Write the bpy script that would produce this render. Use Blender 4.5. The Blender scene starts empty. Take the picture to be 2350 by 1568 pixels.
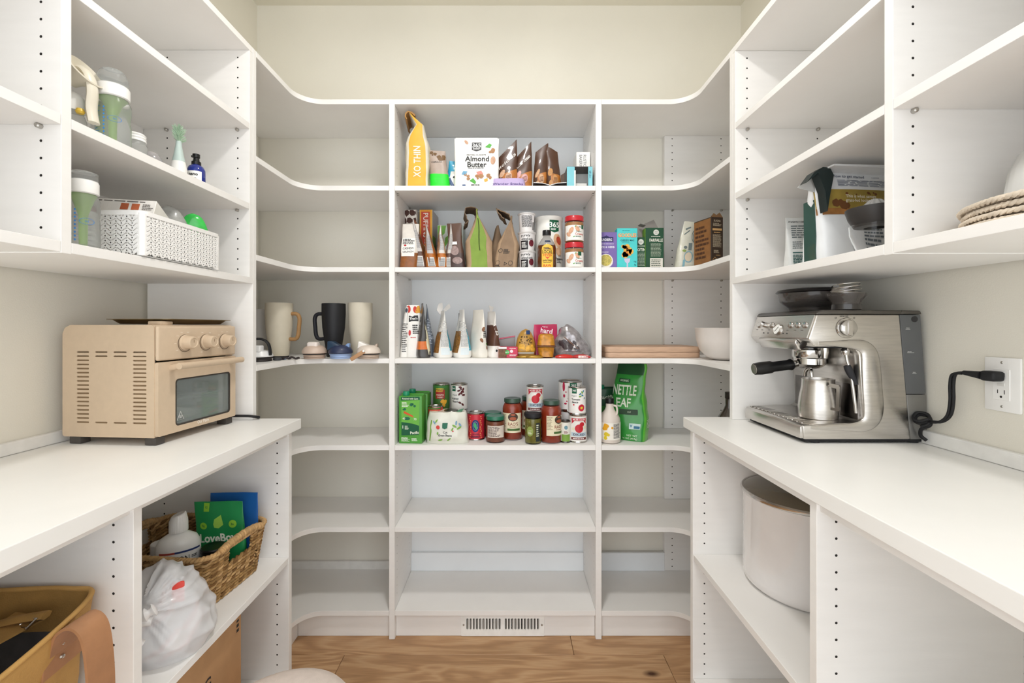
import bpy, bmesh, math, random
from math import sin, cos, pi, radians, sqrt, atan2, asin, acos
from mathutils import Vector, Matrix, noise
SC = bpy.context.scene
COL = SC.collection
# ------------------------------------------------------------------ camera, light, exposure
CAMZ = 1.236
cam = bpy.data.objects.new('camera', bpy.data.cameras.new('camera')); COL.objects.link(cam)
cam.location = (0, 0, CAMZ); cam.rotation_euler = (pi/2, 0, 0)
cam.data.sensor_width = 36.0; cam.data.lens = 16.0
cam.data.shift_x = 0.0017; cam.data.shift_y = -0.01447
cam.data.clip_start = 0.02; cam.data.clip_end = 50
SC.camera = cam
SC.view_settings.view_transform = 'Standard'; SC.view_settings.look = 'None'
SC.view_settings.gamma = 1; SC.view_settings.use_curve_mapping = False
SC.view_settings.exposure = -0.16
W = bpy.data.worlds.new('world'); SC.world = W; W.use_nodes = True
W.node_tree.nodes['Background'].inputs[0].default_value = (0.945, 0.975, 1.0, 1)
W.node_tree.nodes['Background'].inputs[1].default_value = 2.6
ld = bpy.data.lights.new('ceiling_lamp_light', 'AREA'); ld.shape = 'DISK'; ld.size = 0.20; ld.energy = 14.5; ld.color = (1.0, 0.985, 0.965)
lo = bpy.data.objects.new('ceiling_lamp_light', ld); COL.objects.link(lo); lo.location = (-0.05, 0.92, 2.655)
SC.cycles.max_bounces = 10; SC.cycles.diffuse_bounces = 6; SC.cycles.transparent_max_bounces = 12

# ------------------------------------------------------------------ materials
def lin(c):
    if isinstance(c, str):
        c = tuple(int(c[i:i+2], 16)/255 for i in (0, 2, 4))
    return tuple((x/12.92 if x <= 0.04045 else ((x+0.055)/1.055)**2.4) for x in c)
_M = {}
def mat(c, rough=0.5, metal=0.0, trans=0.0, alpha=1.0, coat=0.0, var=0.06, vs=30.0, bump=0.0, bs=200.0, stretch=None, ior=1.45, sss=0.0, emit=0.0):
    key = (c, rough, metal, trans, alpha, coat, var, vs, bump, bs, stretch, ior, sss, emit)
    if key in _M: return _M[key]
    m = bpy.data.materials.new('mat_%d' % len(_M)); m.use_nodes = True
    nt = m.node_tree; b = nt.nodes['Principled BSDF']; L = nt.links.new
    r, g, bl = lin(c)
    tc = nt.nodes.new('ShaderNodeTexCoord'); mp = nt.nodes.new('ShaderNodeMapping')
    L(tc.outputs['Object'], mp.inputs[0])
    if stretch: mp.inputs['Scale'].default_value = stretch
    nz = nt.nodes.new('ShaderNodeTexNoise'); nz.inputs['Scale'].default_value = vs; nz.inputs['Detail'].default_value = 3
    L(mp.outputs[0], nz.inputs['Vector'])
    cr = nt.nodes.new('ShaderNodeValToRGB')
    cr.color_ramp.elements[0].position = .3; cr.color_ramp.elements[1].position = .7
    k0, k1 = 1-var, 1+var*.5
    cr.color_ramp.elements[0].color = (r*k0, g*k0, bl*k0, 1); cr.color_ramp.elements[1].color = (min(1, r*k1), min(1, g*k1), min(1, bl*k1), 1)
    L(nz.outputs['Fac'], cr.inputs[0]); L(cr.outputs[0], b.inputs['Base Color'])
    b.inputs['Roughness'].default_value = rough; b.inputs['Metallic'].default_value = metal
    b.inputs['Transmission Weight'].default_value = trans; b.inputs['Alpha'].default_value = alpha
    b.inputs['Coat Weight'].default_value = coat; b.inputs['IOR'].default_value = ior
    if sss: b.inputs['Subsurface Weight'].default_value = sss; b.inputs['Subsurface Scale'].default_value = .01
    if emit:
        b.inputs['Emission Color'].default_value = (r, g, bl, 1); b.inputs['Emission Strength'].default_value = emit
    if bump:
        n2 = nt.nodes.new('ShaderNodeTexNoise'); n2.inputs['Scale'].default_value = bs; n2.inputs['Detail'].default_value = 4
        L(mp.outputs[0], n2.inputs['Vector'])
        bp = nt.nodes.new('ShaderNodeBump'); bp.inputs['Strength'].default_value = bump; bp.inputs['Distance'].default_value = .002
        L(n2.outputs['Fac'], bp.inputs['Height']); L(bp.outputs[0], b.inputs['Normal'])
    _M[key] = m; return m
def melamine():
    m = mat('EFEDEA', .42, var=.02, vs=8, bump=.05, bs=90, stretch=(1, 1, 7)); return m
MEL = melamine()
MELE = mat('F3F2EF', .38, var=.015, vs=20)
MELIN = mat('EEF1F3', .42, var=.02, vs=8)
PAINT = mat('E8E4D9', .75, var=.03, vs=3, bump=.15, bs=350)
CEIL = mat('DEDACC', .85, var=.02, vs=3)
HOLE = mat('1E1B18', .8)
PIN = mat('B9B6B0', .3, metal=1.0)
INK = mat('1A1A1C', .55); WHT = mat('F4F4F1', .5); PAP = mat('EFEDE6', .6)
STEEL = mat('D0CCC7', .27, metal=1.0, var=.10, vs=14, bump=.10, bs=120, stretch=(1, 1, 12))
STEEL2 = mat('C9C6C2', .14, metal=1.0, var=.05)
DKSTEEL = mat('6E6B68', .3, metal=1.0, var=.1)
BLK = mat('101012', .32, var=.1); BLKM = mat('17171A', .6)
GLASS = mat('FFFFFF', .04, trans=1.0, var=0, ior=1.12)
CLEAR = mat('EEF2F2', .12, trans=.9, var=.02, ior=1.15)
def wood_floor():
    m = bpy.data.materials.new('oak_plank'); m.use_nodes = True
    nt = m.node_tree; b = nt.nodes['Principled BSDF']; L = nt.links.new; N = nt.nodes.new
    tc = N('ShaderNodeTexCoord'); oi = N('ShaderNodeObjectInfo'); mp = N('ShaderNodeMapping')
    L(tc.outputs['Object'], mp.inputs[0])
    cb = N('ShaderNodeCombineXYZ'); mu = N('ShaderNodeMath'); mu.operation = 'MULTIPLY'; mu.inputs[1].default_value = 37.0
    L(oi.outputs['Random'], mu.inputs[0]); L(mu.outputs[0], cb.inputs[0]); L(mu.outputs[0], cb.inputs[1]); L(cb.outputs[0], mp.inputs['Location'])
    mp.inputs['Scale'].default_value = (1.3, 7.0, 7.0)
    n1 = N('ShaderNodeTexNoise'); n1.inputs['Scale'].default_value = 1.6; n1.inputs['Detail'].default_value = 2.5; n1.inputs['Distortion'].default_value = .6
    L(mp.outputs[0], n1.inputs['Vector'])
    m1 = N('ShaderNodeMath'); m1.operation = 'MULTIPLY'; m1.inputs[1].default_value = 34.0; L(n1.outputs['Fac'], m1.inputs[0])
    s1 = N('ShaderNodeMath'); s1.operation = 'SINE'; L(m1.outputs[0], s1.inputs[0])
    n2 = N('ShaderNodeTexNoise'); n2.inputs['Scale'].default_value = 9; n2.inputs['Detail'].default_value = 6
    mp2 = N('ShaderNodeMapping'); L(mp.outputs[0], mp2.inputs[0]); mp2.inputs['Scale'].default_value = (1, 6, 6); L(mp2.outputs[0], n2.inputs['Vector'])
    mx = N('ShaderNodeMix'); mx.data_type = 'FLOAT'; mx.inputs[0].default_value = .80
    L(s1.outputs[0], mx.inputs[2]); L(n2.outputs['Fac'], mx.inputs[3])
    cr = N('ShaderNodeValToRGB'); e = cr.color_ramp.elements
    e[0].position = .0; e[0].color = lin('9A7450')+(1,); e[1].position = .75; e[1].color = lin('CDA880')+(1,)
    k = e.new(.4); k.color = lin('B88F66')+(1,)
    L(mx.outputs[0], cr.inputs[0])
    n3 = N('ShaderNodeTexNoise'); n3.inputs['Scale'].default_value = 1.2; L(mp.outputs[0], n3.inputs['Vector'])
    hs = N('ShaderNodeHueSaturation'); L(cr.outputs[0], hs.inputs['Color'])
    mr = N('ShaderNodeMapRange'); mr.inputs[3].default_value = .82; mr.inputs[4].default_value = 1.15; L(n3.outputs['Fac'], mr.inputs[0]); L(mr.outputs[0], hs.inputs['Value'])
    vo = N('ShaderNodeTexVoronoi'); vo.inputs['Scale'].default_value = 1.0
    mp3 = N('ShaderNodeMapping'); mp3.inputs['Scale'].default_value = (1.6, .55, 1); L(mp.outputs[0], mp3.inputs[0]); L(mp3.outputs[0], vo.inputs['Vector'])
    kr = N('ShaderNodeValToRGB'); kr.color_ramp.elements[0].position = .02; kr.color_ramp.elements[0].color = (.12, .06, .03, 1)
    kr.color_ramp.elements[1].position = .075; kr.color_ramp.elements[1].color = (1, 1, 1, 1); L(vo.outputs['Distance'], kr.inputs[0])
    mm = N('ShaderNodeMix'); mm.data_type = 'RGBA'; mm.blend_type = 'MULTIPLY'; mm.inputs[0].default_value = 1
    L(hs.outputs[0], mm.inputs[6]); L(kr.outputs[0], mm.inputs[7]); L(mm.outputs[2], b.inputs['Base Color'])
    b.inputs['Roughness'].default_value = .42
    bp = N('ShaderNodeBump'); bp.inputs['Strength'].default_value = .15; bp.inputs['Distance'].default_value = .002; L(mx.outputs[0], bp.inputs['Height']); L(bp.outputs[0], b.inputs['Normal'])
    return m

# ------------------------------------------------------------------ geometry: geo = (verts, faces[, mat indices])
def join(*gs):
    V, F, I = [], [], []
    for g in gs:
        if g is None: continue
        o = len(V); V += [tuple(v) for v in g[0]]; F += [tuple(i+o for i in f) for f in g[1]]
        I += list(g[2]) if len(g) > 2 else [0]*len(g[1])
    return (V, F, I)
def xf(g, M): return ([tuple(M @ Vector(v)) for v in g[0]], g[1]) + tuple(g[2:])
def mv(g, x=0, y=0, z=0): return ([(v[0]+x, v[1]+y, v[2]+z) for v in g[0]], g[1]) + tuple(g[2:])
def rotm(ax, deg): return Matrix.Rotation(radians(deg), 4, ax)
def mi(g, i): return (g[0], g[1], [i]*len(g[1]))
def box(x0, x1, y0, y1, z0, z1):
    v = [(x0,y0,z0),(x1,y0,z0),(x1,y1,z0),(x0,y1,z0),(x0,y0,z1),(x1,y0,z1),(x1,y1,z1),(x0,y1,z1)]
    return (v, [(0,3,2,1),(4,5,6,7),(0,1,5,4),(1,2,6,5),(2,3,7,6),(3,0,4,7)])
def bev(g, r, seg=2, ang=30):
    bm = bmesh.new(); vs = [bm.verts.new(v) for v in g[0]]
    for f in g[1]:
        try: bm.faces.new([vs[i] for i in f])
        except ValueError: pass
    bm.normal_update()
    es = [e for e in bm.edges if len(e.link_faces) == 2 and e.calc_face_angle(0) > radians(ang)]
    bmesh.ops.bevel(bm, geom=es, offset=r, segments=seg, profile=.5, affect='EDGES', clamp_overlap=True)
    bm.verts.index_update(); out = ([tuple(v.co) for v in bm.verts], [tuple(v.index for v in f.verts) for f in bm.faces]); bm.free(); return out
def rbox(x0, x1, y0, y1, z0, z1, r=.003, seg=2): return bev(box(x0, x1, y0, y1, z0, z1), r, seg)
def lathe(prof, n=32, cap=True):
    V, F = [], []
    for r, z in prof:
        for i in range(n): a = 2*pi*i/n; V.append((r*cos(a), r*sin(a), z))
    for j in range(len(prof)-1):
        for i in range(n):
            k = (i+1) % n; F.append((j*n+i, j*n+k, (j+1)*n+k, (j+1)*n+i))
    if cap:
        if prof[0][0] > 1e-6: F.append(tuple(reversed(range(n))))
        if prof[-1][0] > 1e-6: F.append(tuple(range((len(prof)-1)*n, len(prof)*n)))
    return (V, F)
def tube(P, r, n=8, closed=False, flat=1.0):
    P = [Vector(p) for p in P]; m = len(P); V, F = [], []
    R = r if isinstance(r, (list, tuple)) else [r]*m
    up = None
    for i in range(m):
        if closed: t = (P[(i+1) % m]-P[i-1]).normalized()
        else: t = (P[min(i+1, m-1)]-P[max(i-1, 0)]).normalized()
        if up is None:
            up = Vector((0, 0, 1)) if abs(t.z) < .9 else Vector((1, 0, 0))
        up = (up-t*up.dot(t)).normalized(); s = t.cross(up)
        for k in range(n):
            a = 2*pi*k/n; V.append(tuple(P[i]+(s*cos(a)*flat+up*sin(a))*R[i]))
    for i in range(m if closed else m-1):
        j = (i+1) % m
        for k in range(n):
            l = (k+1) % n; F.append((i*n+k, i*n+l, j*n+l, j*n+k))
    if not closed: F.append(tuple(reversed(range(n)))); F.append(tuple(range((m-1)*n, m*n)))
    return (V, F)
def smooth_path(P, k=6, closed=False):
    P = [Vector(p) for p in P]; out = []; m = len(P)
    for i in range(m if closed else m-1):
        if closed: a, b, c, d = P[i-1], P[i], P[(i+1) % m], P[(i+2) % m]
        else: a, b, c, d = P[max(i-1, 0)], P[i], P[i+1], P[min(i+2, m-1)]
        for j in range(k):
            t = j/k; out.append(.5*((2*b)+(c-a)*t+(2*a-5*b+4*c-d)*t*t+(3*b-a-3*c+d)*t*t*t))
    if not closed: out.append(P[-1])
    return out
def prism(poly, a0, a1, axis='z'):
    n = len(poly)
    def p(u, v, w): return {'z': (u, v, w), 'y': (u, w, v), 'x': (w, u, v)}[axis]
    V = [p(u, v, a0) for u, v in poly]+[p(u, v, a1) for u, v in poly]
    F = [tuple(reversed(range(n))), tuple(range(n, 2*n))]+[(i, (i+1) % n, n+(i+1) % n, n+i) for i in range(n)]
    if axis == 'y': F = [tuple(reversed(f)) for f in F]
    return (V, F)
def rrect(w, h, r, n=4, cx=0, cy=0):
    out = []
    for sx, sy, a0 in ((1, 1, 0), (-1, 1, 90), (-1, -1, 180), (1, -1, 270)):
        for i in range(n+1):
            a = radians(a0+90*i/n); out.append((cx+sx*(w/2-r)+r*cos(a), cy+sy*(h/2-r)+r*sin(a)))
    return out
def circ(r, cx=0, cy=0, n=20, ry=None): return [(cx+r*cos(2*pi*i/n), cy+(ry or r)*sin(2*pi*i/n)) for i in range(n)]
def _curve_geo(cu):
    o = bpy.data.objects.new('tmp', cu); COL.objects.link(o)
    dg = bpy.context.evaluated_depsgraph_get(); dg.update(); me = o.evaluated_get(dg).to_mesh()
    g = ([tuple(v.co) for v in me.vertices], [tuple(p.vertices) for p in me.polygons])
    o.evaluated_get(dg).to_mesh_clear(); bpy.data.objects.remove(o); bpy.data.curves.remove(cu); return g
def holed(outer, holes, th):
    cu = bpy.data.curves.new('t', 'CURVE'); cu.dimensions = '2D'; cu.fill_mode = 'BOTH'; cu.extrude = th/2
    for pl in [outer]+list(holes):
        s = cu.splines.new('POLY'); s.points.add(len(pl)-1)
        for i, p in enumerate(pl): s.points[i].co = (p[0], p[1], 0, 1)
        s.use_cyclic_u = True
    return _curve_geo(cu)
TO_XZ = Matrix(((1, 0, 0, 0), (0, 0, -1, 0), (0, 1, 0, 0), (0, 0, 0, 1)))      # xy plate -> faces -y
TO_YZ = Matrix(((0, 0, 1, 0), (1, 0, 0, 0), (0, 1, 0, 0), (0, 0, 0, 1)))       # xy plate -> faces +x, x->y, y->z
_T = {}
def txt(s, size=.01, cx=0, cy=0, rot=0, w=None, bold=0.0, lh=1.0):
    key = (s, bold)
    if key not in _T:
        cu = bpy.data.curves.new('t', 'FONT'); cu.body = s; cu.size = 1; cu.align_x = 'CENTER'; cu.resolution_u = 2; cu.offset = bold; cu.space_line = .95
        _T[key] = _curve_geo(cu)
    V, F = _T[key]
    if not V: return ([], [])
    xs = [v[0] for v in V]; ys = [v[1] for v in V]; mx, my = (min(xs)+max(xs))/2, (min(ys)+max(ys))/2
    sx = size if w is None else w/(max(xs)-min(xs)); sy = size*lh
    c, sn = cos(radians(rot)), sin(radians(rot))
    return ([(cx+(v[0]-mx)*sx*c-(v[1]-my)*sy*sn, cy+(v[0]-mx)*sx*sn+(v[1]-my)*sy*c, 0) for v in V], F)
def rect2(x0, x1, y0, y1, nx=8, ny=4):
    V = [(x0+(x1-x0)*i/nx, y0+(y1-y0)*j/ny, 0) for j in range(ny+1) for i in range(nx+1)]
    return (V, [(j*(nx+1)+i, j*(nx+1)+i+1, (j+1)*(nx+1)+i+1, (j+1)*(nx+1)+i) for j in range(ny) for i in range(nx)])
def fan2(poly):
    cx = sum(p[0] for p in poly)/len(poly); cy = sum(p[1] for p in poly)/len(poly); n = len(poly)
    V = [(cx, cy, 0)]+[((p[0]+cx)/2, (p[1]+cy)/2, 0) for p in poly]+[(p[0], p[1], 0) for p in poly]
    F = [(0, 1+i, 1+(i+1) % n) for i in range(n)]+[(1+i, 1+n+i, 1+n+(i+1) % n, 1+(i+1) % n) for i in range(n)]
    return (V, F)
def ell2(rx, ry, cx=0, cy=0, n=16, rot=0):
    c, s = cos(radians(rot)), sin(radians(rot))
    return fan2([(cx+rx*cos(2*pi*i/n)*c-ry*sin(2*pi*i/n)*s, cy+rx*cos(2*pi*i/n)*s+ry*sin(2*pi*i/n)*c) for i in range(n)])
def lines2(x0, x1, y0, y1, n, seed=1, fill=.55, jag=.35):
    """small print: rows of short bars"""
    rr = random.Random(seed); g = []; p = (y1-y0)/n
    for i in range(n):
        y = y0+p*(i+.5); x = x0; xe = x1-(x1-x0)*jag*rr.random()
        while x < xe:
            l = (x1-x0)*rr.uniform(.08, .25); e = min(xe, x+l)
            g.append(rect2(x, e, y-p*fill/2, y+p*fill/2, 1, 1)); x = e+(x1-x0)*.03
    return join(*g)
def blobs2(x0, x1, y0, y1, n, r, seed=1, k=7):
    rr = random.Random(seed); g = []
    for i in range(n):
        cx, cy = rr.uniform(x0, x1), rr.uniform(y0, y1); a0 = rr.uniform(0, 6); q = r*rr.uniform(.6, 1.2)
        g.append(fan2([(cx+q*rr.uniform(.7, 1.1)*cos(a0+2*pi*i/k), cy+q*rr.uniform(.7, 1.1)*sin(a0+2*pi*i/k)) for i in range(k)]))
    return join(*g)
def ring2(r0, r1, cx=0, cy=0, n=24, ry=1.0):
    V = [(cx+r*cos(2*pi*i/n), cy+r*ry*sin(2*pi*i/n), 0) for r in (r0, r1) for i in range(n)]
    return (V, [(i, n+i, n+(i+1) % n, (i+1) % n) for i in range(n)])

# surfaces: f(u, v) -> Vector, outward normal = du x dv
def s_plane(o, du, dv):
    o, du, dv = Vector(o), Vector(du), Vector(dv)
    return lambda u, v: o+du*u+dv*v
def s_cyl(r, ang=0, z0=0):
    rf = r if callable(r) else (lambda v: r)
    r0 = rf(0)
    def f(u, v):
        q = rf(v); a = u/r0+radians(ang); return Vector((q*sin(a), -q*cos(a), v+z0))
    return f
def on(surf, *gs, off=.0005):
    g = join(*gs); V = []
    e = 1e-4
    for x, y, z in g[0]:
        p = surf(x, y); n = (surf(x+e, y)-surf(x-e, y)).cross(surf(x, y+e)-surf(x, y-e))
        if n.length < 1e-14: n = Vector((0, -1, 0))
        V.append(tuple(p+n.normalized()*(off+z)))
    return (V, g[1], g[2])
# ------------------------------------------------------------------ objects
def obj(name, g, m, parent=None, smooth=40, label=None, stuff=False, uvless=True):
    me = bpy.data.meshes.new(name); me.from_pydata([tuple(v) for v in g[0]], [], [tuple(f) for f in g[1]])
    ms = m if isinstance(m, (list, tuple)) else [m]
    for q in ms: me.materials.append(q)
    if len(g) > 2 and len(ms) > 1: me.polygons.foreach_set('material_index', [min(i, len(ms)-1) for i in g[2]])
    if smooth:
        me.polygons.foreach_set('use_smooth', [True]*len(me.polygons)); me.set_sharp_from_angle(angle=radians(smooth))
    me.update(); o = bpy.data.objects.new(name, me); COL.objects.link(o)
    if parent: o.parent = parent
    if label: o['label'] = label
    if stuff: o['kind'] = 'stuff'
    return o
def thing(name, label, cat, loc=(0, 0, 0), rz=0, group=None):
    o = bpy.data.objects.new(name, None); COL.objects.link(o); o.empty_display_size = .03
    o.location = loc; o.rotation_euler = (0, 0, radians(rz)); o['label'] = label; o['category'] = cat
    if group: o['group'] = group
    return o
def tag(o, label, cat, group=None):
    o['label'] = label; o['category'] = cat
    if group: o['group'] = group
    return o
def struct(name, g, m, parent=None, smooth=0):
    o = obj(name, g, m, parent, smooth)
    if parent is None: o['kind'] = 'structure'
    return o
def fixg(g):
    """recalculate normals outward"""
    bm = bmesh.new(); vs = [bm.verts.new(v) for v in g[0]]
    for f in g[1]:
        try: bm.faces.new([vs[i] for i in f])
        except ValueError: pass
    bmesh.ops.recalc_face_normals(bm, faces=bm.faces[:]); bm.verts.index_update()
    out = ([tuple(v.co) for v in bm.verts], [tuple(v.index for v in f.verts) for f in bm.faces]); bm.free(); return out
F = 1044.0
def X(px, D): return (px-1171)*D/F
def Z(py, D): return CAMZ-(py-750)*D/F
# shelf heights (top faces)
ZT, Z1, Z2, Z3, Z4, Z5, Z6 = 2.134, 1.793, 1.471, 1.110, .767, .443, .1126
DF, DW = 1.797, 2.122
XL, XR = -1.18, 1.075
ZCT = .936
# ------------------------------------------------------------------ room shell
YB = -.45
struct('wall_back', box(XL-.1, XR+.1, DW, DW+.1, -.05, 2.74), PAINT)
struct('wall_left', box(XL-.1, XL, YB, DW, -.05, 2.74), PAINT)
struct('wall_right', box(XR, XR+.1, YB, DW, -.05, 2.74), PAINT)
struct('ceiling', box(XL-.1, XR+.1, YB, DW+.1, 2.734, 2.8), CEIL)
fl = struct('floor', box(XL, XR, YB, DW, -.06, -.012), mat('5A4028', .8))
OAK = wood_floor()
rr = random.Random(5)
rows = {}
y = 1.714+.19*3
k = 0
while y > YB+.02:
    y0 = max(YB, y-.19); y1 = min(y, DW)
    if abs(y-1.904) < .01: cuts = [.24]
    elif abs(y-1.714) < .01: cuts = [-.624, .577]
    else: cuts = [c for c in [rr.uniform(-1.1, -.1)+1.2*i for i in range(2)] if c < XR-.1]
    xs = [XL]+cuts+[XR]
    if y1-y0 > .01:
        for a, b in zip(xs[:-1], xs[1:]):
            o = obj('plank', mv(bev(box(a+.0008, b-.0008, y0+.0008, y1-.0008, -.012, 0), .0012, 1), -(a+b)/2, -(y0+y1)/2, 0), OAK, fl, 0)
            o.location = ((a+b)/2, (y0+y1)/2, 0)
    y -= .19
# baseboards that can be seen through the lower bays
struct('baseboard_back', join(box(XL, -.479, DW-.014, DW-.001, 0, .149), box(.362, XR, DW-.014, DW-.001, 0, .149)), mat('EBE9E4', .45))
struct('baseboard_left', rbox(XL+.001, XL+.016, .05, 1.44, ZCT+.0005, ZCT+.03, .003), mat('F0EFEC', .4))
struct('baseboard_right', rbox(XR-.016, XR-.001, .05, 1.44, ZCT+.0005, ZCT+.034, .003), mat('F0EFEC', .4))
# ceiling lamp (above the frame)
t = thing('ceiling_light', 'round flush white ceiling light above the aisle', 'ceiling light', (-.05, .92, 2.734))
obj('base', lathe([(.13, -.03), (.14, -.02), (.14, -.001)], 40), MELE, t)
obj('diffuser', lathe([(.001, -.058), (.07, -.054), (.11, -.042), (.125, -.03)], 40, cap=False), mat('FFF6E8', .5, emit=3.0), t)
# ------------------------------------------------------------------ cabinetry
TH = .019
def pegs(name, P, axis, parent, r=.0026):
    """peg holes: small dark discs sunk rims, P list of points, axis = outward normal"""
    n = Vector(axis).normalized(); a = n.orthogonal().normalized(); b = n.cross(a); gs = []
    for p in P:
        p = Vector(p)+n*.0003
        gs.append(([tuple(p+(a*cos(2*pi*i/8)+b*sin(2*pi*i/8))*r) for i in range(8)], [tuple(range(8))]))
    obj(name, join(*gs), HOLE, parent, 0, stuff=True)
def pegpts(x0, x1, z0, z1, y):
    n = int((z1-z0)/.032); return [(x, y, z0+.032*i) for i in range(n+1) for x in (x0, x1)]
def pin(x, y, z, parent, s=1):
    obj('shelf_pin', xf(lathe([(.0001, 0), (.0048, .0003), (.0048, .008), (.003, .010), (.0001, .0101)], 12), Matrix.Translation((x, y, z)) @ rotm('X', 90)), PIN, parent)
def board(name, g, parent, m=None, r=.0006): return obj(name, bev(g, r, 1), m or MEL, parent, 0)
# --- tall middle unit
cu = thing('bookcase_unit', 'tall white middle shelving unit on the back wall, between the two corner units', 'shelving unit', (-.06, DF, 0))
def L(g): return mv(g, .06, -DF, 0)
board('side_panel', L(box(-.4785, -.4565, DF, DW-.012, .0005, ZT-TH)), cu)
board('side_panel', L(box(.3375, .3605, DF, DW-.012, .0005, ZT-TH)), cu)
board('top_panel', L(box(-.4785, .3605, DF, DW-.001, ZT-TH, ZT)), cu)
for z in (Z1, Z2, Z3, Z4, Z5, Z6):
    board('shelf', L(box(-.456, .337, DF+.001, DW-.0105, z-TH, z)), cu)
obj('back_panel', L(box(-.4785, .3605, DW-.010, DW-.001, .1, ZT-TH-.001)), MELIN, cu, 0)
board('back_rail', L(box(-.456, .337, DW-.03, DW-.0105, Z6+.0005, .195)), cu, MELIN)
board('toe_kick', L(box(-.456, .337, 1.8185, 1.836, .0005, Z6-TH-.0005)), cu)
P = []
for x, s in ((-.4565, 1), (.3375, -1)):
    for z0, z1 in ((Z6, Z5), (Z5, Z4), (Z4, Z3), (Z3, Z2), (Z2, Z1), (Z1, ZT)):
        n = int((z1-z0-.08)/.032)
        for i in range(n+1):
            for yy in (DF+.037, DF+.26): P.append((x+.06, yy-DF, z0+.05+.032*i, s))
pegs('peg_holes', [(p[0], p[1], p[2]) for p in P if p[3] > 0], (1, 0, 0), cu, .0018)
pegs('peg_holes', [(p[0], p[1], p[2]) for p in P if p[3] < 0], (-1, 0, 0), cu, .0018)
for z in (Z1, Z2, Z3):
    for x, s in ((-.4565, 1), (.3375, -1)):
        for yy in (.037, .25):
            obj('shelf_pin', xf(lathe([(.004, 0), (.004, .008), (.0001, .009)], 10), Matrix.Translation((x+.06, yy, z-TH-.005)) @ rotm('Y', 90*s)), PIN, cu)
# floor register in the toe kick
v = thing('air_vent', 'white metal air vent register with black vertical slots set in the toe kick', 'vent', (-.03, 1.8155, .0465))
hs = []
for c in (-.0765, .0765):
    for i in range(11): hs.append(rrect(.0075, .043, .001, 1, c-.064+.0128*i+0.0, .004))
obj('frame', xf(holed(rrect(.332, .088, .003, 2), hs, .003), TO_XZ), WHT, v, 0)
obj('duct', box(-.149, .149, .0015, .0022, -.03, .035), mat('0C0C0C', .9), v, 0)
for c in (-.0765, .0765):
    for i in range(11):
        x = c-.064+.0128*i
        obj('louver', xf(box(-.0030, .0030, -.0004, .0004, -.0195, .0235), Matrix.Translation((x+.001, -.001, 0)) @ rotm('Z', 72)), mat('DAD8D4', .4), v, 0)
for x in (-.156, .156): obj('screw', xf(lathe([(.004, 0), (.003, .002), (.0001, .0022)], 12), Matrix.Translation((x, -.0015, 0)) @ rotm('X', 90)), PIN, v)
# --- corner units
def arc_shelf(s, xw, xf_, xe, y0):
    """xw wall x, xf_ inner front x, xe joint with the middle unit, y0 near end"""
    r = .09; P = [(xw, y0), (xw, DW-.001), (xe, DW-.001), (xe, DF)]
    cx = xf_+(-s)*r
    for i in range(13):
        a = radians(90*i/12); P.append((cx+s*r*sin(a), DF-r+r*cos(a)))
    P.append((xf_, y0))
    return P if s < 0 else P
def corner(s, label, xw, xfr, xe, y0):
    t = thing('corner_shelving_unit', label, 'shelving unit', (xw, DW, 0))
    for z in (ZT, Z1, Z2, Z3, Z4, Z5, Z6):
        yy = y0 if z > 1 else y0+.01
        P = arc_shelf(s, xw, xfr, xe, yy)
        g = fixg(prism(P, z-TH, z)); g = mv(g, -xw, -DW, 0)
        obj('shelf', bev(g, .0006, 1, 60), MEL, t, 30)
    # end panel standing on the worktop
    board('end_panel', mv(box(min(xw, xfr), max(xw, xfr), y0-.0195, y0-.0005, ZCT+.0005, ZT), -xw, -DW, 0), t)
    xk = xfr+(.02*s)
    board('toe_kick', mv(box(min(xe, xk), max(xe, xk), 1.818, 1.836, .0005, Z6-TH-.0005), -xw, -DW, 0), t)
    board('toe_kick', mv(box(min(xk, xk+.018*s), max(xk, xk+.018*s), y0+.01, 1.8175, .0005, Z6-TH-.0005), -xw, -DW, 0), t)
    return t
cl = corner(-1, 'white curved corner shelves left of the middle unit, with beige wall behind', -1.168, -.828, -.4790, 1.484)
board('wall_strip', mv(box(-1.179, -1.166, 2.09, DW-.015, .15, ZT-TH-.001), 1.168, -DW, 0), cl, PAINT)
crn = corner(1, 'white curved corner shelves right of the middle unit, with drilled panel behind', 1.06, .7166, .3610, 1.487)
for z0, z1 in ((Z1, ZT), (Z2, Z1), (Z3, Z2), (Z4, Z3), (Z5, Z4), (Z6, Z5)):
    board('back_panel', mv(box(.71, 1.059, 2.095, 2.1135, z0+.0005, z1-TH-.0005), -1.06, -DW, 0), crn)
P = []
for z0, z1 in ((Z1, ZT), (Z2, Z1), (Z3, Z2), (Z4, Z3), (Z5, Z4), (Z6, Z5)):
    n = int((z1-z0-.035)/.032)
    P += [(x-1.06, 2.095-DW, z0+.02+.032*i) for i in range(n+1) for x in (.745, .970)]
pegs('peg_holes', P, (0, -1, 0), crn)
board('back_rail', mv(box(.362, .709, DW-.03, DW-.015, Z6+.0005, .195), -1.06, -DW, 0), crn, MELIN)
for z in (Z1, Z2): 
    for x in (.745, .970): pin(x-1.06, 2.094-DW, z-TH-.004, crn)
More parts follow.
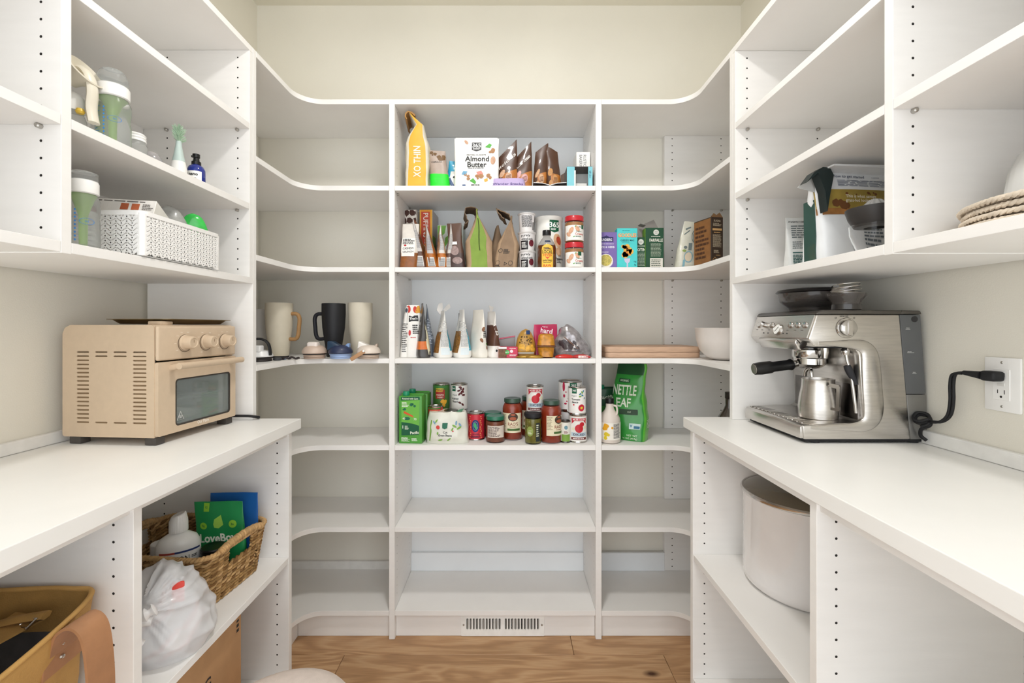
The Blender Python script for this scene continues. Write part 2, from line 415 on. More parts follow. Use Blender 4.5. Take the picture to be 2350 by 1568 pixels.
# --- wall cabinets
def wallcab(s, label, xw, xf_, yd0, yside, shelves, back):
    t = thing('wall_cabinet', label, 'cabinet', (xw, .3, 1.38))
    def l(g): return mv(g, -xw, -.3, -1.38)
    a, b = min(xw, xf_), max(xw, xf_)
    zb, zt = 1.374, ZT
    board('side_panel', l(box(a, b, yside, yside+TH, zb+TH+.0005, zt-TH-.0005)), t)
    board('divider_panel', l(box(a, b, yd0, yd0+TH+.001, zb-.0015, zt-TH-.0005)), t)
    board('side_panel', l(box(a, b, .236, .255, zb, zt-TH-.0005)), t)
    board('top_panel', l(box(a, b, .236, yside+TH, zt-TH, zt)), t)
    for y0, y1 in ((yd0+TH+.0015, yside+TH), (.2555, yd0-.0005)):
        board('bottom_panel', l(box(a, b, y0, y1, zb, zb+TH+.001)), t)
    for z in shelves:
        board('shelf', l(box(a, b, yd0+TH+.0015, yside-.0005, z-TH, z)), t)
        board('shelf', l(box(a, b, .2555, yd0-.0005, z-TH, z)), t)
    bk = xw-s*.004; board('back_panel', l(box(min(bk, xw+s*.006), max(bk, xw+s*.006), .26, yside-.001, zb+TH+.002, zt-TH-.001)), t)
    xs = (xf_+s*.037, xf_+s*.261)
    P = [(x-xw, yside-.3, z-1.38) for x in xs for z in [zb+.045+.032*i for i in range(23)] if all(not (q-TH-.012 < z < q+.008) for q in shelves) and z < zt-TH-.01]
    P += [(x-xw, yd0-.3, z-1.38) for x in xs for z in [zb+.045+.032*i for i in range(23)] if all(not (q-TH-.012 < z < q+.008) for q in shelves) and z < zt-TH-.01]
    pegs('peg_holes', P, (0, -1, 0), t)
    for z in shelves:
        for x in xs:
            pin(x-xw, yside-.3, z-TH-.004-1.38, t); pin(x-xw, yd0-.3, z-TH-.004-1.38, t)
    return t
wl = wallcab(-1, 'white open wall cabinet on the left above the toaster oven', -1.168, -.828, .839, 1.445, (1.883, 1.628), None)
wr = wallcab(1, 'white open wall cabinet on the right above the espresso machine', 1.06, .7166, .852, 1.449, (1.886, 1.662), None)
# --- base cabinets and worktops
def base(s, label, xw, xf_, yd0, yside, zsh):
    t = thing('base_cabinet', label, 'cabinet', (xw, .3, 0))
    def l(g): return mv(g, -xw, -.3, 0)
    a, b = min(xw, xf_), max(xw, xf_); zt = .903
    board('side_panel', l(box(a, b, yside, yside+TH, .0005, zt)), t)
    board('divider_panel', l(box(a, b, yd0, yd0+TH+.001, .0005, zt)), t)
    board('side_panel', l(box(a, b, .236, .255, .0005, zt)), t)
    e = .0015
    for y0, y1 in ((yd0+TH+.0015, yside-.0005), (.2555, yd0-.0005)):
        for z in (zsh, .115):
            board('shelf', l(box(a+(e if s > 0 else 0), b-(e if s < 0 else 0), y0, y1, z-TH, z)), t)
        xr = xf_+s*.006
        board('top_rail', l(box(min(xr, xr+s*.018), max(xr, xr+s*.018), y0, y1, .886, zt)), t)
        xk = xf_+s*.02
        board('toe_kick', l(box(min(xk, xk+s*.018), max(xk, xk+s*.018), y0, y1, .0005, .095)), t)
    xs = (xf_+s*.037, xf_+s*.395)
    P = [(x-xw, yy-.3, z) for yy in (yside, yd0) for x in xs for z in [.13+.032*i for i in range(24)] if not (zsh-TH-.012 < z < zsh+.008)]
    pegs('peg_holes', P, (0, -1, 0), t)
    return t
base(-1, 'white open base cabinet on the left under the toaster oven worktop', -1.168, -.703, .849, 1.445, .503)
base(1, 'white open base cabinet on the right holding the large pot', 1.06, .581, .863, 1.449, .511)
tag(obj('worktop', bev(box(XL+.001, -.684, .2, 1.489, .9035, ZCT), .0016, 2), mat('F1F0ED', .38, var=.015, vs=10, bump=.05, bs=120), None, 0), 'thick white laminate worktop on the left carrying the toaster oven', 'worktop')
tag(obj('worktop', bev(box(.574, XR-.001, .2, 1.511, .9035, ZCT), .0016, 2), mat('F1F0ED', .38, var=.015, vs=10, bump=.05, bs=120), None, 0), 'thick white laminate worktop on the right carrying the espresso machine', 'worktop')
# ------------------------------------------------------------------ packaging builders
def spow(x, p): return math.copysign(abs(x)**p, x)
class Bag:
    """soft bag: superellipse rings; front faces -y. w(t) d(t): half sizes factor; off(t)-> (dx,dy)"""
    def __init__(s, w, d, h, wt=None, dt=None, n=(3.0, 2.0), off=None, crump=.002, seed=0, ht=None):
        s.w, s.d, s.h = w, d, h
        s.wt = wt or (lambda t: 1-.06*t); s.dt = dt or (lambda t: max(.03, (1-t)**.75)*(min(1, .75+t*4)))
        s.n = n; s.off = off or (lambda t: (0, 0)); s.c = crump; s.seed = seed*7.31; s.ht = ht
    def nn(s, t): return s.n[0]+(s.n[1]-s.n[0])*t
    def p(s, th, t, k=1.0):
        e = 2/s.nn(t); a = s.w/2*s.wt(t); b = s.d/2*s.dt(t)
        x = a*spow(cos(th), e); y = -b*spow(sin(th), e)
        ox, oy = s.off(t); z = s.h*t
        if s.ht: z = s.ht(t)
        q = Vector((x*26, y*26+s.seed, t*s.h*26)); nv = noise.noise_vector(q)
        m = s.c*min(1, t*6)
        big = noise.noise_vector(q*.35+Vector((s.seed, 3, 1)))
        x2 = x+ox+(nv.x+big.x)*m*min(1, a*60)*.8; y2 = y+oy+(nv.y+2*big.y)*m; z2 = z+(nv.z*m*.8 if t > .9 else 0)
        return Vector((x2, y2, z2))
    def mesh(s, nt=20, nu=40, region=None):
        V, F, I = [], [], []
        for j in range(nt+1):
            t = j/nt
            for i in range(nu): V.append(tuple(s.p(2*pi*i/nu, t)))
        for j in range(nt):
            for i in range(nu):
                k = (i+1) % nu; F.append((j*nu+k, j*nu+i, (j+1)*nu+i, (j+1)*nu+k))
                th = 2*pi*(i+.5)/nu; I.append(region(th, (j+.5)/nt) if region else 0)
        F.append(tuple(range(nu))); I.append(0); F.append(tuple(reversed(range(nt*nu, (nt+1)*nu)))); I.append(0)
        return (V, F, I)
    def front(s, u, v):
        t = min(1, max(0, v/s.h)); a = s.w/2*s.wt(t); c = max(-1, min(1, u/a)); th = acos(spow(c, s.nn(t)/2)); return s.p(th, t)
    def side(s, u, v):
        t = min(1, max(0, v/s.h)); b = s.d/2*s.dt(t); c = max(-1, min(1, -u/b)); th = asin(spow(c, s.nn(t)/2)); return s.p(th, t)
def side_reg(th, t):    # 0 = front/back, 1 = the two gussets
    return 1 if abs(cos(th)) > .93 else 0
def bagthing(name, label, cat, loc, rz, B, mats, region=None, group=None, nt=20, nu=40):
    T = thing(name, label, cat, loc, rz, group)
    obj('bag_body', B.mesh(nt, nu, region), mats, T, 60)
    return T
def carton(name, label, loc, rz, w, d, h, m, group=None, cat='box', r=.0012):
    T = thing(name, label, cat, loc, rz, group)
    obj('carton', bev(box(-w/2, w/2, -d/2, d/2, 0, h), r, 1), m, T, 0)
    T['dims'] = 0; del T['dims']
    fr = s_plane((0, -d/2, 0), (1, 0, 0), (0, 0, 1)); rt = s_plane((w/2, 0, 0), (0, 1, 0), (0, 0, 1)); lf = s_plane((-w/2, 0, 0), (0, -1, 0), (0, 0, 1)); tp = s_plane((0, 0, h), (1, 0, 0), (0, 1, 0))
    return T, fr, rt, lf, tp
def can(label, loc, r, h, mlabel, rz=0, group='food cans on the lower middle shelf', name='food_can', mtop=None):
    T = thing(name, label, 'can', loc, rz, group)
    mt = mtop or STEEL2
    obj('tin', lathe([(r-.003, .0015), (r-.001, 0), (r, .001), (r, .003), (r-.0012, .0045), (r-.0012, h-.0045), (r, h-.003), (r, h-.001), (r-.001, h), (r-.003, h-.001), (r-.004, h-.004), (r-.012, h-.004), (r-.014, h-.0035), (.0001, h-.0035)], 36), mt, T)
    obj('paper_label', lathe([(r-.0008, .006), (r-.0004, .0062), (r-.0004, h-.0062), (r-.0008, h-.006)], 36, cap=False), mlabel, T)
    return T, s_cyl(r-.0004)
def jar(name, label, loc, r, h, mbody, mlid, lr=None, lh=.014, rz=0, group=None, sh=.02, cat='jar', glass=True):
    T = thing(name, label, cat, loc, rz, group); lr = lr or r*.86
    zs = h-lh
    prof = [(r*.5, .0), (r*.9, .001), (r, .006), (r, zs-sh), (r*.97, zs-sh*.6), (lr*1.0, zs-.004), (lr*.95, zs)]
    if glass:
        obj('contents', lathe([(max(.001, p[0]-.002), min(p[1]+.003, zs-.006)) for p in prof], 32), mbody, T)
        obj('glass', lathe(prof, 32), GLASSC, T)
    else: obj('glass', lathe(prof, 32), mbody, T)
    obj('lid', lathe([(lr, zs-.001), (lr+.002, zs), (lr+.002, h-.003), (lr, h-.0005), (lr-.004, h), (lr-.007, h-.001), (.0001, h-.001)], 32), mlid, T)
    return T, s_cyl(r)
GLASSC = mat('FFFFFF', .05, trans=1.0, var=0, ior=1.25)
def sticker(T, surf, name, shapes, m, off=.0006, parent=None, smooth=60):
    return obj(name, on(surf, *shapes, off=off), m, parent or T, smooth, stuff=len(shapes) > 1 and 'lettering' not in name)
def foil(c, rough=.35, coat=.3): return mat(c, rough, coat=coat, var=.05, vs=40)
KRAFT = mat('A98E72', .8, var=.12, vs=40, bump=.3, bs=90)
KRAFTD = mat('6E5A47', .85, var=.15, vs=40)
GRN = 'GRN'
# ================================================================== MIDDLE UNIT, top food shelf
E = .0006
G1 = 'snack bags on the top middle shelf'
# yellow tortilla bag, narrow side to the front, rolled top
def off_y(t):
    return ((0 if t < .62 else .0), 0)
B = Bag(.150, .098, .300, wt=lambda t: 1-.05*t, dt=lambda t: (.95+.05*t if t < .58 else max(.06, 1-(t-.58)*2.35)), n=(9, 4), crump=.0022, seed=3,
        off=lambda t: (0, 0 if t < .7 else .022*((t-.7)/.3)**1.0-.05*max(0, (t-.85)/.15)))
T = bagthing('tortilla_bag', 'tall yellow paper tortilla bag with kinked tan top and vertical white lettering', 'bag', (X(956, 1.86), 1.895, Z1+E), -83, B, [mat('D9D3C4', .6), mat('E3AE35', .5, var=.08, bump=.3, bs=40)], side_reg, G1)
sticker(T, B.side, 'lettering', [txt('XO THIN', .040, 0, .103, 90, bold=.012, w=.125)], mat('FBF3DC', .5), .001)
sticker(T, B.side, 'edge_line', [rect2(-.0475, -.0455, .0, .17, 1, 20), rect2(.0455, .0475, .0, .17, 1, 20)], mat('F6EBCB', .5), .0009)
fl = Bag(.148, .004, .04, n=(9, 9), crump=.001, seed=8, dt=lambda t: 1)
obj('folded_top', xf(join((lambda P: prism([(p[0], p[1]) for p in P], -.072, .072, 'x'))([(-.006, .292), (-.020, .303), (-.036, .306), (-.046, .296), (-.048, .282), (-.040, .272), (-.0385, .275), (-.043, .284), (-.041, .294), (-.034, .301), (-.021, .297), (-.008, .286)])), Matrix.Identity(4)), mat('A77B45', .75, bump=.2), T, 40)
# grey snack bag with green lower half
B = Bag(.085, .06, .165, wt=lambda t: 1-.25*t, crump=.003, seed=5, off=lambda t: (-.004-.012*t, 0))
T = bagthing('snack_bag', 'small grey-brown snack bag with bright green lower half beside the yellow bag', 'bag', (X(1011, 1.85), 1.87, Z1+E), 8, B, [mat('A9968A', .4, coat=.2, var=.1), mat('1FD72F', .5, var=.05)], lambda th, t: 1 if t < .42 else 0, G1)
sticker(T, B.front, 'picture', [blobs2(.0, .025, .125, .150, 6, .009, 4), blobs2(-.03, 0, .135, .155, 4, .007, 5)], mat('6A4A22', .5), .001)
sticker(T, B.front, 'lettering', [txt('CHIPS & CO', .008, -.006, .115, 5, bold=.01)], INK, .0012)
sticker(T, B.front, 'dotted_patch', [join(*[ell2(.0012, .0012, -.018+.004*i, .028+.0045*j, 6) for i in range(8) for j in range(5)])], mat('59E86A', .5), .001)
# blue and white chip bag
B = Bag(.07, .05, .135, wt=lambda t: 1-.1*t, crump=.004, seed=9, off=lambda t: (.018*t, 0))
T = bagthing('chip_bag', 'crumpled white and turquoise chip bag half behind the white pretzel pouch', 'bag', (X(1037, 1.87), 1.90, Z1+E), 12, B, [mat('E8E6E0', .35, coat=.3), mat('1E9CC0', .35, coat=.3)], lambda th, t: 1 if t > .66 or (t > .45 and cos(th) < -.6) else 0, G1)
sticker(T, B.front, 'picture', [blobs2(-.01, .02, .06, .085, 4, .009, 4)], INK, .001)
sticker(T, B.front, 'band', [fan2([(-.02, .06), (-.026, .05), (-.01, .02), (.01, .0), (.02, .002), (.0, .03)])], mat('2B4F86', .4), .001)
# almond butter pouch
B = Bag(.178, .06, .200, wt=lambda t: 1.0-.0*t, crump=.0022, seed=12, n=(3, 3), dt=lambda t: max(.03, (1-t)**.8)*(min(1, .8+t*4)))
PD = 1.835
T = bagthing('pretzel_pouch', 'large white almond butter pretzel pouch with dark badge and almond pictures', 'pouch', (X(1094, PD), PD+.0, Z1+E), 0, B, [mat('F1F0EC', .42, coat=.2, var=.02)], None, G1)
z0 = -.0
sticker(T, B.front, 'badge', [fan2([(-.019, .151), (.019, .151), (.019, .183), (-.019, .183)][::1]+[]), fan2([(-.019, .1512), (0, .1455), (.019, .1512)])], mat('2A2A2E', .5), .0012)
sticker(T, B.front, 'badge_lettering', [txt('365', .024, 0, .170, bold=.02), lines2(-.014, .014, .152, .159, 2, 3)], WHT, .0018)
sticker(T, B.front, 'lettering', [txt('Almond', .030, 0.002, .114, bold=.022), txt('Butter', .030, 0.002, .090, bold=.022), txt('PRETZEL NUGGETS', .0068, 0, .130, bold=.02, w=.078), lines2(-.034, .036, .074, .078, 1, 2, jag=.1), lines2(-.02, .03, .003, .009, 1, 2)], INK, .0014)
for c, gs in (('A5764B', [blobs2(-.045, -.030, .030, .052, 3, .009, 1), blobs2(-.006, .022, .028, .045, 4, .009, 2), blobs2(.042, .056, .035, .05, 3, .010, 3), blobs2(.052, .068, .140, .160, 4, .009, 4)]),
              ('C49A7E', [ell2(.010, .017, .066, .108, rot=-8), ell2(.006, .010, -.042, .184, rot=35)]),
              ('4FA63C', [fan2([(.034, .163), (.052, .178), (.062, .172), (.055, .158)]), fan2([(-.026, .022), (-.012, .034), (.0, .018), (-.004, .008)])]),
              ('E08A80', [fan2([(.0, .060), (.008, .046), (.028, .050), (.020, .064)])]), ('E2A23A', [fan2([(.034, .016), (.046, .022), (.044, .034), (.030, .028)])]), ('6FA3C4', [fan2([(-.058, .05), (-.052, .064), (-.036, .062), (-.044, .046)])]), ('2B4F86', [rect2(-.055, -.042, -.0+.002, .008, 2, 2)])):
    sticker(T, B.front, 'picture', gs, mat(c, .5, var=.15, vs=90), .0013)
obj('top_seal', xf(box(-.084, .084, -.0012, .0012, 0, .006), Matrix.Translation((0, 0, .198))), mat('E9E7E2', .4), T, 0)
# brown bark pouches
def choc_pouch(label, px, D, w, h, rz, seed, lean=0, txts=None, ov='C8A183', topc=None, slant=0):
    B = Bag(w, .05, h, wt=lambda t: 1-.12*t, crump=.003, seed=seed, n=(2.6, 2.2), off=lambda t: (lean*t, 0), dt=lambda t: max(.04, (1-t)**.8)*(min(1, .8+t*4)))
    if slant:
        base = B.p
        def pp(th, t, k=1, base=base):
            v = base(th, t); v.z += slant*(v.x/w)*t*h; return v
        B.p = pp
    T = bagthing('chocolate_pouch', label, 'pouch', (X(px, D), D, Z1+E), rz, B, [mat('4A2C1B', .35, coat=.35, var=.2, vs=30), mat('B5702E', .35, coat=.3, var=.3, vs=40)], lambda th, t: 1 if (t < .38 and cos(th) > -.3) else 0, 'dark brown chocolate pouches on the top middle shelf')
    sticker(T, B.front, 'picture', [ell2(w*.13, h*.10, w*(-.20), h*.42, rot=-20), ell2(w*.16, h*.11, w*(.10), h*.27, rot=10), ell2(w*.13, h*.10, w*(-.22), h*.14, rot=-10)], mat(ov, .5, var=.25, vs=150), .001)
    sticker(T, B.front, 'stripes', [join(*[rect2(w*(-.02), w*.22, h*(.21+.03*i), h*(.222+.03*i), 3, 1) for i in range(4)])], mat('6B3A22', .5), .0016)
    if txts: sticker(T, B.front, 'lettering', [txt(txts, .022, 0, h*.68, 14, bold=.01, w=w*.78)], mat('E9E3DC', .5), .0015)
    return T
choc_pouch('dark brown pouch with white script and nut pictures, just right of the white pretzel pouch', 1162, 1.86, .088, .165, 0, 21, .004, 'licious', slant=.55)
choc_pouch('brown pouch with pink candies pictured, second right of the pretzel pouch', 1198, 1.875, .080, .165, 0, 22, .004, 'us', 'D9A7A4', slant=.5)
choc_pouch('brown pouch turned sideways, left of the pair behind the open black leaflet', 1238, 1.88, .060, .175, 0, 23, .010, None, 'C9A07A', slant=.25)
choc_pouch('brown pouch turned sideways, right of the pair beside the open teal box', 1272, 1.88, .062, .172, 0, 24, -.014, None, 'C08A50', slant=-.2)
# lavender pouch lying on its back
B = Bag(.148, .11, .032, n=(5, 5), dt=lambda t: 1, crump=.002, seed=31, wt=lambda t: 1-.08*t)
T = bagthing('lavender_pouch', 'lavender pouch with purple print lying flat before the brown pouches', 'pouch', (X(1165, 1.81), 1.862, Z1+E), 0, B, [mat('B9A6CF', .4, coat=.2)], None, G1)
sticker(T, B.front, 'lettering', [txt('Wander Snacks', .012, 0, .010, bold=.01, w=.12)], mat('46347A', .5), .001)
# open leaflet
T = thing('folded_wrapper', 'black and white wrapper lying open under two brown pouches', 'wrapper', (X(1262, 1.81), 1.835, Z1+E))
for s in (-1, 1):
    P = [(0, .0006), (s*.004, .003), (s*.03, .010), (s*.066, .0125), (s*.066, .0140), (s*.03, .0120), (s*.004, .005), (0, .003)]
    obj('flap', mv(fixg(prism(P, -.03, .03, 'y')), 0, 0, 0), mat('15151A', .35, coat=.3), T, 30)
    obj('border', mv(fixg(prism([(p[0]*.99, p[1]+.0012) for p in P], -.0302, -.027, 'y')), 0, 0, 0), WHT, T, 30)
# cracker boxes at the right
T, fr, rt, lf, tp = carton('cracker_box', 'white cracker box with vertical grey lettering standing behind the teal box', (X(1336, 1.93), 1.95, Z1+E), 0, .058, .10, .172, mat('EFEEEA', .5), G1)
sticker(T, fr, 'lettering', [txt('RUSTIC', .017, .006, .135, -90, w=.05), txt('BAKERY', .017, -.011, .135, -90, w=.05)], mat('55555A', .5))
T = thing('cracker_box', 'teal cracker box open at the front showing its dark inside', 'box', (X(1328, 1.84), 1.86, Z1+E), 0, G1)
w, d, h = .100, .09, .082
obj('carton', join(box(-w/2, -w/2+.002, -d/2, d/2, 0, h), box(w/2-.002, w/2, -d/2, d/2, 0, h), box(-w/2, w/2, -d/2, d/2, 0, .002), box(-w/2, w/2, -d/2, d/2, h-.002, h)), mat('6E6A68', .7), T, 0)
obj('side_panel', box(-w/2-.0008, -w/2+.03, -d/2-.001, -d/2, .0, h*.98), mat('7FC3CF', .5), T, 0); obj('side_panel', box(w/2-.016, w/2+.001, -d/2-.001, -d/2, 0, h*.98), mat('7FC3CF', .5), T, 0)
obj('torn_edge', box(-w/2+.028, -w/2+.034, -d/2-.002, -d/2-.001, .004, h*.8), mat('E9E7E0', .6), T, 0)
obj('sleeve', box(-w/2+.034, w/2-.02, -d/2+.012, -d/2+.014, .001, .018), mat('D8D6D2', .5), T, 0)
sticker(T, s_plane((w/2-.008, -d/2-.001, 0), (1, 0, 0), (0, 0, 1)), 'lettering', [txt('thin', .010, 0, .05, -90, w=.03)], mat('1D3E66', .5))
T, fr, rt, lf, tp = carton('cracker_box', 'brown-grey box leaning behind the left edge of the teal box', (X(1312, 1.95), 2.00, Z1+E), 22, .03, .12, .125, mat('8C7669', .6), G1)
sticker(T, fr, 'stripe', [rect2(-.012, .012, .0, .02)], mat('C9C2BB', .6))

# ================================================================== MIDDLE UNIT, second food shelf (z = Z2)
G2 = 'groceries on the second middle shelf'
T, fr, rt, lf, tp = carton('cereal_box', 'cereal box printed with brown giraffe patches at the far left of the shelf', (X(944, 1.97), 2.038, Z2+E), -3, .054, .136, .271, mat('E9E2D8', .5), G2)
rg = random.Random(4); vs = []
gs = []
for i in range(3):
    for j in range(8):
        cx = -.024+.024*i+(.012 if j % 2 else 0)-.004; cy = .02+.034*j; 
        pl = [(max(-.0255, min(.0255, cx+.0125*cos(a)*rg.uniform(.8, 1.2))), max(.002, min(.270, cy+.0165*sin(a)*rg.uniform(.75, 1.15)))) for a in [k*pi/3+.3 for k in range(6)]]
        gs.append(fan2(pl))
sticker(T, fr, 'patches', gs, mat('4B2B22', .5))
T, fr, rt, lf, tp = carton('cereal_box', 'orange and red cereal box with vertical white lettering', (X(979, 1.97), 2.038, Z2+E), -2, .056, .136, .271, mat('B9B2AE', .5), G2)
sticker(T, fr, 'front_print', [rect2(-.027, .027, .0, .2705)], mat('E39A2B', .5))
sticker(T, fr, 'red_panel', [rect2(-.021, .017, .12, .262)], mat('C8492B', .5, var=.2, vs=12), .0009)
sticker(T, fr, 'lettering', [txt('PUFFINS', .030, -.001, .204, -90, bold=.004, w=.105), txt('FIN', .02, -.001, .128, -90, w=.025)], mat('F7F1E6', .5), .0013)
sticker(T, fr, 'edge_line', [rect2(-.027, -.0245, 0, .2705), rect2(.0245, .027, 0, .2705)], mat('F2C34A', .5), .0009)
sticker(T, rt, 'green_end', [rect2(-.068, .0, .0, .16)], mat('7FA04A', .6))
def gran(label, px, D, w, d, h, rz, seed, c0, c1, c2, lean=0, top='C9C5C0', pr=True):
    if pr: d *= 1.4; w *= .85; h *= .95
    """granola pouch seen from its narrow side"""
    B = Bag(w, d, h, wt=lambda t: 1-.05*t, crump=.0028, seed=seed, n=(3.2, 2.4), off=lambda t: (lean[0]*t, lean[1]*t) if lean else (0, 0), dt=lambda t: max(.10, 1-.9*t**1.25)*(min(1, .85+t*3)))
    T = bagthing('granola_pouch', label, 'pouch', (X(px, D), D+(.050 if pr else .022), Z2+E), rz, B, [mat(c0, .38, coat=.3, var=.12, vs=25), mat(c1, .38, coat=.3, var=.08), mat(c2, .38, coat=.3, var=.25, vs=50)],
                 lambda th, t: 2 if t < .33 else (1 if abs(cos(th)) > .86 else 0), G2)
    if pr:
        sticker(T, B.side, 'small_print', [lines2(-d*.28, d*.20, h*.42, h*.78, 18, seed, .4, jag=.2)], mat('85858A', .5), .001)
        sticker(T, B.side, 'barcode', [rect2(-d*.26, d*.22, h*.05, h*.26, 2, 6)], mat('D9D7D4', .5), .001)
        sticker(T, B.side, 'barcode_bars', [join(*[rect2(-d*.22, d*.18, h*(.065+.0225*i), h*(.074+.0225*i), 2, 1) for i in range(8)])], mat('5A5A5E', .5), .0015)
        sticker(T, B.front, 'picture', [blobs2(-w*.3, w*.3, h*.1, h*.55, 14, w*.09, seed)], mat('B07A42', .6, var=.3, vs=120), .001)
    return T, B
T, B = gran('white and orange granola pouch facing front at the far left of the second shelf', 935, 1.84, .070, .05, .185, 4, 41, 'D8D2CA', 'C7BEB6', '8A5222', (.010, .0), pr=False)
sticker(T, B.front, 'white_patch', [rect2(-.03, .02, .05, .125, 6, 4)], mat('EDEAE4', .45), .001)
sticker(T, B.front, 'lettering', [txt('CASHEW', .012, -.004, .082, 3, bold=.01, w=.040), txt('CRUNCH', .010, -.004, .068, 3, bold=.01, w=.040), lines2(-.026, .02, .098, .122, 4, 7)], INK, .0016)
sticker(T, B.front, 'heart', [ell2(.005, .004, -.016, .094)], mat('B3262B', .5), .0016)
gran('granola pouch edge-on with grey print, leaning over its left neighbour by the giraffe box', 964, 1.845, .10, .046, .215, -86, 42, '6E4A30', 'C3BFBC', '5C3A28', (.0, -.030))
gran('granola pouch edge-on with orange lower half, leaning left before the orange cereal box', 990, 1.835, .10, .044, .185, -84, 43, 'A55F24', 'BDB9B8', 'A86222', (.0, -.028))
gran('upright granola pouch edge-on with orange panel, right of the orange cereal box', 1010, 1.84, .10, .036, .190, -80, 44, 'C9A27C', 'D9D6D2', 'B26620', (.0, -.004))
gran('granola pouch edge-on with white gusset, second left of the green paper bag', 1030, 1.85, .10, .040, .195, -84, 45, '8A7468', 'CFCBC6', '5D4034', (.0, .002))
T, B = gran('brown granola pouch with a chocolate cluster picture beside the green paper bag', 1050, 1.85, .062, .045, .190, -6, 46, '5C4237', '5C4237', '4B3A38', (-.018, 0), pr=False)
sticker(T, B.front, 'white_patch', [rect2(-.025, .008, .100, .112, 4, 2)], WHT, .001)
sticker(T, B.front, 'picture', [ell2(.016, .020, -.004, .075), ell2(.02, .014, .004, .034)], mat('A08A86', .5, var=.3, vs=120), .001)
for k, (px, c) in enumerate(((1018, 'DCE6DF'), (1050, 'DDE8E2'))):
    T, fr, rt, lf, tp = carton('snack_box', ('pale box with green corner behind the granola pouches, left of two', 'pale green and white box behind the brown granola pouch, right of two')[k], (X(px, 1.98), 2.02, Z2+E), 0, .052, .09, .205, mat(c, .5), G2)
    sticker(T, fr, 'green_corner', [fan2([(-.025, .14), (.006, .17), (.012, .203), (-.025, .203)]), fan2([(.0, .10), (.02, .13), (.02, .16), (.008, .15)])], mat('79B84A', .5, var=.2))
# green paper bag with curled top
def curl_bag(label, px, D, w, h, rz, seed, m0, m1, ox, hw=.6):
    B = Bag(.13, w, h, wt=lambda t: 1-.05*t, crump=.0035, seed=seed, n=(7, 3.5),
            dt=lambda t: 1-.06*t if t < .45 else max(.07, 1-(t-.45)*2.0), off=ox)
    T = bagthing('paper_bag', label, 'bag', (X(px, D), D+.06, Z2+E), rz, B, [m0, m1], side_reg, G2, 26)
    return T, B
GP = mat('7F9A41', .7, var=.1, bump=.3, bs=40)
T, B = curl_bag('green and tan paper bag with its top folded over to the left', 1098, 1.83, .108, .236, -82, 51, KRAFT, GP, lambda t: (0, -.020*max(0, (t-.3))), .6)
sticker(T, B.side, 'seam', [rect2(-.002, .002, .07, .20, 1, 20)], mat('3B4A1C', .8), .001)
sticker(T, B.side, 'kraft_edge', [rect2(.028, .048, .0, .12, 3, 16)], KRAFT, .0012)
def foldtop(T, P, th=.0022, half=.058, m=None, name='folded_top'):
    top = [Vector((0, p[0], p[1])) for p in smooth_path([(q[0], q[1], 0) for q in P], 5)]
    V = []; F = []; n = len(top)
    for i, p in enumerate(top):
        a = top[max(0, i-1)]; b = top[min(n-1, i+1)]; t = (b-a).normalized(); nr = Vector((0, -t.z, t.y))*th/2
        wv = .0018*sin(i*1.3)
        for x in (-half, half):
            V += [(x, p.y+nr.y+wv, p.z+nr.z), (x, p.y-nr.y+wv, p.z-nr.z)]
    for i in range(n-1):
        a = i*4; b = a+4
        F += [(a, b, b+2, a+2), (a+1, a+3, b+3, b+1), (a, a+1, b+1, b), (a+2, b+2, b+3, a+3)]
    F += [(0, 2, 3, 1), ((n-1)*4, (n-1)*4+1, (n-1)*4+3, (n-1)*4+2)]
    return obj(name, fixg((V, F)), m or KRAFTD, T, 50)
foldtop(T, [(-.014, .222), (-.012, .234), (-.020, .243), (-.042, .246), (-.062, .237), (-.058, .210), (-.050, .190), (-.058, .180), (-.064, .181)], .003, .056)
T, B = curl_bag('brown paper bag with folded top and recycling marks, right of the green one', 1162, 1.835, .090, .212, -94, 52, KRAFT, mat('8F7760', .8, var=.15, vs=30, bump=.3, bs=60), lambda t: (0, .028*max(0, t-.2)), .6)
foldtop(T, [(.020, .200), (.016, .216), (.0, .226), (-.024, .236), (-.038, .242), (-.022, .218), (-.006, .202)], .004, .056, mat('77624D', .85, var=.15, vs=40))
sticker(T, B.side, 'printed_marks', [ring2(.007, .0085, -.026, .071), lines2(-.014, .010, .058, .078, 4, 3), ring2(.008, .0095, .020, .020), ring2(.0055, .009, -.002, .018, 3), ring2(.008, .009, -.032, .022), lines2(-.04, -.02, .002, .014, 2, 4)], INK, .001)
B = Bag(.10, .06, .20, dt=lambda t: 1 if t < .5 else max(.1, 1-(t-.5)*1.7), n=(6, 3), crump=.003, seed=53)
bagthing('paper_bag', 'small brown paper bag standing behind the two larger paper bags', 'bag', (X(1140, 1.95), 2.0, Z2+E), -80, B, [mat('9C8369', .8, var=.15, vs=30, bump=.3, bs=60), mat('9C8369', .8, var=.15, vs=30, bump=.3, bs=60)], side_reg, G2)
